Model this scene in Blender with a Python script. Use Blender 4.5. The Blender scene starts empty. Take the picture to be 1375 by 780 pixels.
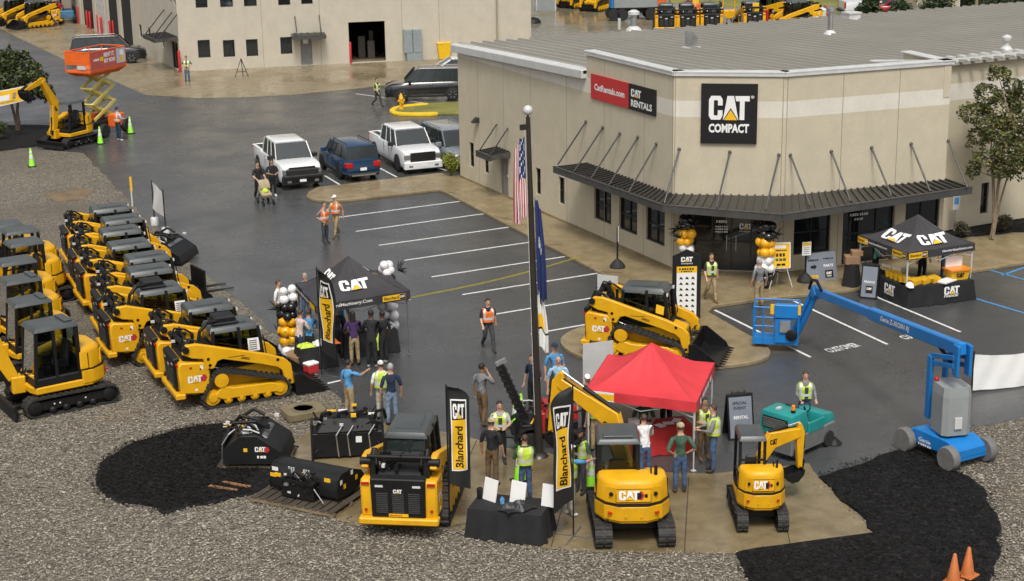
import bpy, bmesh, math, random
from mathutils import Vector, Matrix, Euler, geometry
PI = math.pi
R = math.radians
SC = bpy.context.scene
COL = SC.collection
rnd = random.Random(7)

# ------------------------------------------------------------------ camera
FPX = 2198.485
CAM_M = Matrix.Rotation(-0.449565, 3, 'Z') @ Matrix.Rotation(1.292288, 3, 'X') @ Matrix.Rotation(-0.015736, 3, 'Z')
CAM_P = Vector((-23.117, -65.771, 16.4004))
cam_d = bpy.data.cameras.new('camera')
cam = bpy.data.objects.new('camera', cam_d); COL.objects.link(cam)
cam_d.sensor_width = 36; cam_d.lens = FPX / 1375 * 36; cam_d.clip_end = 3000; cam_d.clip_start = 1
cam.matrix_world = Matrix.Translation(CAM_P) @ CAM_M.to_4x4()
SC.camera = cam
# ------------------------------------------------------------------ sky + sun (overcast daylight)
W = bpy.data.worlds.new('World'); SC.world = W; W.use_nodes = True
wn = W.node_tree; wn.nodes.clear()
wo = wn.nodes.new('ShaderNodeOutputWorld'); wb = wn.nodes.new('ShaderNodeBackground')
sk = wn.nodes.new('ShaderNodeTexSky'); sk.sky_type = 'NISHITA'; sk.sun_disc = False
SUN_EL, SUN_AZ = 58, 205
sk.sun_elevation = R(SUN_EL); sk.sun_rotation = R(SUN_AZ); sk.air_density = 1.0; sk.dust_density = 6.0; sk.ozone_density = 0.6
hs = wn.nodes.new('ShaderNodeHueSaturation'); hs.inputs['Saturation'].default_value = 0.22
wn.links.new(sk.outputs[0], hs.inputs['Color']); wn.links.new(hs.outputs[0], wb.inputs[0]); wn.links.new(wb.outputs[0], wo.inputs[0])
wb.inputs[1].default_value = 0.115
sun_d = bpy.data.lights.new('sun', 'SUN'); sun_d.energy = 1.5; sun_d.angle = R(12); sun_d.color = (1, .955, .88)
sun = bpy.data.objects.new('sun', sun_d); COL.objects.link(sun)
_az = R(SUN_AZ); _el = R(SUN_EL)
_sd = Vector((math.sin(_az) * math.cos(_el), math.cos(_az) * math.cos(_el), math.sin(_el)))
sun.rotation_euler = _sd.to_track_quat('Z', 'Y').to_euler()
vs = SC.view_settings; vs.view_transform = 'Standard'; vs.look = 'None'; vs.exposure = 0.32; vs.gamma = 1.0; vs.use_curve_mapping = False
SC.cycles.max_bounces = 6; SC.cycles.diffuse_bounces = 3; SC.cycles.glossy_bounces = 3; SC.cycles.transmission_bounces = 4; SC.cycles.transparent_max_bounces = 6

# ------------------------------------------------------------------ from photo pixel to place
def ray(px, py):
 return CAM_M @ Vector(((px - 687.5) / FPX, -(py - 390) / FPX, -1.0))
def P(px, py, z=0.0):
 d = ray(px, py); t = (z - CAM_P.z) / d.z
 return CAM_P + d * t
def PV(px, py, a, b):
 """point where a pixel's ray meets the upright plane through ground points a, b"""
 n = Vector((-(b[1] - a[1]), b[0] - a[0], 0)); d = ray(px, py)
 t = n.dot(Vector((a[0], a[1], 0)) - CAM_P) / n.dot(d)
 return CAM_P + d * t
def head(p, q):
 return math.atan2(q[1] - p[1], q[0] - p[0])

# ------------------------------------------------------------------ materials
MATS = {}
def mat(name, col, rough=.6, metal=0, var=.12, scale=3., bump=0, bscale=40., spec=.5, dirt=0, dirtcol=(.18, .15, .11), coat=0, rvar=0, alpha=1, trans=0):
 if name in MATS: return MATS[name]
 m = bpy.data.materials.new(name); m.use_nodes = True; t = m.node_tree; N = t.nodes; L = t.links
 b = N['Principled BSDF']; b.inputs['Roughness'].default_value = rough; b.inputs['Metallic'].default_value = metal
 b.inputs['Specular IOR Level'].default_value = spec
 if coat: b.inputs['Coat Weight'].default_value = coat; b.inputs['Coat Roughness'].default_value = .15
 if trans: b.inputs['Transmission Weight'].default_value = trans
 tc = N.new('ShaderNodeTexCoord'); n1 = N.new('ShaderNodeTexNoise'); n1.inputs['Scale'].default_value = scale; n1.inputs['Detail'].default_value = 5
 L.new(tc.outputs['Object'], n1.inputs['Vector'])
 mx = N.new('ShaderNodeMix'); mx.data_type = 'RGBA'
 lo = tuple(max(0, c * (1 - var)) for c in col) + (1,); hi = tuple(min(1, c * (1 + var)) for c in col) + (1,)
 mx.inputs['A'].default_value = lo; mx.inputs['B'].default_value = hi
 cr = N.new('ShaderNodeMapRange'); cr.inputs[1].default_value = .3; cr.inputs[2].default_value = .7
 L.new(n1.outputs['Fac'], cr.inputs[0]); L.new(cr.outputs[0], mx.inputs['Factor'])
 out = mx.outputs['Result']
 if dirt:
  n2 = N.new('ShaderNodeTexNoise'); n2.inputs['Scale'].default_value = scale * 1.7; n2.inputs['Detail'].default_value = 8; n2.inputs['Roughness'].default_value = .7
  L.new(tc.outputs['Object'], n2.inputs['Vector'])
  r2 = N.new('ShaderNodeMapRange'); r2.inputs[1].default_value = .52; r2.inputs[2].default_value = .78; r2.inputs[4].default_value = dirt
  L.new(n2.outputs['Fac'], r2.inputs[0])
  m2 = N.new('ShaderNodeMix'); m2.data_type = 'RGBA'; m2.inputs['B'].default_value = dirtcol + (1,)
  L.new(out, m2.inputs['A']); L.new(r2.outputs[0], m2.inputs['Factor']); out = m2.outputs['Result']
 L.new(out, b.inputs['Base Color'])
 if rvar:
  r3 = N.new('ShaderNodeMapRange'); r3.inputs[1].default_value = .3; r3.inputs[2].default_value = .7
  r3.inputs[3].default_value = max(.02, rough - rvar); r3.inputs[4].default_value = min(1, rough + rvar)
  L.new(n1.outputs['Fac'], r3.inputs[0]); L.new(r3.outputs[0], b.inputs['Roughness'])
 if bump:
  n4 = N.new('ShaderNodeTexNoise'); n4.inputs['Scale'].default_value = bscale; n4.inputs['Detail'].default_value = 4
  L.new(tc.outputs['Object'], n4.inputs['Vector'])
  bp = N.new('ShaderNodeBump'); bp.inputs['Strength'].default_value = bump; bp.inputs['Distance'].default_value = .05
  L.new(n4.outputs['Fac'], bp.inputs['Height']); L.new(bp.outputs[0], b.inputs['Normal'])
 MATS[name] = m
 return m
M = mat
def g(v): # sRGB 0-255 triple to linear
 return tuple(((c / 255) / 12.92 if c / 255 <= .04045 else ((c / 255 + .055) / 1.055) ** 2.4) for c in v)
YEL = M('machine_yellow', (.68, .355, .008), .4, 0, .09, 2.2, dirt=.35, dirtcol=(.30, .17, .04), spec=.35)
BLK = M('black_paint', (.009, .009, .0095), .5, 0, .3, 3, dirt=.3, dirtcol=(.04, .036, .03), spec=.3)
BLKW = M('black_wet_steel', (.010, .010, .011), .28, .2, .3, 3, dirt=.2, dirtcol=(.06, .05, .04))
CABG = M('cab_roof_grey', (.055, .063, .063), .33, 0, .15, 2, bump=.1, bscale=60)
RUB = M('rubber', (.018, .017, .017), .75, 0, .3, 5, dirt=.6, dirtcol=(.07, .06, .05))
def glass(name, col=(.02, .028, .028), al=.0):
 m = M(name, col, .06, 0, .05, 2, spec=.8)
 return m
GLS = glass('dark_glass')
def clearglass():
 m = bpy.data.materials.new('clear_glass'); m.use_nodes = True; t = m.node_tree; t.nodes.clear()
 o = t.nodes.new('ShaderNodeOutputMaterial'); mi = t.nodes.new('ShaderNodeMixShader'); tr = t.nodes.new('ShaderNodeBsdfTransparent'); gl = t.nodes.new('ShaderNodeBsdfGlossy')
 fr = t.nodes.new('ShaderNodeFresnel'); fr.inputs[0].default_value = 1.5; gl.inputs['Roughness'].default_value = .03; tr.inputs[0].default_value = (.55, .62, .6, 1)
 t.links.new(fr.outputs[0], mi.inputs[0]); t.links.new(tr.outputs[0], mi.inputs[1]); t.links.new(gl.outputs[0], mi.inputs[2]); t.links.new(mi.outputs[0], o.inputs[0])
 return m
CLR = clearglass()
WHT = M('white_print', (.78, .78, .76), .5, 0, .04)
YPR = M('yellow_print', (.80, .46, .015), .5, 0, .04)
BPR = M('black_print', (.010, .010, .011), .5, 0, .1, spec=.3)
RPR = M('red_print', (.45, .03, .025), .5, 0, .05)
CHR = M('bright_steel', (.55, .55, .55), .25, .9, .1)
GALV = M('galvanised', (.35, .36, .36), .45, .6, .2)
REDL = M('red_lens', (.45, .01, .01), .2, 0, .05)
AMB = M('amber_lens', (.8, .25, .02), .25, 0, .05)
LENS = M('headlamp_lens', (.6, .62, .62), .12, .1, .1)

# ------------------------------------------------------------------ mesh building
class MB:
 def __init__(s): s.v = []; s.f = []; s.m = []; s.sm = []
 def add(s, vs, fs, m=0, M4=None, smooth=False):
  o = len(s.v)
  for p in vs:
   p = Vector(p); s.v.append(tuple(M4 @ p) if M4 else tuple(p))
  for f in fs: s.f.append(tuple(i + o for i in f)); s.m.append(m); s.sm.append(smooth)
  return s
 def box(s, x0, x1, y0, y1, z0, z1, m=0, M4=None):
  return s.add([(x0, y0, z0), (x1, y0, z0), (x1, y1, z0), (x0, y1, z0), (x0, y0, z1), (x1, y0, z1), (x1, y1, z1), (x0, y1, z1)],
   [(3, 2, 1, 0), (4, 5, 6, 7), (0, 1, 5, 4), (1, 2, 6, 5), (2, 3, 7, 6), (3, 0, 4, 7)], m, M4)
 def hexa(s, b, t, m=0):
  return s.add(list(b) + list(t), [(3, 2, 1, 0), (4, 5, 6, 7), (0, 1, 5, 4), (1, 2, 6, 5), (2, 3, 7, 6), (3, 0, 4, 7)], m)
 def prism(s, poly, a, b, ax='y', m=0, M4=None):
  """polygon (u,v) extruded from a to b; ax y: (u->x, v->z); ax x: (u->y,v->z); ax z: (u->x,v->y)"""
  n = len(poly)
  def mk(u, v, w): return {'y': (u, w, v), 'x': (w, u, v), 'z': (u, v, w)}[ax]
  vs = [mk(u, v, a) for u, v in poly] + [mk(u, v, b) for u, v in poly]
  fs = [tuple(range(n)), tuple(range(2 * n - 1, n - 1, -1))] + [(i + n, (i + 1) % n + n, (i + 1) % n, i) for i in range(n)]
  return s.add(vs, fs, m, M4)
 def tube(s, p, q, r, n=8, m=0, r2=None, cap=True):
  p = Vector(p); q = Vector(q); d = q - p
  if d.length < 1e-6: return s
  r2 = r if r2 is None else r2
  u = d.orthogonal().normalized(); w = d.normalized().cross(u)
  vs = [p + (u * math.cos(2 * PI * i / n) + w * math.sin(2 * PI * i / n)) * r for i in range(n)] + [q + (u * math.cos(2 * PI * i / n) + w * math.sin(2 * PI * i / n)) * r2 for i in range(n)]
  fs = [(i, (i + 1) % n, (i + 1) % n + n, i + n) for i in range(n)]
  s.add(vs, fs, m, None, True)
  if cap: o = len(s.v) - 2 * n; s.f += [tuple(range(o + n - 1, o - 1, -1)), tuple(range(o + n, o + 2 * n))]; s.m += [m, m]; s.sm += [False, False]
  return s
 def path(s, pts, r, n=6, m=0):
  for a, b in zip(pts, pts[1:]): s.tube(a, b, r, n, m)
  return s
 def bar(s, p, q, w, h, m=0, up=(0, 0, 1)):
  p = Vector(p); q = Vector(q); d = (q - p).normalized(); side = d.cross(Vector(up))
  if side.length < 1e-4: side = d.orthogonal()
  side.normalize(); u = side.cross(d)
  a = side * w / 2; b = u * h / 2
  return s.hexa([p - a - b, p + a - b, p + a + b, p - a + b], [q - a - b, q + a - b, q + a + b, q - a + b], m)
 def lathe(s, prof, c=(0, 0, 0), n=16, m=0, axis='z', ring_m=None):
  vs = []; k = len(prof); c = Vector(c)
  for r, h in prof:
   for i in range(n):
    a = 2 * PI * i / n
    l = (r * math.cos(a), r * math.sin(a), h)
    if axis == 'y': l = (l[0], l[2], -l[1])
    if axis == 'x': l = (l[2], l[0], l[1])
    vs.append(c + Vector(l))
  o = len(s.v); s.v += [tuple(v) for v in vs]
  for j in range(k - 1):
   for i in range(n):
    s.f.append((o + j * n + i, o + j * n + (i + 1) % n, o + (j + 1) * n + (i + 1) % n, o + (j + 1) * n + i)); s.m.append(ring_m[j] if ring_m else m); s.sm.append(True)
  if prof[0][0] > 1e-5: s.f.append(tuple(range(o + n - 1, o - 1, -1))); s.m.append(ring_m[0] if ring_m else m); s.sm.append(False)
  if prof[-1][0] > 1e-5: s.f.append(tuple(range(o + (k - 1) * n, o + k * n))); s.m.append(ring_m[-1] if ring_m else m); s.sm.append(False)
  return s
 def ball(s, c, r, m=0, nu=10, nv=7, sq=(1, 1, 1)):
  prof = [(r * math.sin(PI * j / nv) * 1.0, -r * math.cos(PI * j / nv)) for j in range(nv + 1)]
  k = len(s.v); s.lathe(prof, (0, 0, 0), nu, m)
  for i in range(k, len(s.v)): x, y, z = s.v[i]; s.v[i] = (c[0] + x * sq[0], c[1] + y * sq[1], c[2] + z * sq[2])
  return s
 def grid(s, fn, nu, nv, m=0, mf=None):
  o = len(s.v)
  for j in range(nv + 1):
   for i in range(nu + 1): s.v.append(tuple(fn(i / nu, j / nv)))
  for j in range(nv):
   for i in range(nu):
    a = o + j * (nu + 1) + i; s.f.append((a, a + 1, a + nu + 2, a + nu + 1)); s.m.append(mf((i + .5) / nu, (j + .5) / nv) if mf else m); s.sm.append(True)
  return s
 def xf(s, M4, k=0):
  for i in range(k, len(s.v)): s.v[i] = tuple(M4 @ Vector(s.v[i]))
  return s
 def mesh(s, name, mats, bevel=0, seg=1, auto=28, solid=0):
  me = bpy.data.meshes.new(name); me.from_pydata(s.v, [], s.f)
  if not isinstance(mats, (list, tuple)): mats = [mats]
  for m in mats: me.materials.append(m)
  me.polygons.foreach_set('material_index', s.m); me.polygons.foreach_set('use_smooth', s.sm)
  bm = bmesh.new(); bm.from_mesh(me)
  bmesh.ops.remove_doubles(bm, verts=bm.verts, dist=1e-5)
  if bevel:
   es = [e for e in bm.edges if len(e.link_faces) == 2 and e.calc_face_angle(0) > R(30)]
   bmesh.ops.bevel(bm, geom=es, offset=bevel, segments=seg, profile=.6, affect='EDGES', clamp_overlap=True)
   for f in bm.faces: f.smooth = True
  if solid:
   bmesh.ops.solidify(bm, geom=bm.faces[:], thickness=solid)
  bmesh.ops.recalc_face_normals(bm, faces=bm.faces)
  bm.to_mesh(me); bm.free()
  if bevel: me.set_sharp_from_angle(angle=R(auto))
  elif any(s.sm): me.set_sharp_from_angle(angle=R(50))
  return me
 def build(s, name, mats, parent=None, bevel=0, seg=1, solid=0, **kw):
  o = bpy.data.objects.new(name, s.mesh(name, mats, bevel, seg, solid=solid)); COL.objects.link(o)
  if isinstance(parent, tuple): o.parent = parent[0]; o.rotation_euler = (0, 0, parent[1])
  elif parent: o.parent = parent
  for k, v in kw.items(): o[k] = v
  return o
def T(x=0, y=0, z=0, rz=0, s=1):
 return Matrix.Translation((x, y, z)) @ Matrix.Rotation(rz, 4, 'Z') @ Matrix.Scale(s, 4)
def thing(name, label, cat, loc=(0, 0, 0), rz=0, group=None, s=1):
 o = bpy.data.objects.new(name, None); COL.objects.link(o); o.empty_display_size = .2
 o.location = loc; o.rotation_euler = (0, 0, rz); o.scale = (s, s, s)
 o['label'] = label; o['category'] = cat
 if group: o['group'] = group
 return o
def tag(o, label, cat, group=None, kind=None):
 o['label'] = label; o['category'] = cat
 if group: o['group'] = group
 if kind: o['kind'] = kind
 return o
def struct(o, label=None):
 o['kind'] = 'structure'
 if label: o['label'] = label
 return o
KIDS = {}
def kids(o):
 return [c for c in bpy.data.objects if c.parent == o]
def dup(root, label, loc, rz, group=None, skip=(), cmap=None):
 global _cm
 _cm = {}
 for c in bpy.data.objects:
  if c.parent: _cm.setdefault(c.parent.name, []).append(c)
 def cp(o, par):
  n = o.copy(); COL.objects.link(n)
  if par: n.parent = par
  for c in _cm.get(o.name, []):
   if c.name.split('.')[0] in skip: continue
   cp(c, n)
  return n
 r = cp(root, None); r['label'] = label; r.location = loc; r.rotation_euler = (0, 0, rz)
 if group: r['group'] = group
 return r
# ------------------------------------------------------------------ lettering
_tc = {}
def text_verts(txt, bold=.0, xs=1.0, shear=0, space=1.0):
 key = (txt, bold, xs, shear, space)
 if key in _tc: return _tc[key]
 cu = bpy.data.curves.new('lettering', 'FONT'); cu.body = txt; cu.size = 1; cu.offset = bold; cu.resolution_u = 2; cu.shear = shear; cu.space_character = space
 ob = bpy.data.objects.new('lettering_tmp', cu); me = ob.to_mesh()
 vs = [Vector((v.co.x * xs, v.co.y, 0)) for v in me.vertices]; fs = [tuple(p.vertices) for p in me.polygons]
 ob.to_mesh_clear(); bpy.data.objects.remove(ob); bpy.data.curves.remove(cu)
 if vs:
  x0 = min(v.x for v in vs); y0 = min(v.y for v in vs); vs = [Vector((v.x - x0, v.y - y0, 0)) for v in vs]
 _tc[key] = (vs, fs, max([v.x for v in vs] + [1e-3]), max([v.y for v in vs] + [1e-3]))
 return _tc[key]
CAT_C = [(.95, .60), (.62, .60), (.62, .78), (.58, .82), (.38, .82), (.34, .78), (.34, .22), (.38, .18), (.58, .18), (.62, .22), (.62, .40), (.95, .40), (.95, .16), (.79, 0), (.16, 0), (0, .16), (0, .84), (.16, 1), (.79, 1), (.95, .84)]
CAT_A = [(.98, 0), (1.27, 1), (1.72, 1), (2.05, 0)]
CAT_T = [(1.80, 1), (2.80, 1), (2.80, .78), (2.46, .78), (2.46, 0), (2.13, 0), (2.13, .78), (1.87, .78)]
def poly_tris(poly):
 t = geometry.tessellate_polygon([[Vector((x, y, 0)) for x, y in poly]])
 return [Vector((x, y, 0)) for x, y in poly], [tuple(q) for q in t]
def logo(mb, fn, w, h, m=(0, 1, 2), sub=0, lift=.004):
 """wide three letter emblem with yellow triangle; fn(u,v,lift) -> point, u over w and v over h"""
 for lay, (poly, mi) in enumerate(((CAT_C, m[0]), (CAT_A, m[0]), (CAT_T, m[0]), ([(.94, -.06), (1.51, .50), (2.08, -.06)], m[2]), ([(1.05, -.01), (1.51, .42), (1.97, -.01)], m[1]))):
  vs, fs = poly_tris(poly); k = [0, 0, 0, 1, 2][lay]
  mb.add([fn(v.x / 2.8 * w, v.y * h, lift * (1 + .5 * k)) for v in vs], fs, mi)
def write(mb, fn, txt, w, h, m=0, bold=.01, shear=0, lift=.004, space=1.0):
 vs, fs, tw, th = text_verts(txt, bold, 1, shear, space)
 mb.add([fn(v.x / tw * w, v.y / th * h, lift) for v in vs], fs, m)
def planef(o, r, u):
 o = Vector(o); r = Vector(r).normalized(); u = Vector(u).normalized(); n = r.cross(u)
 return lambda a, b, l=.004: o + r * a + u * b + n * l

def dashes(mb, fn, w, h, n, m=0, lift=.004, seed=1):
 """print too small to read: one row of short strokes"""
 r = random.Random(seed); x = 0
 for i in range(n):
  ww = w / n * r.uniform(.55, .9); mb.add([fn(x, 0, lift), fn(x + ww, 0, lift), fn(x + ww, h, lift), fn(x, h, lift)], [(0, 1, 2, 3)], m); x += w / n

def clutter(t, bx, n, seed, bits=.2):
 """hoses, valves and brackets too small to pick apart: one part"""
 r = random.Random(seed); mb = MB(); x0, x1, y0, y1, z0, z1 = bx
 def rp(): return Vector((r.uniform(x0, x1), r.uniform(y0, y1), r.uniform(z0, z1)))
 for i in range(n):
  a = rp(); k = r.random(); m = 0 if r.random() > bits else r.choice((1, 1, 2, 3))
  if k < .5: b = rp(); c = a.lerp(b, .5) + Vector((0, 0, r.uniform(0, .12))); b = a.lerp(b, .6); mb.path([a, a.lerp(c, .6), b], r.uniform(.012, .028), 5, m)
  else: w = r.uniform(.02, .07); mb.box(a.x - w, a.x + w, a.y - w * .6, a.y + w * .6, a.z - w * .5, a.z + w * .7, m)
 o = mb.build('fittings', [BLK, COPE2, YPR, GALV], t); o['kind'] = 'stuff'; return o
COPE2 = M('white_plastic', (.6, .6, .58), .4)
# ------------------------------------------------------------------ ground materials
def nodemat(name):
 m = bpy.data.materials.new(name); m.use_nodes = True; t = m.node_tree
 b = t.nodes['Principled BSDF']; tc = t.nodes.new('ShaderNodeTexCoord')
 def N(tp, **kw):
  n = t.nodes.new(tp)
  for k, v in kw.items():
   if k in n.inputs: n.inputs[k].default_value = v
   else: setattr(n, k, v)
  return n
 return m, t, b, tc.outputs['Object'], N, t.links.new
def ramp(N, L, src, stops):
 r = N('ShaderNodeValToRGB'); e = r.color_ramp.elements
 while len(e) < len(stops): e.new(.5)
 for i, (p, c) in enumerate(stops): e[i].position = p; e[i].color = tuple(c) + (1,)
 L(src, r.inputs[0]); return r.outputs[0]
def mixc(N, L, a, b, f, mode='MIX'):
 m = N('ShaderNodeMix', data_type='RGBA', blend_type=mode)
 for s, k in ((a, 'A'), (b, 'B'), (f, 'Factor')):
  if isinstance(s, (tuple, float, int)): m.inputs[k].default_value = (s + (1,)) if isinstance(s, tuple) else s
  else: L(s, m.inputs[k])
 return m.outputs['Result']
def mrange(N, L, src, a, b, c, d):
 r = N('ShaderNodeMapRange');
 for i, v in enumerate((a, b, c, d)): r.inputs[i + 1].default_value = v
 L(src, r.inputs[0]); return r.outputs[0]
def noise(N, L, co, sc, det=5, ro=.55):
 n = N('ShaderNodeTexNoise', Scale=sc, Detail=det, Roughness=ro); L(co, n.inputs['Vector']); return n.outputs['Fac']

def gravel_mat():
 m, t, b, co, N, L = nodemat('gravel_stones')
 v = N('ShaderNodeTexVoronoi', Scale=14.); L(co, v.inputs['Vector'])
 v2 = N('ShaderNodeTexVoronoi', Scale=24.); L(co, v2.inputs['Vector'])
 sx = N('ShaderNodeSeparateColor'); L(v.outputs['Color'], sx.inputs[0])
 sy = N('ShaderNodeSeparateColor'); L(v2.outputs['Color'], sy.inputs[0])
 c = ramp(N, L, sx.outputs[0], [(0, (.028, .024, .018)), (.3, (.10, .087, .067)), (.7, (.20, .175, .135)), (1, (.36, .325, .265))])
 c2 = ramp(N, L, sy.outputs[0], [(0, (.04, .035, .026)), (.6, (.14, .122, .092)), (1, (.29, .26, .21))])
 c = mixc(N, L, c, c2, .45)
 big = mrange(N, L, noise(N, L, co, .22, 6, .62), .42, .68, 0, 1)
 c = mixc(N, L, c, (.105, .088, .068), mrange(N, L, noise(N, L, co, .11, 5, .65), .44, .64, 0, .75))
 c = mixc(N, L, c, (.20, .135, .07), mrange(N, L, noise(N, L, co, .33, 6, .7), .60, .74, 0, .7))
 mp = N('ShaderNodeMapping'); mp.inputs['Scale'].default_value = (.10, 1.3, 1); mp.inputs['Rotation'].default_value = (0, 0, R(-25)); L(co, mp.inputs['Vector'])
 c = mixc(N, L, c, (.075, .062, .045), mrange(N, L, noise(N, L, mp.outputs[0], 1., 5, .6), .56, .72, 0, .5))
 L(c, b.inputs['Base Color']); b.inputs['Roughness'].default_value = .72; b.inputs['Specular IOR Level'].default_value = .35
 bp = N('ShaderNodeBump', Strength=.9, Distance=.05, invert=True); L(v.outputs['Distance'], bp.inputs['Height'])
 L(bp.outputs[0], b.inputs['Normal']); return m
def asphalt_mat(name='wet_asphalt', base=(.053, .0545, .056), r0=.17, r1=.40):
 m, t, b, co, N, L = nodemat(name)
 f = noise(N, L, co, 60, 3); c = mixc(N, L, tuple(x * .65 for x in base), tuple(x * 1.5 for x in base), f)
 pat = noise(N, L, co, .35, 6, .6)
 c = mixc(N, L, c, tuple(x * 2.1 for x in base), mrange(N, L, pat, .45, .78, 0, .28))
 c = mixc(N, L, c, tuple(x * .45 for x in base), mrange(N, L, noise(N, L, co, .9, 5, .7), .5, .85, 0, .25))
 # streaks where water has run along the lanes
 mp = N('ShaderNodeMapping'); mp.inputs['Scale'].default_value = (.18, 2.2, 1); mp.inputs['Rotation'].default_value = (0, 0, R(20)); L(co, mp.inputs['Vector'])
 st = noise(N, L, mp.outputs[0], 1.0, 6, .65)
 c = mixc(N, L, c, (.075, .07, .06), mrange(N, L, st, .55, .82, 0, .2))
 br = N('ShaderNodeTexBrick', Scale=.16, offset=.3); br.inputs['Mortar Size'].default_value = .0022; br.inputs['Mortar Smooth'].default_value = .6; L(co, br.inputs['Vector']); c = mixc(N, L, c, tuple(x * .3 for x in base), mrange(N, L, br.outputs['Fac'], 0, 1, 0, .6))
 vo = N('ShaderNodeTexVoronoi', Scale=.28, feature='DISTANCE_TO_EDGE'); wp = N('ShaderNodeVectorMath', operation='ADD'); nz = N('ShaderNodeTexNoise', Scale=1.5, Detail=5); L(co, nz.inputs['Vector']); L(co, wp.inputs[0]); L(nz.outputs['Color'], wp.inputs[1]); L(wp.outputs[0], vo.inputs['Vector'])
 c = mixc(N, L, c, tuple(x * .25 for x in base), mrange(N, L, vo.outputs['Distance'], .0, .006, .45, 0))
 L(c, b.inputs['Base Color'])
 L(mrange(N, L, noise(N, L, co, .25, 5, .6), .36, .64, r0, r1), b.inputs['Roughness'])
 bp = N('ShaderNodeBump', Strength=.35, Distance=.01); L(noise(N, L, co, 90, 2), bp.inputs['Height']); L(bp.outputs[0], b.inputs['Normal'])
 return m
def concrete_mat(name, base, r0=.25, r1=.7, stain=(.12, .09, .05), sa=.7, ssc=.35):
 m, t, b, co, N, L = nodemat(name)
 f = noise(N, L, co, 2.2, 8, .65); c = mixc(N, L, tuple(x * .72 for x in base), tuple(min(1, x * 1.28) for x in base), mrange(N, L, f, .3, .7, 0, 1))
 c = mixc(N, L, c, stain, mrange(N, L, noise(N, L, co, ssc, 7, .62), .47, .70, 0, sa))
 c = mixc(N, L, c, tuple(x * .55 for x in base), mrange(N, L, noise(N, L, co, 1.1, 7, .72), .57, .72, 0, .6))
 L(c, b.inputs['Base Color'])
 L(mrange(N, L, noise(N, L, co, .3, 5, .6), .38, .62, r0, r1), b.inputs['Roughness'])
 bp = N('ShaderNodeBump', Strength=.2, Distance=.01); L(noise(N, L, co, 30, 4), bp.inputs['Height']); L(bp.outputs[0], b.inputs['Normal'])
 return m
def mulch_mat(name='black_mulch', base=(.0055, .005, .005)):
 m, t, b, co, N, L = nodemat(name)
 v = N('ShaderNodeTexVoronoi', Scale=11.); L(co, v.inputs['Vector']); sx = N('ShaderNodeSeparateColor'); L(v.outputs['Color'], sx.inputs[0])
 c = ramp(N, L, sx.outputs[0], [(0, tuple(x * .4 for x in base)), (.75, tuple(x * 1.3 for x in base)), (1, tuple(x * 3.2 for x in base))])
 c = mixc(N, L, c, (.022, .017, .012), mrange(N, L, noise(N, L, co, .8, 6, .7), .58, .76, 0, .5))
 L(c, b.inputs['Base Color']); b.inputs['Roughness'].default_value = .8; b.inputs['Specular IOR Level'].default_value = .25
 bp = N('ShaderNodeBump', Strength=.8, Distance=.03, invert=True); L(v.outputs['Distance'], bp.inputs['Height']); L(bp.outputs[0], b.inputs['Normal'])
 return m
def grass_mat():
 m, t, b, co, N, L = nodemat('dry_grass')
 c = mixc(N, L, (.10, .115, .02), (.24, .21, .05), mrange(N, L, noise(N, L, co, .25, 7, .7), .35, .65, 0, 1))
 c = mixc(N, L, c, (.05, .06, .012), mrange(N, L, noise(N, L, co, 5, 4, .7), .5, .75, 0, .7))
 L(c, b.inputs['Base Color']); b.inputs['Roughness'].default_value = .9; return m
GRAVEL = gravel_mat(); ASPH = asphalt_mat(); MULCH = mulch_mat(); GRASS = grass_mat()
CONC_PAD = concrete_mat('wet_concrete_pad', (.20, .155, .085), .08, .42, (.10, .072, .032), .8, .5)
CONC_WALK = concrete_mat('wet_walk_concrete', (.25, .195, .11), .16, .55, (.15, .105, .045), .65, .6)
CONC_APR = concrete_mat('wet_apron_concrete', (.235, .19, .12), .13, .5, (.15, .11, .055), .7, .2)
CONC_YARD = concrete_mat('wet_yard_concrete', (.20, .175, .12), .07, .3, (.13, .11, .05), .7, .15)
ROADP = asphalt_mat('worn_road_asphalt', (.060, .063, .068), .2, .55)

def jag(pts, amp=.12, step=.5, seed=1):
 r = random.Random(seed); out = []
 for a, b in zip(pts, pts[1:] + pts[:1]):
  a = Vector(a[:2]); b = Vector(b[:2]); n = max(1, min(80, int((b - a).length / step)))
  d = (b - a); nn = Vector((-d.y, d.x)).normalized() if d.length > 0 else Vector((0, 0))
  for i in range(n): out.append(a + d * i / n + nn * r.uniform(-amp, amp))
 return out
def sheet(name, pts, z, m, amp=0, seed=1, step=.5):
 pts = [Vector(p[:2]) for p in pts]
 if amp: pts = jag(pts, amp, step, seed)
 me = bpy.data.meshes.new(name); me.from_pydata([(p.x, p.y, z) for p in pts], [], [tuple(range(len(pts)))]); me.materials.append(m)
 bm = bmesh.new(); bm.from_mesh(me)
 for f in bm.faces:
  f.normal_update()
  if f.normal.z < 0: f.normal_flip()
 bm.to_mesh(me); bm.free()
 o = bpy.data.objects.new(name, me); COL.objects.link(o); return struct(o)
def slab(name, pts, z0, z1, m, bevel=.03):
 pts = [Vector(p[:2]) for p in pts]
 if sum(a.x * b.y - b.x * a.y for a, b in zip(pts, pts[1:] + pts[:1])) < 0: pts.reverse()
 o = MB().prism([(p.x, p.y) for p in pts], z0, z1, 'z').build(name, m, bevel=bevel); return struct(o)
def smooth_loop(pts, n=3):
 pts = [Vector(p[:2]) for p in pts]
 for _ in range(n):
  q = []
  for a, b in zip(pts, pts[1:] + pts[:1]): q += [a * .75 + b * .25, a * .25 + b * .75]
  pts = q
 return pts
def px(lst, z=0): return [P(x, y, z) for x, y in lst]

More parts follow.
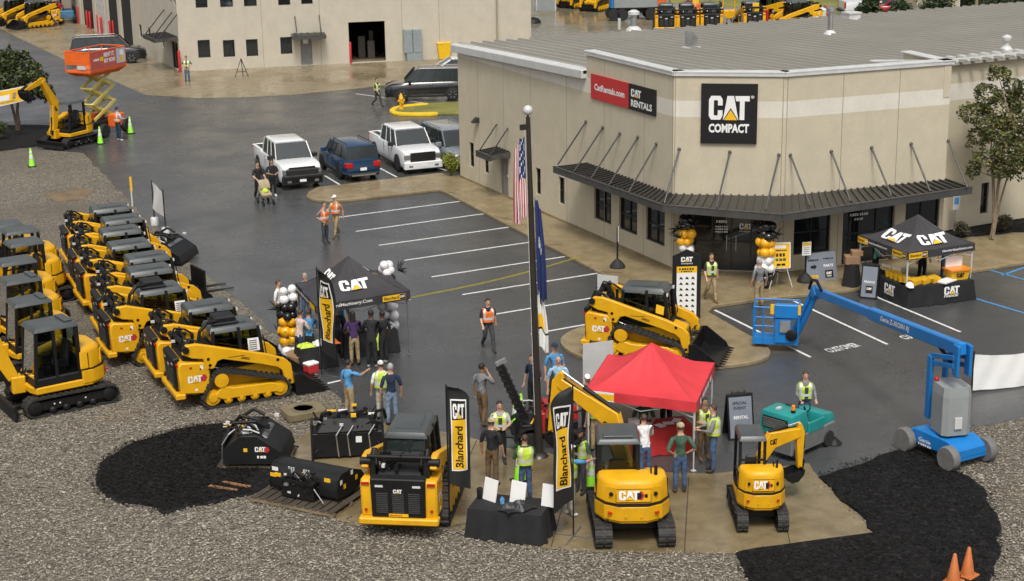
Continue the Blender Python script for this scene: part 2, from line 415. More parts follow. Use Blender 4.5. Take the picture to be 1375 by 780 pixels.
sheet('ground', [(-500, -400), (500, -400), (500, 700), (-500, 700)], 0, GRAVEL)
asph = px([(112, 205), (132, 226), (156, 252), (200, 297), (250, 347), (330, 412), (395, 476), (445, 527), (482, 562)]) + px([(620, 640), (700, 660), (955, 660), (1100, 650), (1235, 592), (1300, 577), (1375, 562)]) + [Vector((40, -36, 0)), Vector((75, -20, 0)), Vector((75, 130, 0)), Vector((-40, 180, 0)), Vector((-60, 120, 0)), Vector((-40, 25, 0))] + px([(0, 196)])
sheet('asphalt_lot', asph, .006, ASPH, .10, 3, .6)
# paler road that runs away on the upper left
sheet('road', px([(0, 40), (100, 82), (197, 128), (150, 140), (90, 160), (0, 165)]) + [Vector((-25, 38, 0)), Vector((-22, 75, 0))], .010, ROADP, .05)
apr = px([(0, 39), (90, 82), (150, 108), (197, 128), (262, 132), (330, 131), (400, 127), (500, 117), (617, 104), (700, 96)]) + [Vector((36, 30, 0)), Vector((60, 60, 0)), Vector((60, 130, 0)), Vector((-15, 140, 0)), Vector((-12, 75, 0))]
sheet('concrete_apron', apr, .014, CONC_APR)
sheet('rental_yard', [(33.5, 46), (33.5, 75), (62, 75), (70, 42), (60, 10), (34, 10)], .020, CONC_YARD)
sheet('grass_field', [(44, 95), (63, 54), (74, 30), (100, -20), (300, -40), (420, 300), (60, 320)], .024, GRASS, .6, 4, 3)
sheet('far_gravel_lot', px([(0, 0), (0, 20), (40, 12), (100, -6), (20, -15)]), .02, GRAVEL)
sheet('dirt_verge', px([(-30, 22), (-20, 32), (48, 16), (110, 4), (95, -2), (40, 10)]), .022, M('verge_soil', (.16, .10, .05), .9, var=.4, scale=.6))
# walks with kerbs
Z_W = .13
def chaikin(p, n=2):
 p = [Vector(q[:2]) for q in p]
 for _ in range(n): p = [p[0]] + [q for a, b in zip(p, p[1:]) for q in (a * .75 + b * .25, a * .25 + b * .75)] + [p[-1]]
 return p
walk = px([(411, 263), (414, 257), (426, 251), (470, 246), (590, 232)], Z_W) + [Vector((8.6, 4.9, 0)), Vector((8.6, -14.5, 0)), Vector((12, -16.6, 0)), Vector((19.2, -17.2, 0)), Vector((19.4, -16.3, 0)), Vector((40, -15.5, 0)), Vector((40, -18.3, 0))] + px([(1375, 352), (1310, 362), (1145, 388), (1010, 402), (958, 410), (951, 418)], Z_W) + chaikin(px([(1000, 446), (1030, 462), (1037, 474), (1026, 482), (990, 489), (930, 494), (860, 494), (800, 485), (765, 472), (750, 458), (757, 447), (790, 434), (838, 424), (868, 412), (866, 400)], Z_W)) + px([(858, 392), (720, 321), (596, 256), (588, 254), (540, 259), (470, 267), (440, 269), (420, 267)], Z_W)
w_o = slab('pavement', walk, 0, Z_W, CONC_WALK, .02)
# expansion joints in the walk
for i, (a, b) in enumerate((((620, 262), (604, 258)), ((690, 296), (664, 290)), ((757, 329), (735, 328)), ((836, 366), (806, 365)))):
 p, q = P(*a, Z_W), P(*b, Z_W); MB().bar((p.x, p.y, Z_W + .001), (q.x, q.y, Z_W + .001), .03, .006).build('expansion_joint', BPR, w_o)
pad = px([(330, 655), (345, 668), (480, 706), (560, 712), (640, 712), (715, 735), (800, 742), (985, 744), (1080, 738), (1177, 718), (1140, 680), (1100, 643), (1086, 622), (1000, 632), (955, 637), (860, 634), (790, 622), (725, 606), (690, 604), (620, 585), (560, 574), (480, 563), (430, 572), (396, 590), (340, 640)])
sheet('concrete_pad', pad, .016, CONC_PAD, .03, 5)
for a, b in (((925, 640), (919, 742)), ((1040, 632), (1062, 736)), ((772, 620), (740, 735)), ((640, 592), (590, 705))):
 p, q = P(*a), P(*b); struct(MB().bar((p.x, p.y, .018), (q.x, q.y, .018), .025, .005).build('pad_joint', M('joint_filler', (.045, .038, .028), .9)))
bed = px([(0, 168), (60, 168), (110, 172), (128, 181), (110, 188), (60, 195), (0, 203)]) + [Vector((-16, 22, 0)), Vector((-15, 33, 0))]
MULCHES = []
def mound(name, pts, h, m, seed=1, lab=None):
 MULCHES.append([Vector(q[:2]) for q in pts])
 pts = jag(pts, .10, .35, seed); n = len(pts); c = sum(pts, Vector((0, 0))) / n; r = random.Random(seed); mb = MB(); vs = []; fs = []
 rings = [(1, 0.0), (.985, .35), (.95, .7), (.85, .95), (.7, 1), (.5, 1), (.28, 1)]
 for s, z in rings:
  for p in pts:
   q = c + (p - c) * s; vs.append((q.x, q.y, .012 + h * z * (1 + r.uniform(-.12, .12))))
 vs.append((c.x, c.y, .012 + h))
 for j in range(len(rings) - 1):
  for i in range(n): fs.append((j * n + i, j * n + (i + 1) % n, (j + 1) * n + (i + 1) % n, (j + 1) * n + i))
 for i in range(n): fs.append(((len(rings) - 1) * n + i, (len(rings) - 1) * n + (i + 1) % n, len(vs) - 1))
 mb.add(vs, fs, 0, None, True); o = mb.build(name, m); o['kind'] = 'stuff'; tag(o, lab, 'mulch', kind='stuff'); return o
mound('mulch_bed', bed, .08, MULCH, 2, 'dark mulch bed around the dark green tree at upper left')
mound('mulch_patch', px([(126, 645), (135, 622), (160, 602), (200, 588), (250, 575), (310, 567), (372, 585), (400, 600), (370, 640), (350, 660), (290, 676), (240, 684), (222, 692), (212, 690), (200, 682), (150, 672), (132, 660)]), .07, MULCH, 3, 'oval patch of black mulch on the gravel at left')
mound('mulch_patch', px([(1096, 640), (1140, 626), (1215, 603), (1235, 598), (1275, 625), (1318, 655), (1338, 690), (1344, 735), (1334, 780), (1310, 820), (1150, 840), (1010, 800), (988, 746), (1080, 740), (1178, 719), (1140, 682)]), .07, MULCH, 4, 'large curved patch of black mulch right of the concrete pad')
mound('mulch_bed', [Vector(p) for p in ((19.6, -16.2), (19.7, -15.6), (21, -15.4), (30, -14.9), (40, -14.8), (40, -16.6), (30, -16.8), (24, -17.0))], .22, MULCH, 5, 'dark mulch bed along the right wing wall under the tree')
mound('soil_patch', px([(60, 262), (100, 252), (128, 256), (110, 268), (75, 272)]), .012, M('bare_soil', (.15, .105, .06), .9, var=.35, scale=1.2), 6, 'bare brown soil patch in the gravel')
# painted bays
WP = M('bay_paint_white', (.66, .66, .64), .55, 0, .15, 12, dirt=.9, dirtcol=(.10, .10, .10))
BP_ = M('bay_paint_blue', (.06, .26, .55), .5, 0, .1, 6, dirt=.4, dirtcol=(.1, .12, .15))
def line(a, b, m=WP, w=.10, nm='painted_line', z=.012):
 p, q = P(*a), P(*b); o = MB().bar((p.x, p.y, z - .002), (q.x, q.y, z - .002), w, .004).build(nm, m); return struct(o)
for a, b in (((447, 293), (619.3, 270.3)), ((477.9, 310.9), (654.6, 286.5)), ((509.1, 329.5), (690.6, 304.2)), ((542.9, 349.8), (729.6, 322.8)), ((579.6, 372), (773, 342.5)), ((620.8, 395.8), (819.7, 364.3)), ((666, 422), (850, 391)), ((713, 449), (825, 429)),
   ((959.7, 416.5), (1088.2, 479.7)), ((1062, 402.5), (1191.5, 462.6)), ((1150, 387.7), (1289.7, 446)), ((436, 236), (456, 248)), ((510, 226), (533, 238)), ((560, 219), (600, 229)), ((478, 126), (588, 141)), ((440, 515), (462, 510))):
 line(a, b)
for a, b in (((1300, 398), (1400, 428)), ((1326, 362), (1420, 388)), ((1345, 370), (1385, 356)), ((1326, 362), (1400, 352))): line(a, b, BP_)
def ground_text(txt, a, b, h):
 p, q = P(*a), P(*b); mb = MB(); r = (q - p); w = r.length; r.normalize(); u = Vector((-r.y, r.x, 0))
 write(mb, lambda s, t, l: p + r * s + u * t + Vector((0, 0, .013)), txt, w, h, 0, .02); struct(mb.build('painted_lettering', WP))
ground_text('CUSTOMER', (1116, 474), (1157, 465), .42)
ground_text('CUSTOMER', (1217, 456.5), (1258, 447.5), .42)

# ------------------------------------------------------------------ walls
def wallmat(name, base, streak=(.24, .215, .165)):
 m, t, b, co, N, L = nodemat(name)
 c = mixc(N, L, tuple(x * .93 for x in base), tuple(min(1, x * 1.07) for x in base), mrange(N, L, noise(N, L, co, 1.3, 7, .65), .32, .68, 0, 1))
 mp = N('ShaderNodeMapping'); mp.inputs['Scale'].default_value = (1.6, 1.6, .12); L(co, mp.inputs['Vector'])
 c = mixc(N, L, c, streak, mrange(N, L, noise(N, L, mp.outputs[0], 1.0, 7, .6), .55, .78, 0, .38))
 c = mixc(N, L, c, tuple(x * .8 for x in base), mrange(N, L, noise(N, L, co, 22, 3, .6), .45, .7, 0, .5))
 L(c, b.inputs['Base Color']); b.inputs['Roughness'].default_value = .85
 bp = N('ShaderNodeBump', Strength=.35, Distance=.01); L(noise(N, L, co, 55, 3), bp.inputs['Height']); L(bp.outputs[0], b.inputs['Normal'])
 return m
STUC = wallmat('tan_wall', (.53, .472, .35), (.38, .34, .265)); BAND = wallmat('cream_band', (.66, .62, .535), (.55, .51, .43)); FARW = wallmat('pale_precast_wall', (.50, .455, .37), (.37, .335, .27))
COPE = M('white_coping', (.58, .585, .57), .35, .1, .08, 2, dirt=.2, dirtcol=(.4, .4, .38))
DKM = M('dark_bronze_metal', (.035, .033, .032), .4, .3, .2, 4, dirt=.3, dirtcol=(.09, .085, .08))
WGL = M('window_glass', (.012, .014, .015), .04, 0, .1, 2, spec=.7)
DOORG = M('grey_door_paint', (.20, .20, .195), .5, 0, .1)
RED_B = M('bollard_red', (.42, .02, .02), .45, 0, .12)
def wall(name, a, b, z0, z1, holes, m, parent, depth=.18, band=None, bm_=None):
 """upright wall a->b (outside on the right hand of a->b) with recessed openings; holes: (s0,s1,za,zb). band: (zlo,zhi) painted stripe"""
 a = Vector((a[0], a[1], 0)); b = Vector((b[0], b[1], 0)); d = b - a; Ln = d.length; d.normalize(); n = Vector((d.y, -d.x, 0))
 S = sorted(set([0, Ln] + [h[0] for h in holes] + [h[1] for h in holes])); Zs = sorted(set([z0, z1] + [h[2] for h in holes] + [h[3] for h in holes] + (list(band) if band else [])))
 mb = MB(); pt = lambda s, z, k=0: a + d * s + Vector((0, 0, z)) - n * k
 for i in range(len(S) - 1):
  for j in range(len(Zs) - 1):
   sm = (S[i] + S[i + 1]) / 2; zm = (Zs[j] + Zs[j + 1]) / 2
   if any(h[0] < sm < h[1] and h[2] < zm < h[3] for h in holes): continue
   mi = 1 if band and band[0] < zm < band[1] else 0
   mb.add([pt(S[i], Zs[j]), pt(S[i + 1], Zs[j]), pt(S[i + 1], Zs[j + 1]), pt(S[i], Zs[j + 1])], [(0, 1, 2, 3)], mi)
 for s0, s1, za, zb in holes:
  q = [pt(s0, za), pt(s1, za), pt(s1, zb), pt(s0, zb)]; w = [p - n * depth for p in q]
  mb.add(q + w, [(0, 4, 5, 1), (1, 5, 6, 2), (2, 6, 7, 3), (3, 7, 4, 0)], 0)
 o = mb.build(name, [m, bm_ or m], parent)
 return a, d, n, o
def wpt(fr, s, z, k=0): return fr[0] + fr[1] * s + Vector((0, 0, z)) + fr[2] * k
def wbox(mb, fr, s0, s1, z0, z1, k0, k1, m=0):
 mb.hexa([wpt(fr, s0, z0, k0), wpt(fr, s1, z0, k0), wpt(fr, s1, z0, k1), wpt(fr, s0, z0, k1)], [wpt(fr, s0, z1, k0), wpt(fr, s1, z1, k0), wpt(fr, s1, z1, k1), wpt(fr, s0, z1, k1)], m)
def window(fr, h, parent, nx=1, nz=1, name='window', glassm=None, depth=.15, doorlike=False):
 s0, s1, z0, z1 = h; mb = MB(); f = .05
 for q in ((s0, s1, z0, z0 + f), (s0, s1, z1 - f, z1), (s0, s0 + f, z0 + f, z1 - f), (s1 - f, s1, z0 + f, z1 - f)): wbox(mb, fr, *q, -depth + .002, -depth + .07)
 for i in range(1, nx): s = s0 + (s1 - s0) * i / nx; wbox(mb, fr, s - .025, s + .025, z0 + f, z1 - f, -depth + .003, -depth + .06)
 o = mb.build(name, DKM, parent)
 for i in range(nx):
  a = s0 + (s1 - s0) * i / nx + .02; b = s0 + (s1 - s0) * (i + 1) / nx - .02
  for j in range(nz):
   c = z0 + (z1 - z0) * j / nz + .02; d = z0 + (z1 - z0) * (j + 1) / nz - .02
   m2 = MB(); wbox(m2, fr, a, b, c, d, -depth - .02, -depth + .012); m2.build('pane', glassm or WGL, o)
   if j: m3 = MB(); wbox(m3, fr, a, b, c - .045, c + .005, -depth + .004, -depth + .055); m3.build('rail', DKM, o)
 return o
def sz(fr, x, y):
 a = fr[0]; p = PV(x, y, a, a + fr[1]); return (p - a).dot(fr[1]), p.z
def rect(fr, x0, y0, x1, y1, x2=None, y2=None):
 s0, za = sz(fr, x0, y0); s1, zb = sz(fr, x1, y1); return (min(s0, s1), max(s0, s1), min(za, zb), max(za, zb))

rb = thing('rental_building', 'tan building with long ribbed metal roof, dark entrance canopy and corner entrance', 'building', (0, 0, 0))
A_, B_, C_, D_ = (8.12, 4.45), (8.14, -14.85), (11.45, -17.15), (18.45, -17.85)
HP = 7.55; Z0 = .10
def fr_of(a, b):
 a = Vector((a[0], a[1], 0)); d = Vector((b[0], b[1], 0)) - a; d.normalize(); return (a, d, Vector((d.y, -d.x, 0)))
frL = fr_of(A_, B_); frC = fr_of(B_, C_); frR = fr_of(C_, D_)
# ground-floor openings read off the wall planes
hL = []
def wz(fr, corners):
 ss = [sz(fr, x, y) for x, y in corners]; return (sum(s for s, z in (ss[0], ss[3])) / 2, sum(s for s, z in (ss[1], ss[2])) / 2, sum(z for s, z in ss[2:]) / 2, sum(z for s, z in ss[:2]) / 2)
big = [wz(frL, c) for c in (((797.4, 250.6), (820.7, 257), (820.7, 301.9), (797.8, 292.7)), ((831, 263.3), (855.6, 271.6), (855.6, 316.7), (831, 306.5)), ((867, 276.4), (892.3, 283), (892.7, 332), (867, 321)))]
nar = [wz(frL, c) for c in (((630.2, 190.5), (636.3, 192.5), (636.3, 225.5), (630.2, 222.5)), ((650, 209), (656, 211), (656, 234), (650, 231)), ((719.3, 224.5), (726, 227), (726, 262.5), (719.3, 259.5)), ((750, 236.5), (758, 239.5), (758, 276), (750, 272)))]
dL = wz(frL, ((671.5, 210), (682.5, 214), (682.5, 269), (671.5, 264.5))); dL = (dL[0], dL[1], .14, dL[3])
LnL = (Vector(B_) - Vector(A_)).length; stp = sz(frL, 787.5, 90)[0]
allh = big + nar + [dL]
band = (5.93, 6.53)
wall('wall', A_, B_, Z0, 6.55, allh, STUC, rb, band=band, bm_=BAND)
# raised parapet part over the left wall, chamfer and front
fp = (frL[0] + frL[1] * stp)
wall('parapet', (fp.x, fp.y), B_, 6.55, HP, [], STUC, rb)
hC = [wz(frC, ((930, 283), (1034, 290), (1034, 382), (930, 374)))]
LC = (Vector(C_) - Vector(B_)).length; hC = [(max(.45, hC[0][0]), min(LC - .3, hC[0][1]), .14, hC[0][3])]
wall('wall', B_, C_, Z0, HP, hC, STUC, rb, band=band, bm_=BAND)
hR = [wz(frR, ((1066, 285), (1116, 280), (1114, 336), (1066, 344))), wz(frR, ((1131, 277), (1200, 270), (1200, 360), (1131, 368))), wz(frR, ((1215, 270), (1261, 264), (1260, 330), (1215, 336)))]
hR[1] = (hR[1][0], hR[1][1], .14, hR[1][3])
wall('wall', C_, D_, Z0, HP, hR, STUC, rb, band=band, bm_=BAND)
E_ = (18.75, -15.1); wall('wall', D_, E_, Z0, HP, [], STUC, rb, band=band, bm_=BAND)
F_ = (45, -14.3)
frW = fr_of(E_, F_); hW = [wz(frW, ((1317, 246), (1327, 245), (1327, 286), (1317, 287)))]
wall('wall', E_, F_, Z0, 6.9, hW, STUC, rb, band=(5.45, 6.12), bm_=BAND)
wall('wall', F_, (45, 3.2), Z0, 6.5, [], STUC, rb); wall('wall', (45, 3.2), A_, Z0, 6.4, [], STUC, rb)
# back of the parapet so it has thickness
for a, b in ((tuple(fp[:2]), B_), (B_, C_), (C_, D_), (D_, E_)):
 fr = fr_of(a, b); Ln = (Vector(b[:2]) - Vector(a[:2])).length; mb = MB(); wbox(mb, fr, -.02, Ln + .02, 6.2, HP - .01, -.32, -.03); mb.build('parapet_back', STUC, rb)
 mb = MB(); wbox(mb, fr, -.08, Ln + .1, HP, HP + .06, -.42, .07); wbox(mb, fr, -.06, Ln + .09, HP - .12, HP, .02, .06); mb.build('coping', COPE, rb, bevel=.01)
# control joints in the walls
for fr, zs in ((frL, [2.2, 4.9, 7.6, 10.9, 14.1, 17.2, 19.25]), (frC, [.06, 3.95]), (frR, [.08, 2.4, 4.8])):
 for s in zs:
  mb = MB(); wbox(mb, fr, s - .012, s + .012, Z0, 6.5 if fr is frL and s < stp else HP - .13, -.01, .003); mb.build('wall_joint', M('joint_grey', (.25, .22, .17), .9), rb)
mb = MB(); wbox(mb, frL, 0, LnL, Z0, Z0 + .12, .0, .03); mb.build('plinth', CONC_WALK, rb)
for h in big: window(frL, h, rb, 2, 2)
for h in nar: window(frL, h, rb, 1, 2)
for h in hW: window(frW, h, rb, 1, 2)
window(frR, hR[0], rb, 2, 2); window(frR, hR[1], rb, 3, 2); window(frR, hR[2], rb, 2, 2)
ent = window(frC, hC[0], rb, 4, 2, 'entrance')
for k in (.44, .56):
 s = hC[0][0] + (hC[0][1] - hC[0][0]) * k; mb = MB(); mb.tube(wpt(frC, s, .9, -.05), wpt(frC, s, 1.5, -.05), .02); mb.build('door_handle', CHR, ent)
s0 = hC[0][0]; ew = hC[0][1] - s0; mb = MB(); f = planef(wpt(frC, s0 + ew * .60, 1.72, -.10), frC[1], (0, 0, 1)); logo(mb, f, .46, .22, (0, 1, 2)); write(mb, planef(wpt(frC, s0 + ew * .60, 1.60, -.10), frC[1], (0, 0, 1)), 'Compact', .46, .08, 0)
dashes(mb, planef(wpt(frC, s0 + ew * .30, 1.95, -.10), frC[1], (0, 0, 1)), .42, .10, 5)
for i in range(3): dashes(mb, planef(wpt(frC, s0 + ew * .29, 1.78 - i * .1, -.10), frC[1], (0, 0, 1)), .48, .05, 6, seed=i)
mb.build('door_lettering', [WHT, YPR, BPR], ent)
f = planef(wpt(frR, hR[1][0] + .35, 1.95, -.10), frR[1], (0, 0, 1)); mb = MB(); dashes(mb, f, .8, .10, 8); dashes(mb, planef(wpt(frR, hR[1][0] + .55, 1.78, -.10), frR[1], (0, 0, 1)), .4, .08, 4); mb.build('window_lettering', WHT, rb)
# grey side door with its own small canopy
mb = MB(); wbox(mb, frL, dL[0] + .03, dL[1] - .03, .15, dL[3] - .03, -.16, -.08); dr = mb.build('door', DOORG, rb, bevel=.006)
mb = MB(); mb.ball(wpt(frL, dL[1] - .12, 1.1, -.05), .04); mb.build('door_handle', CHR, dr)
def canopy(name, inner, outer, zi, zo, th, parent, nrib, struts=(), m=DKM):
 """sheet sloping out from the wall (inner a,b) to the front edge (outer a,b)"""
 ia, ib, oa, ob = [Vector((p[0], p[1], 0)) for p in (*inner, *outer)]
 q = [Vector((ia.x, ia.y, zi)), Vector((ib.x, ib.y, zi)), Vector((ob.x, ob.y, zo)), Vector((oa.x, oa.y, zo))]
 mb = MB(); mb.hexa([p - Vector((0, 0, th)) for p in q], q); c = mb.build(name, m, parent)
 mb = MB(); mb.bar(q[3] - Vector((0, 0, .10)), q[2] - Vector((0, 0, .10)), .07, .26); mb.bar(q[3] + Vector((0, 0, .03)), q[2] + Vector((0, 0, .03)), .10, .03); mb.build('fascia', DKG, c)
 for a, b in ((q[0], q[3]), (q[1], q[2])): MB().bar(a - Vector((0, 0, .10)), b - Vector((0, 0, .10)), .05, .22).build('end_cap', DKG, c)
 for i in range(nrib):
  t_ = (i + .5) / nrib; mb = MB(); mb.bar(q[0].lerp(q[1], t_) + Vector((0, 0, .025)), q[3].lerp(q[2], t_) + Vector((0, 0, .025)), .06, .05); mb.build('rib', m, c)
 return c, q
DKG = M('canopy_grey_metal', (.085, .083, .08), .4, .3, .15, 3, dirt=.3, dirtcol=(.16, .15, .14))
zc = dL[3] + .28
def offs(fr, s, k): p = wpt(fr, s, 0, k); return (p.x, p.y)
cn, q = canopy('door_canopy', (offs(frL, dL[0] - .35, 0), offs(frL, dL[1] + .25, 0)), (offs(frL, dL[0] - .35, 1.0), offs(frL, dL[1] + .25, 1.0)), zc + .1, zc, .06, rb, 5)
for s in (dL[0] - .2, dL[1] + .1): mb = MB(); mb.tube(wpt(frL, s, zc + .05, .9), wpt(frL, s, zc + 1.15, .03), .03); mb.build('strut', DKM, cn)
# main canopy in three runs
ZO, ZI = 2.96, 3.03
o1 = P(743.5, 224, ZO); o2 = P(890, 276, ZO); o3 = P(1050, 289, ZO); o4 = P(1305, 252, ZO)
s1 = sz(frL, 788, 219)[0]
runs = [((offs(frL, s1, 0), B_), (o1, o2), 26), ((B_, C_), (o2, o3), 14), ((C_, (18.6, -17.83)), (o3, o4), 26)]
tops = [[(787.5, 163), (810, 171), (833, 179), (857, 184), (882, 193)], [(912, 200), (980, 204), (1046, 208)], [(1061, 208), (1116, 203), (1170, 198), (1223, 193), (1273, 189)]]
bots = [[(749, 221), (771, 230), (794, 239), (818, 248), (844, 258)], [(892, 273), (962, 279), (1028, 282)], [(1088, 276), (1142, 270), (1197, 263), (1249, 257), (1299, 252)]]
for (inn, out, nr), tp, bt, fr in zip(runs, tops, bots, (frL, frC, frR)):
 cn, q = canopy('canopy', inn, out, ZI, ZO, .06, rb, nr)
 for i, ((tx, ty), (bx, by)) in enumerate(zip(tp, bt)):
  s, z = sz(fr, tx, ty); a = wpt(fr, s, z, .02); b = P(bx, by, ZO + .06); mb = MB(); mb.tube(a, b, .035); mb.ball(a, .07, nu=8, nv=5); mb.build('strut', DKG, cn)
# metal roof
def zr(y): return 7.0 - .03 * (y + 14.9)
rp = [(7.98, 4.7), (45.3, 3.4), (45.3, -14.6), (18.6, -15.3), (18.1, -17.4), (11.6, -16.75), (8.45, -14.6), (8.4, fp.y), (7.98, fp.y)]
mb = MB(); mb.add([(x, y, zr(y)) for x, y in rp] + [(x, y, zr(y) - .12) for x, y in rp], [tuple(range(9)), tuple(range(17, 8, -1))] + [(i, (i + 1) % 9, (i + 1) % 9 + 9, i + 9) for i in range(9)])
RFM = M('roof_sheet_metal', (.37, .35, .305), .5, .15, .06, .4, dirt=.15, dirtcol=(.25, .22, .18))
rf = mb.build('roof', RFM, rb)
mb = MB(); x = 8.35
def yfront(x):
 if x < 8.45: return fp.y + .1
 if x < 11.6: return -14.5 + (x - 8.45) / 3.15 * (-2.15)
 if x < 18.2: return -16.7 + (x - 11.6) / 6.6 * (-.65)
 return -15.35 + (x - 18.6) / 27 * .75 - .3 * (x > 18.6)
while x < 45.1:
 yb = 4.68 - (x - 8) * .035; ya = yfront(x)
 mb.hexa([(x - .09, ya, zr(ya) + .001), (x + .09, ya, zr(ya) + .001), (x + .09, yb, zr(yb) + .001), (x - .09, yb, zr(yb) + .001)], [(x - .04, ya, zr(ya) + .10), (x + .04, ya, zr(ya) + .10), (x + .04, yb, zr(yb) + .10), (x - .04, yb, zr(yb) + .10)])
 x += .61
o = mb.build('roof_seams', M('roof_seam_shade', (.27, .255, .22), .5, .15, .06, .4), rf); o['kind'] = 'stuff'  # seams coloured darker than the sheet to paint in shading along the ribs
# white rake trim on the low left edge and eave trim on the wing
mb = MB(); a = Vector((8.0, 4.75, 0)); wl = fr_of(a, (8.0, fp.y)); L_ = 4.75 - fp.y
for z0_, z1_, k0, k1 in ((-.32, .1, .0, .10),):
 mb.hexa([wpt(wl, 0, zr(4.75) + z0_, k0 - .2), wpt(wl, L_, zr(fp.y) + z0_, k0 - .2), wpt(wl, L_, zr(fp.y) + z0_, k1), wpt(wl, 0, zr(4.75) + z0_, k1)], [wpt(wl, 0, zr(4.75) + z1_, k0 - .28), wpt(wl, L_, zr(fp.y) + z1_, k0 - .28), wpt(wl, L_, zr(fp.y) + z1_ - .08, k1), wpt(wl, 0, zr(4.75) + z1_ - .08, k1)])
mb.build('rake_trim', COPE, rf, bevel=.02)
mb = MB(); we = fr_of(E_, F_); wbox(mb, we, -.1, 26.4, 6.88, 7.12, -.1, .14)
for i in range(44): wbox(mb, we, .2 + i * .6, .42 + i * .6, 7.1, 7.22, -.25, .12)
mb.build('eave_trim', COPE, rf)
mb = MB(); mb.hexa([(18.2, -17.5, 7.2), (18.5, -17.5, 7.2), (18.6, -13.2, 7.0), (18.2, -13.2, 7.0)], [(18.25, -17.5, 7.6), (18.45, -17.5, 7.6), (18.5, -13.2, 7.05), (18.3, -13.2, 7.05)]); mb.build('parapet_flashing', COPE, rf)
# roof vents
def vent(px_, py_, h, r, m, cap=True, nm='roof_vent', label='', flash=True):
 y0 = P(px_, py_, 6.8); y0 = P(px_, py_, zr(y0.y)); t = thing(nm, label, 'roof vent', (y0.x, y0.y, zr(y0.y)))
 mb = MB(); mb.tube((0, 0, 0), (0, 0, h), r, 12); mb.build('pipe', m, t)
 if cap: mb = MB(); mb.lathe([(r * 1.1, h - .12), (r * 1.7, h - .06), (r * 1.7, h + .08), (r * .8, h + .16), (.001, h + .18)], n=12); mb.build('cap', COPE if m is not CHR else m, t)
 if flash: mb = MB(); mb.lathe([(r * 2.4, .0), (r * 2.2, .08), (r * 1.15, .22)], n=10); mb.build('flashing', COPE, t)
 return t
vent(851, 39, .85, .17, GALV, label='galvanised pipe vent with white cap near the rear of the roof')
vent(1114.5, 46, 1.15, .13, CHR, label='tall stainless flue with guy wires on the ribbed roof')
vent(1351, 69, .5, .12, COPE, label='white capped vent above the tree at the roof front edge')
vent(831.5, 37.5, .55, .08, COPE, False, label='slim white plastic pipe at the rear of the roof', flash=False)
y0 = P(928, 66, 6.6); t = thing('roof_vent', 'square grey box vent with sloped hood in mid roof', 'roof vent', (y0.x, y0.y, zr(y0.y)), .4)
mb = MB(); mb.hexa([(-.2, -.2, 0), (.2, -.2, 0), (.2, .2, 0), (-.2, .2, 0)], [(-.2, -.2, .75), (.2, -.2, .45), (.2, .2, .45), (-.2, .2, .75)]); mb.build('hood', GALV, t); MB().box(-.32, .32, -.32, .32, -.02, .05).build('flashing', COPE, t)
MB().prism([(-1.8, -.12), (-.2, -.2), (-.2, .2), (-1.8, .12)], .004, .012, 'z').build('rust_stain_sheet', M('rusty_sheet', (.26, .15, .06), .8, var=.3, scale=3), t)
mb = MB(); mb.box(-.35, .35, -.3, .3, 0, .35).box(-.4, .4, -.35, .35, .35, .42); p = P(1143, 27, 6.5); tag(mb.build('rooftop_unit', COPE), 'small white box unit at the far edge of the roof', 'roof unit'); bpy.data.objects['rooftop_unit'].location = (p.x, p.y, zr(p.y))
# small things fixed to the walls
def wall_lamp(fr, x, y, label):
 s, z = sz(fr, x, y); mb = MB(); wbox(mb, fr, s - .15, s + .15, z - .1, z + .12, .0, .1); mb.hexa([wpt(fr, s - .15, z - .1, .1), wpt(fr, s + .15, z - .1, .1), wpt(fr, s + .15, z - .12, .3), wpt(fr, s - .15, z - .12, .3)], [wpt(fr, s - .15, z + .12, .1), wpt(fr, s + .15, z + .12, .1), wpt(fr, s + .12, z - .05, .3), wpt(fr, s - .12, z - .05, .3)])
 tag(mb.build('wall_lamp', DKM), label, 'wall lamp')
wall_lamp(frL, 642, 161, 'dark wedge wall lamp near the left end of the rental building')
# ------------------------------------------------------------------ wall signs
def board(fr, x0, y0, x1, y1, name, label, k=.06):
 a = sz(fr, x0, y0); b = sz(fr, x1, y1); return a[0], b[0], b[1], a[1]
s0, s1 = sz(frL, 795, 100)[0], sz(frL, 882, 120)[0]; zt = (sz(frL, 795, 100)[1] + sz(frL, 882, 119)[1]) / 2; zb_ = (sz(frL, 795, 132)[1] + sz(frL, 882, 155.5)[1]) / 2
sg = thing('wall_sign', 'long red and black rental sign on the left wall', 'sign', wpt(frL, s0, zb_, 0)); fl = (Vector((0, 0, 0)), frL[1], frL[2])
ws, hs_ = s1 - s0, zt - zb_; sp = ws * .6
SRED = M('sign_red', (.52, .035, .035), .4, 0, .05); SBLK = M('sign_black', (.013, .013, .014), .35, 0, .1)
mb = MB(); wbox(mb, fl, 0, sp, 0, hs_, 0, .06); mb.build('red_panel', SRED, sg); mb = MB(); wbox(mb, fl, sp + .004, ws, 0, hs_, 0, .06); mb.build('black_panel', SBLK, sg)
mb = MB(); write(mb, planef(wpt(fl, sp * .10, hs_ * .37, .06), frL[1], (0, 0, 1)), 'CatRentals.com', sp * .80, hs_ * .27, 0, .035); logo(mb, planef(wpt(fl, sp + (ws - sp) * .10, hs_ * .52, .06), frL[1], (0, 0, 1)), (ws - sp) * .38, hs_ * .30, (0, 1, 2)); write(mb, planef(wpt(fl, sp + (ws - sp) * .10, hs_ * .14, .06), frL[1], (0, 0, 1)), 'RENTALS', (ws - sp) * .78, hs_ * .27, 0, .04); mb.build('lettering', [WHT, YPR, SBLK], sg)
c0, c1 = sz(frC, 942, 111)[0], sz(frC, 1018, 113)[0]; zt = sz(frC, 980, 112)[1]; zb_ = sz(frC, 980, 192)[1]
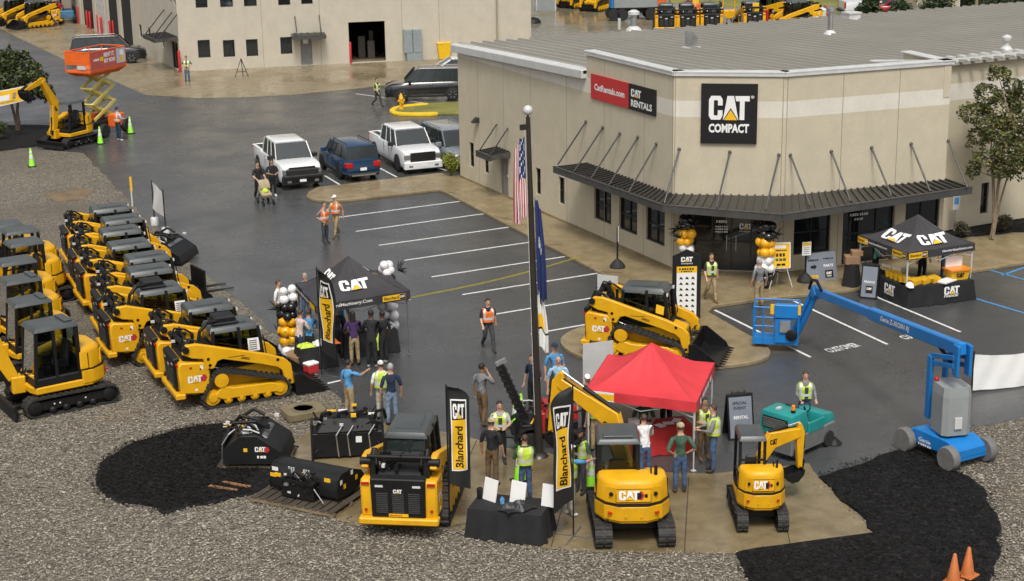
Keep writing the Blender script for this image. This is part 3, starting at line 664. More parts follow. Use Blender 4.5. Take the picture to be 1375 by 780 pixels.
sg = thing('wall_sign', 'large square black sign with yellow triangle above the corner entrance', 'sign', wpt(frC, c0, zb_, 0)); fl = (Vector((0, 0, 0)), frC[1], frC[2]); ws, hs_ = c1 - c0, zt - zb_
mb = MB(); wbox(mb, fl, 0, ws, 0, hs_, 0, .10); mb.build('panel', SBLK, sg)
mb = MB(); logo(mb, planef(wpt(fl, ws * .14, hs_ * .40, .10), frC[1], (0, 0, 1)), ws * .72, hs_ * .40, (0, 1, 2)); write(mb, planef(wpt(fl, ws * .14, hs_ * .18, .10), frC[1], (0, 0, 1)), 'COMPACT', ws * .72, hs_ * .155, 0, .045); write(mb, planef(wpt(fl, ws * .88, hs_ * .76, .10), frC[1], (0, 0, 1)), '®', ws * .06, hs_ * .05, 0); mb.build('lettering', [WHT, YPR, SBLK], sg)

# ------------------------------------------------------------------ far building
fa, fb_ = P(243, 96), P(600, 79)
fa = (fa.x, fa.y); fb_ = (fb_.x, fb_.y); dd = (Vector(fb_) - Vector(fa)).normalized()
fB = thing('workshop_building', 'pale precast workshop building with overhead doors and small windows, upper left', 'building')
fr0 = fr_of(fa, fb_); Lf = sz(fr0, 713, 20)[0]; fb_ = tuple((Vector(fa) + dd * Lf))
frF = fr_of(fa, fb_)
def pxr(fr, x0, y0, x1, y1):
 a = sz(fr, x0, y0); b = sz(fr, x1, y1); return (min(a[0], b[0]), max(a[0], b[0]), min(a[1], b[1]), max(a[1], b[1]))
wins = [pxr(frF, *r) for r in ((265, 54, 283, 77), (299, 54, 316, 76), (330, 53, 347, 75), (376, 50, 393, 72), (262, -5, 279, 10), (295, -5, 313, 9), (327, -6, 345, 8), (373, -8, 390, 6.5), (404, -8, 420, 5))]
garage = pxr(frF, 467.5, 30, 518.5, 82); garage = (garage[0], garage[1], .05, garage[3])
door2 = pxr(frF, 403, 52, 420, 86); door2 = (door2[0], door2[1], .05, door2[3])
wall('wall', fa, fb_, 0, 9.5, wins + [garage, door2], FARW, fB, .25)
for h in wins: window(frF, h, fB, 1, 1, depth=.16)
mb = MB(); wbox(mb, frF, *door2, -.2, -.1); d_ = mb.build('door', DOORG, fB); mb = MB(); wbox(mb, frF, door2[0] + .2, door2[1] - .25, 1.55, 1.95, -.1, -.085); mb.build('door_sign', WHT, d_)
zc = door2[3] + .3; cn, q = canopy('door_canopy', (offs(frF, door2[0] - .6, 0), offs(frF, door2[1] + .9, 0)), (offs(frF, door2[0] - .6, 1.1), offs(frF, door2[1] + .9, 1.1)), zc + .1, zc, .06, fB, 5)
for s in (door2[0] - .3, door2[1] + .6): mb = MB(); mb.tube(wpt(frF, s, zc + .05, 1.), wpt(frF, s, zc + 1.3, .03), .035); mb.build('strut', DKM, cn)
DARKIN = M('interior_shade_black', (.012, .011, .010), .9)  # near-black colour puts the indoor shade into the surfaces
mb = MB(); wbox(mb, frF, garage[0] - .5, garage[1] + .5, 0.02, 4, -6.0, -5.9); wbox(mb, frF, garage[0] - .6, garage[0] - .5, 0.02, 4, -6, -.3); wbox(mb, frF, garage[1] + .5, garage[1] + .6, .02, 4, -6, -.3); wbox(mb, frF, garage[0] - .5, garage[1] + .5, 4, 4.1, -6, -.3); mb.build('workshop_interior', DARKIN, fB)
mb = MB(); wbox(mb, frF, garage[0] + 1, garage[0] + 1.5, .02, 1.6, -3, -2.5); wbox(mb, frF, garage[0] + 1.9, garage[0] + 2.2, .02, 1.9, -3.4, -3.1); wbox(mb, frF, garage[1] - 1, garage[1] - .5, .02, 1.3, -2.4, -2); mb.build('workshop_racks', M('dull_steel', (.12, .11, .10), .6, .3), fB)
for x in (352, 430, 540, 590):
 s = sz(frF, x, 40)[0]; mb = MB(); wbox(mb, frF, s - .015, s + .015, 0, 9.4, -.01, .004); mb.build('wall_joint', M('joint_grey', (.25, .22, .17), .9), fB)
mb = MB(); s = sz(frF, 667, 20)[0]; wbox(mb, frF, s - .06, s + .06, 0.1, 9.4, .02, .14); mb.build('downpipe', M('downpipe_tan', (.3, .26, .18), .5), fB)
# left flank with overhead doors
fl_b = (fa[0] - dd.y * 60 * 1.0, fa[1] + dd.x * 60)
flank_a = (fa[0] + .02, fa[1] + 60)
frK = fr_of(flank_a, fa); LK = 60
def kr(x0, y0, x1, y1):
 r_ = pxr(frK, x0, y0, x1, y1); return r_
kw = [kr(186, 32, 191, 51), kr(198, 36, 203, 56), kr(205, 42, 208, 59), kr(217.5, 54, 221, 65), kr(227, -4, 230, 5), kr(233, -2, 236, 7.5), kr(213, -8, 215, 1)]
kd = kr(229.5, 54, 241, 92); kd = (kd[0], kd[1], .05, kd[3])
gar = []
for x0, x1 in ((112, 125), (146, 158), (163, 176)):
 a = sz(frK, x0, 20)[0]; b = sz(frK, x1, 20)[0]; gar.append((min(a, b), max(a, b), .05, 4.2))
wd = sz(frK, 131, 20)[0], sz(frK, 141.5, 20)[0]
wall('wall', flank_a, fa, 0, 9.5, [h for h in kw + [kd] + gar if 0 < h[0] and h[1] < LK], FARW, fB, .3)
for h in kw: window(frK, h, fB, depth=.16)
window(frK, kd, fB, 2, 1, 'door')
for h in gar: mb = MB(); wbox(mb, frK, *h, -.16, -.06); mb.build('opening_shade_panel', DARKIN, fB)  # solid dark panel stands in for the shade inside each open doorway
mb = MB(); wbox(mb, frK, min(wd), max(wd), .05, 4.2, .0, .05)
for i in range(7): wbox(mb, frK, min(wd), max(wd), .06 + i * .6, .10 + i * .6, .05, .07)
mb.build('overhead_door', COPE, fB)
s_ = [sz(frK, x, 20)[0] for x in (108, 128, 144, 160.5)]
for s in s_: mb = MB(); wbox(mb, frK, s - .45, s + .45, 0, 9.4, .0, .06); mb.build('pilaster', FARW, fB)
zc = kd[3] + .35; cn, q = canopy('door_canopy', (offs(frK, kd[0] - 1.5, 0), offs(frK, min(kd[1] + .8, LK - .2), 0)), (offs(frK, kd[0] - 1.5, 1.6), offs(frK, min(kd[1] + .8, LK - .2), 1.6)), zc + .1, zc, .07, fB, 6)
for s in (kd[0] - 1.2, (kd[0] + kd[1]) / 2, kd[1] + .5): mb = MB(); mb.tube(wpt(frK, s, zc + .05, 1.5), wpt(frK, s, zc + 1.7, .03), .04); mb.build('strut', DKM, cn)
# right flank + flat roof of far building
wall('wall', fb_, (fb_[0] - dd.y * 40, fb_[1] + dd.x * 40), 0, 9.5, [], FARW, fB)
mb = MB(); mb.add([Vector((fa[0], fa[1], 9.4)), Vector((fb_[0], fb_[1], 9.4)), Vector((fb_[0] - dd.y * 60, fb_[1] + dd.x * 60, 9.4)), Vector((fl_b[0], fl_b[1], 9.4))], [(0, 1, 2, 3)]); mb.build('roof', RFM, fB)
# bollards, electric cabinets, bin
def bollard(p, h, label):
 mb = MB(); mb.lathe([(.10, 0), (.10, h - .05), (.07, h), (.001, h + .03)], n=12); o = mb.build('bollard', RED_B); o.location = (p[0], p[1], .014); return tag(o, label, 'bollard', 'red bollards by the workshop')
for (x, y), lb in zip(((471, 85), (523, 82), (242, 97), (118, 38), (122, 39.5), (132.5, 44), (137, 47.5), (149, 53), (153.5, 53), (166, 56), (106, 32)), ('red bollard left of the dark workshop door', 'red bollard right of the dark workshop door', 'red bollard at the corner of the workshop building', 'farther of two red bollards by the farthest dark overhead opening', 'nearer of two red bollards by the farthest dark overhead opening', 'red bollard left of the white overhead door', 'red bollard right of the white overhead door', 'left red bollard in front of the middle dark overhead opening', 'right red bollard in front of the middle dark overhead opening', 'red bollard by the overhead opening behind the dark utility vehicle', 'red bollard beside the blue lift')):
 p = P(x, y); bollard(p, 1.5, lb)
s0, s1 = sz(frF, 541, 60)[0], sz(frF, 565.5, 60)[0]; t = thing('electric_cabinet', 'grey twin door electric cabinet on the workshop wall', 'cabinet', wpt(frF, s0, 0, 0)); fl = (Vector((0, 0, 0)), frF[1], frF[2]); w = s1 - s0
CABG2 = M('cabinet_grey', (.27, .31, .32), .45, .2, .1)
for i in range(2): mb = MB(); wbox(mb, fl, w * i / 2 + .02, w * (i + 1) / 2 - .02, .62, 2.25, .01, .42); mb.build('cabinet_door', CABG2, t, bevel=.01)
mb = MB(); wbox(mb, fl, .2, w, .02, .6, .01, .5); mb.build('base_box', CABG2, t)
p = P(596, 79); t = thing('yellow_bin', 'yellow plastic bin by the workshop wall', 'bin', (p.x, p.y, .014), head(fa, fb_))
YBIN = M('bin_yellow', (.75, .45, .01), .45, 0, .06); mb = MB(); mb.hexa([(-.4, -.35, 0), (.4, -.35, 0), (.4, .35, 0), (-.4, .35, 0)], [(-.5, -.4, 1.1), (.5, -.4, 1.1), (.5, .4, 1.1), (-.5, .4, 1.1)]); mb.build('body', YBIN, t, bevel=.03); MB().box(-.52, .52, -.42, .42, 1.1, 1.2).build('lid', YBIN, t, bevel=.03)
# ------------------------------------------------------------------ compact machines
TRK = M('track_rubber', (.020, .019, .018), .7, 0, .3, 6, dirt=.7, dirtcol=(.085, .07, .055))
SEATM = M('seat_vinyl', (.02, .02, .022), .6)
def belt(mb, path, w, th, y, m=0, lug=.045, every=.15):
 """closed rubber belt round a loop of (x,z) points (clockwise seen from -y), centred at y, with tread lugs"""
 pts = []
 n = len(path)
 for i in range(n):
  a = Vector(path[i]); b = Vector(path[(i + 1) % n]); k = max(1, int((b - a).length / every))
  pts += [a.lerp(b, j / k) for j in range(k)]
 n = len(pts); nor = []
 for i in range(n):
  d = (pts[(i + 1) % n] - pts[i - 1]).normalized(); nor.append(Vector((-d.y, d.x)))
 c = sum(pts, Vector((0, 0))) / n
 if sum(nor[i].dot(pts[i] - c) for i in range(n)) < 0: nor = [-v for v in nor]
 vs = []
 for i in range(n):
  p, q = pts[i], pts[i] + nor[i] * th
  vs += [(p.x, y - w / 2, p.y), (p.x, y + w / 2, p.y), (q.x, y + w / 2, q.y), (q.x, y - w / 2, q.y)]
 fs = []
 for i in range(n):
  j = (i + 1) % n
  for k in range(4): fs.append((i * 4 + k, i * 4 + (k + 1) % 4, j * 4 + (k + 1) % 4, j * 4 + k))
 mb.add(vs, fs, m)
 for i in range(0, n):
  a = pts[i]; b = pts[(i + 1) % n]; d = (b - a);
  if d.length < .02: continue
  u = nor[i]; q0 = a + d * .2 + u * th * .9; q1 = a + d * .72 + u * th * .9; t0 = q0 + u * lug + d * .06; t1 = q1 + u * lug - d * .06
  for ya, yb in ((y - w / 2 - .004, y - .03), (y + .03, y + w / 2 + .004)):
   mb.hexa([(q0.x, ya, q0.y), (q1.x, ya, q1.y), (q1.x, yb, q1.y), (q0.x, yb, q0.y)], [(t0.x, ya, t0.y), (t1.x, ya, t1.y), (t1.x, yb, t1.y), (t0.x, yb, t0.y)], m)
def arc(cx, cz, r, a0, a1, n): return [(cx + r * math.cos(R(a0 + (a1 - a0) * i / n)), cz + r * math.sin(R(a0 + (a1 - a0) * i / n))) for i in range(n + 1)]
def hexmark(mb, f, x, y, r, m=3):
 pts = [(x + r * math.cos(R(60 * i)), y + r * math.sin(R(60 * i))) for i in range(6)]
 mb.add([f(a, b, .003) for a, b in pts], [tuple(range(6))], m)
DEC = [WHT, YPR, BPR, RPR]

def make_ctl(name, label, bucket='bucket', roofbox=False, card=True, detail=True):
 t = thing(name, label, 'track loader')
 # undercarriage: raised drive sprocket at the rear
 loop = arc(1.02, .30, .25, 70, -90, 5) + arc(-.88, .30, .25, -90, -170, 3) + arc(-.62, .78, .22, 150, 70, 4)
 for s in (-1, 1):
  y = s * .80
  mb = MB(); belt(mb, loop, .40, .045, y); tr = mb.build('track', TRK, t)
  mb = MB(); mb.prism([(-.84, .34), (-.60, .22), (1.00, .22), (1.10, .36), (.80, .50), (-.30, .52), (-.60, .62)], y - .17, y + .17, 'y'); mb.build('track_frame', YEL, tr, bevel=.02)
  mb = MB()
  mb.lathe([(.05, -.2), (.20, -.19), (.20, -.12), (.12, -.10), (.12, .10), (.20, .12), (.20, .19), (.05, .2)], (-.62, y, .78), 16, axis='y'); mb.build('sprocket', YEL, tr)
  for cx, cz, r in ((1.02, .30, .235), (-.88, .30, .235), (-.45, .19, .13), (-.08, .19, .13), (.30, .19, .13), (.66, .19, .13)):
   MB().lathe([(.04, -.175), (r * .5, -.17), (r * .55, -.13), (r * .95, -.12), (r * .95, .12), (r * .55, .13), (r * .5, .17), (.04, .175)], (cx, y, cz), 14, axis='y').build('roller', YEL, tr)
 # tub
 mb = MB(); mb.prism([(-1.35, .34), (.95, .34), (1.15, .55), (1.15, .80), (.55, 1.0), (-1.35, 1.0)], -.58, .58, 'y'); mb.build('chassis', YEL, t, bevel=.03)
 # engine body and side panels
 mb = MB(); mb.prism([(-1.72, .50), (-.95, .42), (-.88, 1.00), (-1.02, 1.32), (-1.66, 1.40), (-1.76, 1.30)], -.86, .86, 'y'); eb = mb.build('engine_body', YEL, t, bevel=.04)
 mb = MB(); mb.box(-1.88, -1.60, -.90, .90, .36, .52); mb.build('rear_bumper', YEL, t, bevel=.03)
 # rear door with three louvre panels
 mb = MB(); mb.hexa([(-1.80, -.60, .52), (-1.70, -.60, .52), (-1.70, .60, .52), (-1.80, .60, .52)], [(-1.84, -.62, 1.44), (-1.66, -.62, 1.50), (-1.66, .62, 1.50), (-1.84, .62, 1.44)]); rd = mb.build('rear_door', BLK, t, bevel=.02)
 for cy in (-.36, 0, .36):
  mb = MB()
  for i in range(11):
   z = .64 + i * .045; xx = -1.80 - (z - .52) / .82 * .035
   mb.box(xx - .018, xx, cy - .13, cy + .13, z, z + .022)
  mb.build('louvre', M('louvre_grey', (.05, .05, .052), .5), rd)
 mb = MB(); f = planef((-1.838, .10, 1.12), (0, -1, 0), (-.04, 0, 1)); logo(mb, f, .20, .09, (0, 1, 2)); mb.build('door_lettering', DEC, rd)
 mb = MB(); f = planef((-1.806, .22, .545), (0, -1, 0), (-.04, 0, 1)); mb.add([f(0, 0, .004), f(.44, 0, .004), f(.44, .075, .004), f(0, .075, .004)], [(0, 1, 2, 3)], 1); write(mb, planef((-1.810, .20, .56), (0, -1, 0), (-.04, 0, 1)), 'Blanchard', .27, .045, 3, .02); mb.build('dealer_plate', DEC, rd)
 for s in (-1, 1):
  MB().box(-1.80, -1.76, s * .74 - .09, s * .74 + .09, 1.29, 1.335).build('tail_lamp', REDL, t)
  MB().box(-1.838, -1.825, s * .42 - .09, s * .42 + .09, 1.25, 1.30).build('work_lamp', LENS, rd)
  MB().lathe([(.035, -.012), (.035, .0)], (-1.765, s * .74, .68), 10, axis='x').build('reflector', REDL, t)
  f = planef((-1.52, -.862, .80), (1, 0, 0), (0, 0, 1)) if s < 0 else planef((-1.02, .862, .80), (-1, 0, 0), (0, 0, 1))
  mb = MB(); hexmark(mb, f, .43, .10, .11, 3); logo(mb, f, .40, .19, (0, 1, 2)); mb.add([f(.36, .34), f(.44, .34), f(.44, .46), f(.36, .46)], [(0, 1, 2, 3)], 0); mb.build('side_lettering', DEC, t)
  MB().lathe([(.025, -.006), (.025, .004)], (-1.15, s * .862, 1.16), 8, axis='y').build('panel_latch', BPR, t)
  # rear uprights that carry the lift arms
  mb = MB(); mb.prism([(-1.60, 1.30), (-1.15, 1.30), (-1.20, 1.62), (-1.38, 1.86), (-1.56, 1.82)], s * .60 - .07, s * .60 + .07, 'y'); mb.build('tower', BLK, t, bevel=.02)
  # arm
  mb = MB(); poly = [(-1.62, 1.62), (-1.50, 1.86), (-1.20, 1.86), (.72, 1.30), (1.22, 1.10), (1.40, .92), (1.46, .34), (1.22, .32), (1.14, .76), (1.00, .88), (.60, 1.02), (-.52, 1.34), (-.66, 1.30), (-.78, 1.10), (-.98, 1.12), (-1.06, 1.42), (-1.36, 1.48)]
  mb.prism(poly, s * .77 - .08, s * .77 + .08, 'y'); arm = mb.build('lift_arm', YEL, t, bevel=.018)
  for (hx, hz) in ((-.88, 1.22), (-.92, 1.40), (1.02, 1.10), (1.33, .45)):
   MB().lathe([(.045, -.01), (.045, .012)], (hx, s * .85, hz), 10, axis='y').build('pin', BLK, arm)
  f = planef((-.02, -.852, 1.275), (1, 0, -.27), (.27, 0, 1)) if s < 0 else planef((.30, .852, 1.19), (-1, 0, .27), (.27, 0, 1))
  mb = MB(); write(mb, f, '299D3' if s < 0 else '299D3', .24, .07, 2, .03); mb.build('arm_lettering', DEC, arm)
  # black end castings and hydraulic cylinders at the rear
  mb = MB(); mb.tube((-1.52, s * .77 - .13, 1.74), (-1.52, s * .77 + .11, 1.74), .095, 12); mb.tube((-1.52, s * .60, 1.74), (-1.30, s * .60, 1.95), .065, 10); mb.build('arm_pivot', BLK, arm)
  mb = MB(); mb.tube((-1.30, s * .62, .95), (-.95, s * .66, 1.36), .055, 10, 0); mb.tube((.40, s * .66, .78), (-.55, s * .66, 1.02), .05, 10, 0); mb.tube((-.55, s * .66, 1.02), (-.90, s * .66, 1.14), .028, 8, 1); mb.build('lift_cylinder', [BLK, CHR], t)
 for s in (-1, 1):
  MB().path([(-1.45, s * .45, 1.5), (-1.62, s * .5, 1.72), (-1.5, s * .52, 1.98), (-1.2, s * .58, 1.9), (-.95, s * .64, 1.7)], .03, 6).build('hydraulic_hose', BLK, t)
  MB().path([(.45, s * .60, 1.02), (-.1, s * .62, 1.0), (-.6, s * .60, 1.12), (-.95, s * .58, 1.35)], .03, 6).build('hydraulic_hose', BLK, t)
  for k, (dx, dz, m) in enumerate(((-1.42, 1.22, REDL), (-1.0, .60, BPR), (-1.30, .58, WHT))): MB().box(dx - .035, dx + .035, s * .862 - .003, s * .862 + .003, dz - .03, dz + .03).build('decal', m, t)
  MB().box(-.905, -.895, s * .80, s * .864, .50, 1.25).build('panel_seam', BPR, t); MB().box(-.35, .10, s * .853 - .002, s * .853 + .002, 1.36, 1.375).build('arm_crease', BPR, t)
  MB().path([(.76, s * .5, 1.15), (.80, s * .5, 1.2), (.74, s * .48, 1.75), (.70, s * .48, 1.78)], .016, 6).build('grab_rail', BLK, t); MB().box(.60, .70, s * .46 - .05, s * .46 + .05, 1.93, 2.01).build('work_lamp', LENS, t)
 MB().tube((-1.05, .38, 1.45), (-1.05, .38, 1.80), .045, 8).build('exhaust', BLK, t); clutter(t, (-1.6, -1.1, -.6, .6, 1.5, 1.95), 26, 5, .12); clutter(t, (1.2, 1.5, -.7, .7, .5, .95), 12, 7, .1)
 mb = MB(); mb.tube((-1.50, -.62, 1.80), (-1.50, .62, 1.80), .07, 10); mb.build('cross_tube', BLK, t)
 mb = MB(); mb.prism([(-1.62, 1.41), (-.74, 1.41), (-.74, 1.50), (-1.50, 1.52)], -.50, .50, 'y'); mb.build('engine_hood', BLK, t, bevel=.03)
 # cab
 mb = MB(); mb.box(-.72, .74, -.53, .53, .96, 1.10); cab = mb.build('cab', BLK, t); y1, y2 = .52, .47
 posts = [((-.72, y1, 1.0), (-.66, y2, 2.05)), ((.10, y1, 1.0), (.05, y2, 2.08)), ((.72, y1, 1.0), (.60, y2, 2.05))]
 for a, b in posts:
  for s in (-1, 1): MB().bar((a[0], a[1] * s, a[2]), (b[0], b[1] * s, b[2]), .09, .09, up=(0, 1, 0)).build('post', BLK, cab, bevel=.012)
 mb = MB(); mb.hexa([(-.76, -.53, 1.97), (.68, -.53, 1.97), (.68, .53, 1.97), (-.76, .53, 1.97)], [(-.70, -.43, 2.13), (.50, -.43, 2.15), (.50, .43, 2.15), (-.70, .43, 2.13)]); mb.build('roof', CABG, cab, bevel=.06, seg=2)
 mb = MB(); mb.hexa([(-.50, -.30, 2.135), (.35, -.30, 2.155), (.35, .30, 2.155), (-.50, .30, 2.135)], [(-.45, -.26, 2.165), (.30, -.26, 2.175), (.30, .26, 2.175), (-.45, .26, 2.165)]); mb.build('roof_hatch', CABG, cab, bevel=.01)
 for s in (-1, 1):
  mb = MB(); mb.hexa([(-.68, s * .512, 1.10), (.70, s * .512, 1.10), (.70, s * .502, 1.10), (-.68, s * .502, 1.10)], [(-.64, s * .468, 2.03), (.58, s * .468, 2.03), (.58, s * .458, 2.03), (-.64, s * .458, 2.03)]); mb.build('side_window', CLR, cab)
  mb = MB()
  for i in range(1, 6): mb.bar((-.64 + i * .21, s * .49, 1.14), (-.60 + i * .20, s * .45, 2.0), .012, .02, up=(0, 1, 0))
  for i in range(1, 4): z = 1.1 + i * .23; mb.bar((-.66, s * (.51 - .01 * i), z), (.66, s * (.51 - .01 * i), z), .012, .012)
  mb.build('window_mesh', BLK, cab)
 mb = MB(); mb.hexa([(-.74, -.46, 1.45), (-.73, -.46, 1.45), (-.73, .46, 1.45), (-.74, .46, 1.45)], [(-.70, -.42, 2.0), (-.69, -.42, 2.0), (-.69, .42, 2.0), (-.70, .42, 2.0)]); mb.build('rear_window', GLS, cab)
 mb = MB(); mb.hexa([(.68, -.48, .98), (.70, -.48, .98), (.70, .48, .98), (.68, .48, .98)], [(.58, -.44, 2.02), (.60, -.44, 2.02), (.60, .44, 2.02), (.58, .44, 2.02)]); mb.build('front_door', CLR, cab)
 mb = MB(); mb.box(-.45, .05, -.25, .25, 1.0, 1.18); mb.hexa([(-.50, -.25, 1.18), (-.38, -.25, 1.18), (-.38, .25, 1.18), (-.50, .25, 1.18)], [(-.60, -.22, 1.75), (-.50, -.22, 1.75), (-.50, .22, 1.75), (-.60, .22, 1.75)]); mb.build('seat', SEATM, cab, bevel=.04)
 MB().box(-.70, .66, -.46, .46, .94, .98).build('cab_floor', BLK, cab)
 mb = MB(); mb.hexa([(-.98, -.45, 1.0), (-.76, -.5, 1.0), (-.76, .5, 1.0), (-.98, .45, 1.0)], [(-.92, -.42, 1.45), (-.76, -.47, 1.72), (-.76, .47, 1.72), (-.92, .42, 1.45)]); mb.build('cab_back', BLK, cab, bevel=.03)
 clutter(cab, (-.3, .6, -.4, .4, 1.0, 1.5), 14, 6, .2)
 if roofbox:
  mb = MB(); mb.box(-.55, .05, -.30, .30, 2.15, 2.36); mb.box(-.62, .12, -.36, .36, 2.15, 2.22); mb.build('roof_unit', BLK, cab, bevel=.03)
  mb = MB(); pts = [Vector((-.50, -.28, 2.28)), Vector((-.80, -.40, 2.28)), Vector((-1.02, -.48, 2.1)), Vector((-1.10, -.50, 1.75)), Vector((-1.08, -.48, 1.5))]; mb.path(pts, .05, 8); mb.build('hose', BLK, cab)
 if card:
  mb = MB(); mb.add([(.30, -.53, 1.35), (.62, -.53, 1.35), (.60, -.515, 1.72), (.28, -.515, 1.72)], [(0, 1, 2, 3)]); f = planef((.32, -.537, 1.40), (1, 0, 0), (0, .04, 1));
  for i in range(5): mb.add([f(0, i * .06, .003), f(.22, i * .06, .003), f(.22, i * .06 + .02, .003), f(0, i * .06 + .02, .003)], [(0, 1, 2, 3)], 1)
  o = mb.build('window_card', [WHT, BPR], cab)
 if bucket == 'bucket':
  W2 = .98; mb = MB(); prof = [(1.42, .62), (1.46, .10), (1.62, .03), (2.32, .03), (2.34, .055), (1.70, .075), (1.54, .16), (1.50, .62)]
  mb.prism(prof, -W2, W2, 'y');
  for s in (-1, 1): mb.prism([(1.44, .64), (1.45, .06), (1.6, .02), (2.30, .03), (2.22, .20), (1.62, .66)], s * W2 - .02, s * W2 + .02, 'y')
  bk = mb.build('bucket', BLKW, t)
  for i in range(9): y = -.9 + i * .225; MB().hexa([(2.30, y - .03, .025), (2.48, y - .015, .02), (2.48, y + .015, .02), (2.30, y + .03, .025)], [(2.28, y - .03, .08), (2.48, y - .015, .035), (2.48, y + .015, .035), (2.28, y + .03, .08)]).build('bucket_tooth', BLKW, bk)
  mb = MB(); mb.box(1.34, 1.44, -.60, .60, .18, .62); mb.build('coupler', BLK, t)
 else:
  mb = MB(); mb.box(1.34, 1.46, -.60, .60, .15, .62); mb.box(1.40, 1.50, -.55, -.25, .2, .56); mb.box(1.40, 1.50, .25, .55, .2, .56); mb.build('coupler', BLK, t, bevel=.01)
 return t
def thing_part(name, parent):
 o = bpy.data.objects.new(name, None); COL.objects.link(o); o.parent = parent; return o

def make_excavator(name, label, s=1.0, cab='cab', swing=0, boom=None, blade=True, lbl=True, buck=True, byaw=0, blen=1):
 """tracks point along +x; the house turns by swing; boom = (boom_deg, stick_deg, bucket_deg)"""
 t = thing(name, label, 'excavator')
 loop = arc(1.02, .27, .22, 90, -90, 5) + arc(-1.02, .27, .22, -90, -270, 5)
 for sd in (-1, 1):
  y = sd * .74; mb = MB(); belt(mb, loop, .40, .04, y, lug=.03); tr = mb.build('track', TRK, t)
  mb = MB(); mb.prism([(-.92, .16), (.92, .16), (.98, .28), (.9, .40), (-.9, .40), (-.98, .28)], y - .13, y + .13, 'y'); mb.build('track_frame', BLK, tr, bevel=.015)
  for cx, r in ((1.02, .2), (-1.02, .2), (-.55, .1), (-.18, .1), (.18, .1), (.55, .1)):
   MB().lathe([(.03, -.19), (r * .6, -.185), (r, -.15), (r, .15), (r * .6, .185), (.03, .19)], (cx, y, .27 if r > .15 else .14), 14, axis='y').build('roller', BLK, tr)
  for cx in (-.35, .35, .5): MB().lathe([(.022, -.004), (.022, .004)], (cx, y + sd * .134, .30), 8, axis='y').build('marker', WHT, tr)
 mb = MB(); mb.box(-.55, .55, -.56, .56, .22, .46); mb.lathe([(.5, .45), (.5, .60)], n=20); mb.build('carbody', BLK, t, bevel=.02)
 if blade:
  mb = MB(); mb.prism([(1.52, .04), (1.60, .06), (1.55, .22), (1.62, .42), (1.54, .44), (1.46, .22)], -.94, .94, 'y')
  for sd in (-1, 1): mb.bar((.5, sd * .42, .30), (1.5, sd * .42, .22), .1, .12)
  mb.build('dozer_blade', BLK, t)
 ho = (t, swing)
 # rounded counterweight deck
 prof = [(.95, -.82), (1.05, -.55), (1.05, .55), (.95, .82), (-.55, .86), (-.92, .66), (-1.12, .30), (-1.12, -.30), (-.92, -.66), (-.55, -.86)]
 mb = MB(); mb.prism(prof, .60, .80, 'z'); mb.build('deck', YEL, ho, bevel=.03)
 cw = [(-.30, -.88), (-.30, .88), (-.62, .88), (-.96, .68), (-1.16, .34), (-1.16, -.34), (-.96, -.68), (-.62, -.88)]
 mb = MB(); mb.prism(cw[::-1], .66, 1.06, 'z'); mb.build('counterweight', YEL, ho, bevel=.035)
 cw2 = [(-.28, -.84), (-.28, .84), (-.60, .84), (-.90, .64), (-1.05, .36), (-1.05, -.36), (-.90, -.64), (-.60, -.84)]
 mb = MB(); n_ = len(cw2); mb.add([(x, y, 1.06) for x, y in cw2] + [(x * .95, y * .97, 1.54) for x, y in cw2] + [(x * .84 - .02, y * .9, 1.63) for x, y in cw2], [tuple(range(n_ - 1, -1, -1)), tuple(range(2 * n_, 3 * n_))] + [(i + k * n_, (i + 1) % n_ + k * n_, (i + 1) % n_ + (k + 1) * n_, i + (k + 1) * n_) for i in range(n_) for k in range(2)]); mb.build('engine_cover', YEL, ho, bevel=.025)
 mb = MB(); mb.hexa([(-.30, -.84, .78), (.85, -.84, .78), (.85, -.34, .78), (-.30, -.34, .78)], [(-.30, -.80, 1.58), (.50, -.80, 1.36), (.50, -.34, 1.36), (-.30, -.34, 1.58)]); mb.build('side_hood', YEL, ho, bevel=.04)
 mb = MB()
 for i in range(7): mb.box(-.14 + i * .075, -.10 + i * .075, -.842, -.828, .92, 1.22)
 mb.build('side_grille', BLK, ho)
 mb = MB(); mb.prism([(x * 1.001, y * 1.001) for x, y in cw[::-1]], 1.058, 1.066, 'z'); mb.build('body_seam', BPR, ho)
 MB().path([(.1, -.86, .82), (.6, -.84, .9), (1.1, -.4, .8), (1.35, -.1, 1.2)], .028, 6).build('hydraulic_hose', BLK, ho); MB().tube((-.62, -.55, 1.6), (-.62, -.55, 1.85), .04, 8).build('exhaust', BLK, ho)
 # rear service panel with emblem
 f = planef((-1.075, .40, 1.14), (0, -1, 0), (.11, 0, 1))
 mb = MB(); mb.add([f(0, 0, .006), f(.80, 0, .006), f(.80, .30, .006), f(0, .30, .006)], [(0, 1, 2, 3)]); mb.build('rear_panel', YEL, ho); mb = MB(); mb.add([f(-.012, -.012, .002), f(.812, -.012, .002), f(.812, .312, .002), f(-.012, .312, .002)], [(0, 1, 2, 3)]); mb.build('panel_gap', BPR, ho)
 mb = MB(); hexmark(mb, lambda a, b, l: f(a, b, .010), .54, .15, .12, 3); hexmark(mb, lambda a, b, l: f(a, b, .011), .515, .15, .095, 2); logo(mb, f, .0001, .0001, (0, 1, 2)); logo(mb, lambda a, b, l: f(a + .06, b + .05, l + .008), .48, .22, (0, 1, 2)); mb.add([f(.66, .10, .01), f(.73, .10, .01), f(.73, .19, .01), f(.66, .19, .01)], [(0, 1, 2, 3)], 2); mb.add([f(.30, .005, .01), f(.55, .005, .01), f(.55, .045, .01), f(.30, .045, .01)], [(0, 1, 2, 3)], 1); mb.build('rear_lettering', DEC, ho)
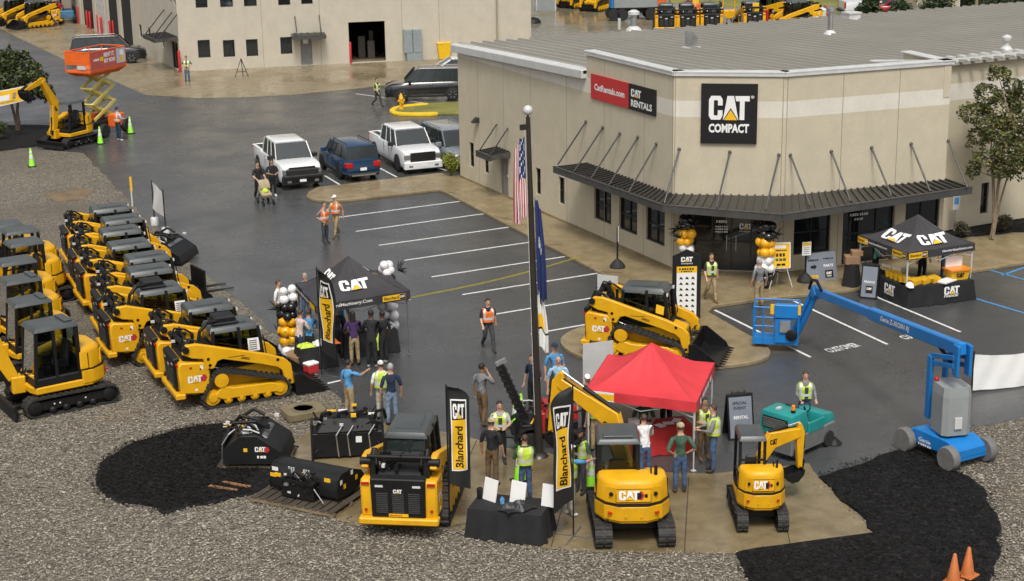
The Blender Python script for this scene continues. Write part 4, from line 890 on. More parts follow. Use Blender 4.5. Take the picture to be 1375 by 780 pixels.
 for sd in (-1, 1):
  MB().prism([(-1.03, sd * .40), (-1.06, sd * .40), (-.92, sd * .64), (-.89, sd * .62)], 1.10, 1.48, 'z').build('rear_vent', YEL, ho); MB().box(-.50, -.488, sd * .78, sd * .853, 1.08, 1.5).build('panel_seam', BPR, ho)
  MB().lathe([(.05, -.02), (.05, .012)], (-1.02, sd * .52, 1.32), 10, axis='x').build('lock', BPR, ho); MB().box(-1.165, -1.155, sd * .62 - .04, sd * .62 + .04, .70, .74).build('decal', BPR, ho)
  MB().box(-1.12, -1.02, sd * .55 - .05, sd * .55 + .05, .86, .89).build('tail_reflector', REDL, ho)
  MB().lathe([(.03, -.02), (.03, .01)], (-1.165, sd * .18, .80), 8, axis='x').build('eye_bolt', YEL, ho)
 # cab or canopy on the left front
 x0, x1, y0, y1, zt = -.32, .98, -.20, .80, 2.28
 mb = MB(); mb.box(x0, x1, y0, y1, .78, 1.02 if cab == 'cab' else .95); cb = mb.build('cab' if cab == 'cab' else 'canopy', BLK, ho, bevel=.03)
 def post(a, b, w=.08): return MB().bar(a, b, w, w, up=(0, 1, 0)).build('post', BLK, cb)
 if cab == 'cab':
  post((x0 + .04, y0 + .04, .8), (x0 + .06, y0 + .05, zt), .1); post((x0 + .04, y1 - .04, .8), (x0 + .06, y1 - .05, zt), .1); post((x1 - .03, y0 + .04, .8), (x1 - .16, y0 + .05, zt)); post((x1 - .03, y1 - .04, .8), (x1 - .16, y1 - .05, zt)); post((.36, y1 - .04, .8), (.36, y1 - .05, zt))
  mb = MB(); mb.hexa([(x0 - .04, y0 - .03, zt), (x1 - .08, y0 - .03, zt), (x1 - .08, y1 + .03, zt), (x0 - .04, y1 + .03, zt)], [(x0 + .03, y0 + .05, zt + .12), (x1 - .18, y0 + .05, zt + .12), (x1 - .18, y1 - .05, zt + .12), (x0 + .03, y1 - .05, zt + .12)]); mb.build('roof', CABG, cb, bevel=.035, seg=2)
  mb = MB(); mb.box(x0 + .10, x0 + .32, y0 + .15, y1 - .15, zt + .12, zt + .17); mb.build('roof_rib', CABG, cb, bevel=.01)
  for nm, q in (('rear_window', [(x0 + .05, y0 + .08, 1.45), (x0 + .05, y1 - .08, 1.45), (x0 + .06, y1 - .08, zt), (x0 + .06, y0 + .08, zt)]), ('side_window', [(x0 + .08, y1 - .04, 1.02), (.33, y1 - .04, 1.02), (.33, y1 - .05, zt), (x0 + .08, y1 - .05, zt)]), ('door_window', [(.40, y1 - .04, 1.02), (x1 - .06, y1 - .04, 1.02), (x1 - .18, y1 - .05, zt), (.40, y1 - .05, zt)]), ('side_window', [(x0 + .08, y0 + .04, 1.02), (x1 - .06, y0 + .04, 1.02), (x1 - .18, y0 + .05, zt), (x0 + .08, y0 + .05, zt)]), ('front_window', [(x1 - .02, y0 + .08, 1.02), (x1 - .02, y1 - .08, 1.02), (x1 - .15, y1 - .08, zt), (x1 - .15, y0 + .08, zt)])):
   MB().add(q, [(0, 1, 2, 3)]).build(nm, CLR, cb)
  mb = MB(); mb.box(x0, x0 + .1, y0 + .08, y1 - .08, 1.0, 1.45); mb.build('rear_sill', BLK, cb)
  MB().box(.44, .47, y1 - .03, y1 - .005, 1.35, 1.5).build('door_handle', BLK, cb)
 else:
  if cab == 'canopy4':
   pp = [((x0 + .02, y0 + .05, .9), (x0 + .05, y0 + .05, zt)), ((x0 + .02, y1 - .05, .9), (x0 + .05, y1 - .05, zt)), ((x1 - .05, y0 + .05, .9), (x1 - .22, y0 + .05, zt)), ((x1 - .05, y1 - .05, .9), (x1 - .22, y1 - .05, zt))]
  else: pp = [((x0 - .02, y0 + .03, .9), (x0 + .0, y0 + .05, zt)), ((x0 - .02, y1 - .03, .9), (x0 + .0, y1 - .05, zt))]
  for a, b in pp: post(a, b, .10)
  MB().box(x0 - .04, x0 + .03, y0 + .06, y1 - .06, .95, 1.40).build('rear_guard', BLK, cb, bevel=.02)
  for yy in (y0 + .04, y1 - .04): MB().bar((x0 + .05, yy, 1.30), (x1 - .15, yy, 1.25), .05, .05).build('side_rail', BLK, cb)
  mb = MB(); mb.bar((x0 + .03, y0 + .05, 1.75), (x0 + .03, y1 - .05, 1.75), .05, .05); mb.bar((x0 + .02, y0 + .05, 1.35), (x0 + .02, y1 - .05, 1.35), .05, .05); mb.build('cross_bar', BLK, cb)
  mb = MB(); mb.hexa([(x0 - .08, y0 - .02, zt), (x1 - .06, y0 - .02, zt), (x1 - .06, y1 + .02, zt), (x0 - .08, y1 + .02, zt)], [(x0 + .02, y0 + .06, zt + .13), (x1 - .16, y0 + .06, zt + .13), (x1 - .16, y1 - .06, zt + .13), (x0 + .02, y1 - .06, zt + .13)]); mb.build('roof', CABG, cb, bevel=.04, seg=2)
 mb = MB(); mb.box(.0, .48, .08, .56, .98, 1.22); mb.hexa([(-.08, .08, 1.2), (.06, .08, 1.2), (.06, .56, 1.2), (-.08, .56, 1.2)], [(-.20, .12, 1.85), (-.08, .12, 1.85), (-.08, .52, 1.85), (-.20, .52, 1.85)]); mb.build('seat', SEATM, cb, bevel=.05)
 mb = MB(); mb.tube((.62, .05, .95), (.62, .05, 1.45), .02); mb.tube((.62, .6, .95), (.62, .6, 1.45), .02); mb.tube((.78, .32, .95), (.74, .32, 1.5), .03); mb.box(-.02, .45, -.08, .04, 1.2, 1.4); mb.box(-.02, .45, .60, .70, 1.2, 1.4); mb.build('controls', BLK, cb)
 clutter(cb, (.1, .85, -.1, .7, 1.0, 1.5), 14, 3, .15); clutter(t, (.9, 1.4, -.25, .2, .6, 1.1), 12, 4, .1)
 MB().path([(-.55, -.45, 1.60), (-.55, -.45, 1.74), (-.42, -.45, 1.74), (-.36, -.45, 1.58)], .016).build('handrail', BLK, ho)
 # boom group
 if boom:
  b1, b2, b3 = [R(a) for a in boom]; pre = set(o.name for o in bpy.data.objects)
  yb = -.02; sw = MB(); sw.box(.98, 1.35, yb - .16, yb + .16, .52, 1.0); sw.build('swing_post', YEL, ho, bevel=.03)
  o = Vector((1.28, yb, .95)); kn = o + Vector((math.cos(b1), 0, math.sin(b1))) * 1.40 * blen; d2 = b1 - R(42); tip = kn + Vector((math.cos(d2), 0, math.sin(d2))) * 1.55 * blen
  mb = MB(); u1 = Vector((-math.sin(b1), 0, math.cos(b1))); u2 = Vector((-math.sin(d2), 0, math.cos(d2))); um = (u1 + u2).normalized()
  A = [o + u1 * .15, kn + um * .27, tip + u2 * .13, tip - u2 * .12, kn - um * .24, o - u1 * .15]
  mb.prism([(p.x, p.z) for p in A], yb - .13, yb + .13, 'y'); bm_ = mb.build('boom', YEL, ho, bevel=.02)
  f = planef((kn.x - .1, yb - .133, kn.z - .10), (math.cos(d2), 0, math.sin(d2)), (-math.sin(d2), 0, math.cos(d2))); mb = MB(); logo(mb, f, .30, .14, (2, 2, 2)); f2 = planef((kn.x + .2, yb + .133, kn.z - .16), (-math.cos(d2), 0, -math.sin(d2)), (-math.sin(d2), 0, math.cos(d2))); logo(mb, f2, .30, .14, (2, 2, 2)); mb.build('boom_lettering', DEC, bm_)
  mb = MB(); c0 = Vector((1.40, yb, .75)); c1 = kn - um * .25; mid = c0.lerp(c1, .6)
  mb.tube(c0, mid, .06, 10, 0); mb.tube(mid, c1, .035, 8, 1); mb.build('boom_cylinder', [BLK, CHR], ho)
  d3 = b2; st = tip + Vector((math.cos(d3), 0, math.sin(d3))) * 1.35 * blen; bk_ = tip - Vector((math.cos(d3), 0, math.sin(d3))) * .28
  u3 = Vector((-math.sin(d3), 0, math.cos(d3)))
  mb = MB(); A = [bk_ + u3 * .04, tip + u3 * .20, st + u3 * .09, st - u3 * .09, tip - u3 * .15, bk_ - u3 * .06]; mb.prism([(p.x, p.z) for p in A], yb - .10, yb + .10, 'y'); stk = mb.build('stick', YEL, ho, bevel=.02)
  mb = MB(); c0 = kn + um * .27; mid = c0.lerp(bk_, .62); mb.tube(c0, mid, .055, 10, 0); mb.tube(mid, bk_, .03, 8, 1); mb.build('stick_cylinder', [BLK, CHR], ho)
  mb = MB(); c0 = tip + u3 * .20; c1 = tip.lerp(st, .78) + u3 * .18; mid = c0.lerp(c1, .6); mb.tube(c0, mid, .05, 10, 0); mb.tube(mid, c1, .03, 8, 1); mb.bar(c1, st + u3 * .10 + Vector((math.cos(d3), 0, math.sin(d3))) * .16, .16, .05); mb.build('bucket_cylinder', [BLK, CHR], ho)
  mb = MB(); mb.path([kn + um * .20 + Vector((0, .07, 0)), tip + u2 * .16 + Vector((0, .07, 0)), tip.lerp(st, .3) + u3 * .17 + Vector((0, .07, 0))], .022, 6); mb.build('hydraulic_hose', BLK, ho)
  if buck:
   a = b3; cs, sn = math.cos(a), math.sin(a)
   def bp(u, v): return (st.x + u * cs - v * sn, st.z + u * sn + v * cs)
   outer = [(-.06, .10), (.08, .14), (.34, .06), (.52, -.14), (.56, -.36), (.50, -.52), (.46, -.50), (.50, -.34), (.44, -.14), (.28, .0), (.02, .04), (-.04, -.08)]
   mb = MB(); mb.prism([bp(u, v) for u, v in outer], yb - .30, yb + .30, 'y')
   for sd in (-1, 1): mb.prism([bp(u, v) for u, v in [(-.02, .08), (.34, .05), (.51, -.14), (.55, -.36), (.48, -.50), (.10, -.12)]], yb + sd * .30 - .015, yb + sd * .30 + .015, 'y')
   bk = mb.build('bucket', BLK, ho)
   for i in range(4):
    yy = yb - .24 + i * .16; A = [bp(.50, -.50), bp(.56, -.46), bp(.46, -.68)]; MB().prism(A, yy - .025, yy + .025, 'y').build('bucket_tooth', BLK, bk)
  if byaw:
   X = Matrix.Translation((1.28, yb, 0)) @ Matrix.Rotation(byaw, 4, 'Z') @ Matrix.Translation((-1.28, -yb, 0))
   for o in bpy.data.objects:
    if o.name not in pre and o.type == 'MESH': o.data.transform(X)
 t.scale = (s, s, s); return t
def place(o, p, rz, z=None):
 o.location = (p[0], p[1], p[2] if len(p) > 2 and z is None else (z or 0)); o.rotation_euler = (0, 0, rz); return o
# ------------------------------------------------------------------ machines in place
def by_roof(x, y, z, off, rz, s):
 """ground position of a machine whose roof centre (local off) is seen at a pixel"""
 p = P(x, y, z); c, n = math.cos(rz), math.sin(rz)
 return (p.x - s * (off[0] * c - off[1] * n), p.y - s * (off[0] * n + off[1] * c), GZ)
GZ = .004
ctl_box = make_ctl('track_loader', 'yellow track loader with black roof box, nearest of the slanted row', 'bucket', True)
ctl = make_ctl('track_loader', 'yellow track loader with plain grey cab roof, second nearest of the slanted row', 'bucket', False, False)
ROW = [(308, 431, 1), (278, 406, 0), (212, 383, 1), (200, 358, 0), (197, 341, 0), (173, 324, 0), (161, 306, 0), (163, 291, 0), (147, 276, 0)]
ORD = ['nearest', 'second nearest', 'third nearest', 'fourth nearest', 'middle one', 'fourth farthest', 'third farthest', 'second farthest', 'farthest']
CS = 1.07
for i, (x, y, bx) in enumerate(ROW):
 rz = R(-1 + rnd.uniform(-2, 2)); loc = by_roof(x, y, 2.14 * CS, (-.06, 0), rz, CS)
 if i == 0: o = ctl_box; place(o, loc, rz)
 elif i == 1: o = ctl; place(o, loc, rz)
 else: o = dup(ctl_box if bx else ctl, '', loc, rz, skip=() if i in (2, 5, 4) else ('bucket',))
 o.scale = (CS,) * 3; o['group'] = 'track loaders in the slanted row'
 o['label'] = 'yellow track loader with %s cab roof, %s in the slanted row of nine' % ('boxed' if bx else 'plain', ORD[i])
# loader shown on the kerbed island
rz = head(P(843, 470), P(914, 475.5)); o = dup(ctl, 'yellow track loader with toothed bucket parked on the kerbed island', by_roof(868, 381, 2.14 * 1.05 + .13, (-.06, 0), rz, 1.05), rz); o.location.z = .13; o.scale = (1.05,) * 3
mb = MB(); mb.add([(.34, -.548, 1.42), (.58, -.548, 1.36), (.60, -.530, 1.62), (.36, -.530, 1.68)], [(0, 1, 2, 3)]); mb.build('window_card', YPR, [c for c in bpy.data.objects if c.parent == o and c.name.startswith('cab')][0])
# loader seen from behind in the foreground
rz = R(57); rp_ = P(538, 722); o = dup(ctl, 'yellow track loader seen from behind beside the black flag on the pad', (rp_.x + 1.80 * math.cos(rz) * 1.0, rp_.y + 1.80 * math.sin(rz), .016), rz)
bar = MB(); bar.tube((-1.55, -.72, 1.86), (-1.55, .72, 1.86), .05, 8); bar.build('guard_bar', BLK, o)
# far pair at upper left
for (x, y), lb in (((22, 32), 'far yellow track loader with black bucket at the upper left corner, left of two'), ((50, 36), 'far yellow track loader near the blue lift, right of two at upper left')):
 p = P(x, y); o = dup(ctl, lb, (p.x, p.y, .02), R(195), 'far track loaders at upper left'); o.scale = (1.05,) * 3

# excavators parked along the left edge
exc = make_excavator('excavator', 'yellow excavator with glazed cab, nearest at the left edge', 1.0, 'cab', R(2), (66, -62, -150), byaw=R(-8))
exc_c = make_excavator('excavator', 'yellow excavator with open canopy', 1.0, 'canopy4', R(-2), (66, -62, -150))
EX = [(67, 433, 0), (39, 402, 0), (27, 373, 0), (22, 349, 1), (33, 324, 1), (28, 308, 1), (6, 300, 1)]
ES = 1.1
for i, (x, y, cn_) in enumerate(EX):
 ES = 1.1 if i == 0 else .98; rz = R(188 + rnd.uniform(-2, 2)); loc = by_roof(x, y, 2.36 * ES, (.24, .30), rz, ES)
 if i == 0: o = place(exc, loc, rz)
 elif i == 3: o = place(exc_c, loc, rz)
 else: o = dup(exc_c if cn_ else exc, '', loc, rz)
 o.scale = (ES,) * 3; o['group'] = 'excavators at the left edge'
 o['label'] = 'yellow excavator with %s, %s in the column at the left edge' % ('open canopy' if cn_ else 'glazed cab', ['nearest', 'second nearest', 'third nearest', 'fourth nearest', 'third farthest', 'second farthest', 'farthest'][i])
# excavator in the foreground, seen from behind
rz = R(66); rp_ = P(853, 737); o = make_excavator('excavator', 'yellow cab excavator seen from behind beside the red tent', 1.0, 'cab', R(-2), (72, -80, -120), byaw=R(66), blade=True)
place(o, (rp_.x + 1.15 * math.cos(rz), rp_.y + 1.15 * math.sin(rz), .016), rz)
rz = R(64); rp_ = P(1024, 716); o = mini = make_excavator('mini_excavator', 'small yellow canopy excavator seen from behind, bucket hanging at its right', .74, 'canopy4', 0, (48, -88, -125), byaw=R(-74), blen=.76)
place(o, (rp_.x + .85 * math.cos(rz), rp_.y + .85 * math.sin(rz), .016), rz)
mini.scale = (.74, .65, .92)
# excavator at upper left holding a banner
rz = head(P(118, 190), P(62, 203)); o = make_excavator('excavator', 'yellow canopy excavator holding a yellow banner at upper left', 1.02, 'canopy4', R(4), (100, -14, -95), blade=True)
p = P(97, 194); place(o, (p.x, p.y, .006), rz)
exb = o
# ------------------------------------------------------------------ road vehicles
CARW = M('car_white', (.72, .73, .73), .18, 0, .03, 1, coat=.6)
CARB = M('car_blue', (.012, .055, .13), .2, .3, .06, 1, coat=.7)
CARK = M('car_black', (.010, .011, .013), .16, 0, .1, 1, coat=.7)
CARG = M('car_grey', (.32, .35, .38), .22, .4, .06, 1, coat=.6)
CARR = M('car_red', (.30, .02, .02), .25, 0, .06, 1, coat=.5)
TRIM = M('black_trim', (.014, .014, .015), .5, 0, .15)
CGL = M('car_glass', (.018, .024, .026), .14, 0, .1, 2, spec=.8)
HLENS = M('smoked_headlamp', (.22, .23, .24), .1, .4, .2)
TYRE = M('tyre_rubber', (.016, .016, .016), .8, 0, .2, 8)
RIM = M('wheel_rim', (.33, .33, .34), .3, .8, .1)
DRIM = M('dark_rim', (.05, .05, .055), .35, .6, .1)
def wheel(t, x, y, r, w, rimm, spokes=6, nm='wheel'):
 s = 1 if y > 0 else -1
 mb = MB(); mb.lathe([(r * .62, -w / 2), (r * .92, -w / 2), (r, -w * .36), (r, w * .36), (r * .92, w / 2), (r * .62, w / 2)], (x, y, r), 22, axis='y'); wh = mb.build(nm, TYRE, t)
 mb = MB(); mb.lathe([(r * .63, -w * .47), (r * .63, w * .47)], (x, y, r), 20, axis='y'); mb.lathe([(.02, s * w * .22), (r * .62, s * w * .20)], (x, y, r), 20, 1, axis='y')
 for i in range(spokes):
  a = 2 * PI * i / spokes; mb.bar((x + math.cos(a) * .04, y + s * w * .36, r + math.sin(a) * .04), (x + math.cos(a) * r * .62, y + s * w * .44, r + math.sin(a) * r * .62), .055, .05, 0, up=(0, 1, 0))
 mb.lathe([(.07, s * w * .30), (.05, s * w * .42), (.001, s * w * .43)], (x, y, r), 12, axis='y'); mb.build('rim', [rimm, TRIM], wh)
def loft(mb, secs, m=0, cap=True):
 """secs: list of closed rings of equal length"""
 n = len(secs[0]); o = len(mb.v)
 for r in secs: mb.v += [tuple(p) for p in r]
 for j in range(len(secs) - 1):
  for i in range(n): mb.f.append((o + j * n + i, o + j * n + (i + 1) % n, o + (j + 1) * n + (i + 1) % n, o + (j + 1) * n + i)); mb.m.append(m); mb.sm.append(True)
 if cap: mb.f += [tuple(range(o + n - 1, o - 1, -1)), tuple(range(o + (len(secs) - 1) * n, o + len(secs) * n))]; mb.m += [m, m]; mb.sm += [False, False]
def body_ring(x, zl, zh, hw, crown=.03, box=False):
 h = zh - zl
 if box:
  half = [(hw * .93, zl), (hw * .985, zl + h * .08), (hw, zl + h * .34), (hw * .99, zl + h * .55), (hw * .985, zl + h * .90), (hw * .95, zh), (hw * .45, zh + crown)]
  return [Vector((x, y, z)) for y, z in half] + [Vector((x, -y, z)) for y, z in reversed(half)]
 half = [(hw * .86, zl), (hw * .97, zl + h * .10), (hw, zl + h * .34), (hw * .985, zl + h * .62), (hw * .955, zl + h * .86), (hw * .88, zh), (hw * .45, zh + crown)]
 return [Vector((x, y, z)) for y, z in half] + [Vector((x, -y, z)) for y, z in reversed(half)]
def arch(mb, x, r, hw, m=0):
 for s in (-1, 1):
  pts = [(x + math.cos(R(a)) * r * 1.2, r * .98 + math.sin(R(a)) * r * 1.2) for a in range(-14, 195, 16)]
  mb.prism(pts, s * (hw - .25), s * (hw + .006), 'y', m)
def make_car(name, label, cat, kind, paint, L=4.7, W=1.85, H=1.7, wb=2.75, r=.36, rimm=None, trim=None, trunk='suv', lamps=True, grille='dark', rails=True, plate=None):
 t = thing(name, label, cat); hw = W / 2; xf, xr = L / 2, -L / 2; fx = xf - (L - wb) * .46; rx = fx - wb; rimm = rimm or RIM
 belt = H * (.60 if kind != 'pickup' else .60); zl = r * .72
 if kind == 'pickup':
  hood = belt * .985; st = [(xr, zl + .18, belt * .98, hw * .93), (xr + .12, zl, belt, hw * .97), (rx, zl, belt, hw), (-.2, zl, belt, hw), (xf - 1.45, zl, belt, hw), (xf - 1.3, zl, hood + .02, hw), (xf - .45, zl, hood - .03, hw * .985), (xf - .12, zl, hood - .10, hw * .94), (xf, zl + .06, hood - .16, hw * .88)]
 elif kind == 'suv':
  hood = belt * .95; st = [(xr, zl + .16, belt * .96, hw * .86), (xr + .10, zl + .04, belt, hw * .95), (rx, zl, belt, hw), (0, zl, belt * .985, hw), (xf - 1.35, zl, belt * .97, hw), (xf - .5, zl, hood - .05, hw * .97), (xf - .14, zl + .02, hood - .15, hw * .9), (xf, zl + .12, hood - .24, hw * .8)]
 else:
  hood = belt * .9; st = [(xr, zl + .16, belt * .9, hw * .84), (xr + .12, zl, belt, hw * .94), (rx, zl, belt, hw), (0, zl, belt * .97, hw), (xf - 1.3, zl, belt * .95, hw), (xf - .5, zl, hood - .08, hw * .97), (xf - .12, zl, hood - .2, hw * .88), (xf, zl + .1, hood - .28, hw * .76)]
 mb = MB(); loft(mb, [body_ring(*s, box=kind == 'pickup') for s in st]); mb.build('body', paint, t)
 mb = MB(); arch(mb, fx, r, hw); arch(mb, rx, r, hw); mb.build('wheel_arch', TRIM, t)
 mb = MB(); mb.box(rx + r * 1.3, fx - r * 1.3, -hw * .985, hw * .985, zl - .02, zl + .12); mb.build('sill', TRIM, t, bevel=.02)
 for x in (fx, rx):
  for s in (-1, 1): wheel(t, x, s * (hw - .10), r, .24, rimm)
 # greenhouse
 if kind == 'pickup': gb = (-1.12, xf - 1.42); gt = (-1.0, xf - 2.0); box_end = -1.16
 elif kind == 'suv': gb = (xr + .10, xf - 1.20); gt = (xr + .30, xf - 1.85)
 else: gb = (xr + .5, xf - 1.2); gt = (xr + 1.15, xf - 2.1)
 yb, yt = hw * .875, hw * .76; zb, zt = belt - .01, H - .05
 mb = MB(); mb.hexa([(gb[0], -yb, zb), (gb[1], -yb, zb), (gb[1], yb, zb), (gb[0], yb, zb)], [(gt[0], -yt, zt), (gt[1], -yt, zt), (gt[1], yt, zt), (gt[0], yt, zt)]); gh = mb.build('windows', CGL, t)
 mb = MB(); o = .045
 rr = [[Vector((gt[0] - o, y, zt - .01)) for y in ()]]
 mb.hexa([(gt[0] - o, -yt - o * .6, zt - .03), (gt[1] + o, -yt - o * .6, zt - .03), (gt[1] + o, yt + o * .6, zt - .03), (gt[0] - o, yt + o * .6, zt - .03)], [(gt[0] + .12, -yt + .12, H), (gt[1] - .18, -yt + .12, H), (gt[1] - .18, yt - .12, H), (gt[0] + .12, yt - .12, H)]); mb.build('roof', paint, t, bevel=.03, seg=2)
 def gp(u, s, k): # point on side: u along 0..1, k 0 bottom 1 top
  xb = gb[0] + (gb[1] - gb[0]) * u; xt = gt[0] + (gt[1] - gt[0]) * u; return Vector((xb + (xt - xb) * k, s * ((yb + (yt - yb) * k) - .002), zb + (zt - zb) * k))
 us = {'pickup': [0, .36, .66, 1], 'suv': [0, .28, .58, .80, 1], 'sedan': [0, .2, .55, 1]}[kind]
 for s in (-1, 1):
  for u in us: MB().bar(gp(u, s, 0), gp(u, s, .97), .03, .10 if u in (0, 1) else .06, up=(1, 0, 0)).build('pillar', paint if u in (0, 1) or kind == 'pickup' else TRIM, t)
  d = gp(us[-2], s, 0);
  # door seams and handles
  for u in us[1:-1]:
   x = gp(u, s, 0).x; mb = MB(); mb.box(x - .008, x + .008, s * hw * .975, s * (hw * 1.003), zl + .15, belt - .05); mb.build('door_seam', TRIM, t)
   MB().box(x + .06, x + .24, s * hw * .97, s * (hw * .99 + .02), belt - .16, belt - .12).build('door_handle', paint, t)
  xm = gb[1] - .35; mb = MB(); mb.box(xm - .05, xm + .12, s * (hw * .93), s * (hw + .20), belt - .01, belt + .20); mb.build('mirror', TRIM if kind == 'pickup' else paint, t, bevel=.03)
 # front
 zf = hood - .28
 for s in (-1, 1): MB().bar((xf - 1.35, s * hw * .80, hood + .005 + .02 * (kind == 'pickup')), (xf - .35, s * hw * .72, hood - .035), .012, .012).build('hood_seam', TRIM, t); MB().bar((gb[1] - .06, s * .25 - .28, zb + .06), (gb[1] - .22, s * .25 + .22, zb + .14), .02, .02).build('wiper', TRIM, t); MB().box(xf - .02, xf + .115, s * hw * .55, s * hw * .75, zl + .06, zl + .16).build('fog_lamp', HLENS, t)
 MB().box(xf + .112, xf + .118, -.16, .16, zl + .08, zl + .20).build('front_plate', WHT, t) if kind == 'pickup' else None
 if kind == 'pickup':
  mb = MB(); mb.box(xf - .06, xf + .035, -hw * .64, hw * .64, zl + .30, hood - .10); gr = mb.build('grille', TRIM, t, bevel=.03)
  for i in range(5): MB().box(xf + .03, xf + .05, -hw * .58, hw * .58, zl + .38 + i * .09, zl + .41 + i * .09).build('grille_bar', DKM, gr)
  MB().box(xf - .16, xf + .11, -hw * .96, hw * .96, zl - .05, zl + .32).build('front_bumper', trim or TRIM, t, bevel=.04)
  for s in (-1, 1): MB().box(xf - .20, xf + .02, s * hw * .62, s * hw * .92, zl + .42, hood - .20).build('headlamp', HLENS, t, bevel=.02)
  # load bed
  mb = MB(); mb.box(xr + .10, box_end, -hw * .80, hw * .80, belt + .018, belt + .028); mb.build('bed_cover', TRIM, t)
  for s in (-1, 1): MB().box(xr + .05, box_end, s * hw * .80, s * hw * .95, belt - .02, belt + .06).build('bed_rail', paint, t, bevel=.02); MB().box(xr - .02, xr + .08, s * hw * .78, s * hw * .95, zl + .35, belt - .02).build('tail_lamp', REDL, t)
  MB().box(xr - .02, xr + .06, -hw * .78, hw * .78, zl + .3, belt + .05).build('tailgate', paint, t, bevel=.02)
  MB().box(xr - .14, xr + .02, -hw * .9, hw * .9, zl + .02, zl + .22).build('rear_bumper', trim or TRIM, t, bevel=.03)
 else:
  MB().box(xf - .10, xf + .02, -hw * .45, hw * .45, zl + .16, hood - .32).build('grille', TRIM, t, bevel=.03)
  MB().box(xf - .25, xf + .01, -hw * .82, hw * .82, zl - .02, zl + .14).build('front_bumper', TRIM, t, bevel=.04)
  for s in (-1, 1): MB().hexa([(xf - .40, s * hw * .60, hood - .36), (xf - .06, s * hw * .55, hood - .38), (xf - .14, s * hw * .86, hood - .36), (xf - .42, s * hw * .92, hood - .34)], [(xf - .42, s * hw * .60, hood - .20), (xf - .12, s * hw * .55, hood - .24), (xf - .2, s * hw * .86, hood - .22), (xf - .46, s * hw * .92, hood - .2)]).build('headlamp', LENS, t)
  for s in (-1, 1): MB().box(xr - .03, xr + .26, s * hw * .56, s * hw * .955, belt - .36, belt - .10).build('tail_lamp', REDL, t, bevel=.03)
  MB().box(xr - .05, xr + .2, -hw * .86, hw * .86, zl, zl + .16).build('rear_bumper', TRIM, t, bevel=.04)
  MB().box(xr - .06, xr - .02, -hw * .66, hw * .66, zl + .03, zl + .10).build('rear_trim', CHR, t)
  if rails:
   for s in (-1, 1): mb = MB(); mb.tube((gt[0] + .15, s * (yt - .06), H + .05), (gt[1] - .3, s * (yt - .06), H + .05), .022, 6); mb.tube((gt[0] + .15, s * (yt - .06), H + .05), (gt[0] + .1, s * (yt - .06), H - .04), .022, 6); mb.tube((gt[1] - .3, s * (yt - .06), H + .05), (gt[1] - .25, s * (yt - .06), H - .04), .022, 6); mb.build('roof_rail', TRIM if paint is CARB else CHR, t)
 MB().box(xr - .035, xr - .02, -.16, .16, belt - .50 if kind != 'pickup' else zl + .06, belt - .36 if kind != 'pickup' else zl + .20).build('number_plate', WHT, t)
 return t
def park(o, front, rear, z=.006):
 """front / rear: photo pixels of the ground under the middle of the nose and tail"""
 a, b = P(*front), P(*rear); rz = head(b, a); c = (a + b) / 2; place(o, (c.x, c.y, z), rz); return o
ram = make_car('pickup_truck', 'white pickup truck with black grille and bumper beside the blue car', 'pickup truck', 'pickup', CARW, 5.9, 2.02, 1.96, 3.6, .41, RIM, TRIM)
MB().box(2.9, 3.03, -.78, .78, .42, .98).build('grille_guard', TRIM, ram, bevel=.05); MB().box(2.86, 3.06, -.97, .97, .28, .72).build('bull_bumper', TRIM, ram, bevel=.06)
fx_ = P(404, 253); place(ram, (fx_.x + .25, fx_.y + 2.75, .006), R(-94))
f15 = make_car('pickup_truck', 'white pickup truck with dark grille, between the blue car and the grey car', 'pickup truck', 'pickup', CARW, 5.85, 2.03, 1.93, 3.65, .40, DRIM, CARW)
fx_ = P(567, 232); place(f15, (fx_.x + .2, fx_.y + 2.75, .006), R(-94))
sub = make_car('hatchback_car', 'dark blue estate car parked nose in between two white pickups', 'car', 'suv', CARB, 4.62, 1.82, 1.72, 2.67, .35, DRIM)
fx_ = P(484, 243); place(sub, (fx_.x + .2, fx_.y + 2.15, .006), R(88))
g4 = make_car('grey_suv', 'silver grey utility vehicle half hidden by the rental building corner', 'car', 'suv', CARG, 5.0, 1.98, 1.80, 2.95, .38, RIM)
fx_ = P(640, 229); place(g4, (fx_.x - .2, fx_.y + 2.55, .006), R(-92))
ex = make_car('black_suv', 'large black utility vehicle by the yellow kerb', 'car', 'suv', CARK, 5.35, 2.03, 1.94, 3.1, .40, RIM)
a = P(575, 135); place(ex, (a.x + .3, a.y + .6, .006), R(158))
ex2 = dup(ex, 'black utility vehicle behind the orange lift platform', (0, 0, 0), 0); a = P(150, 86); place(ex2, (a.x, a.y + .8, .014), R(-14))
wc = make_car('white_car', 'white car mostly hidden behind the rental building and black vehicle', 'car', 'sedan', CARW, 4.7, 1.85, 1.5, 2.7, .34, RIM)
a = P(613, 110); place(wc, (a.x + .3, a.y + 1.0, .006), R(160))
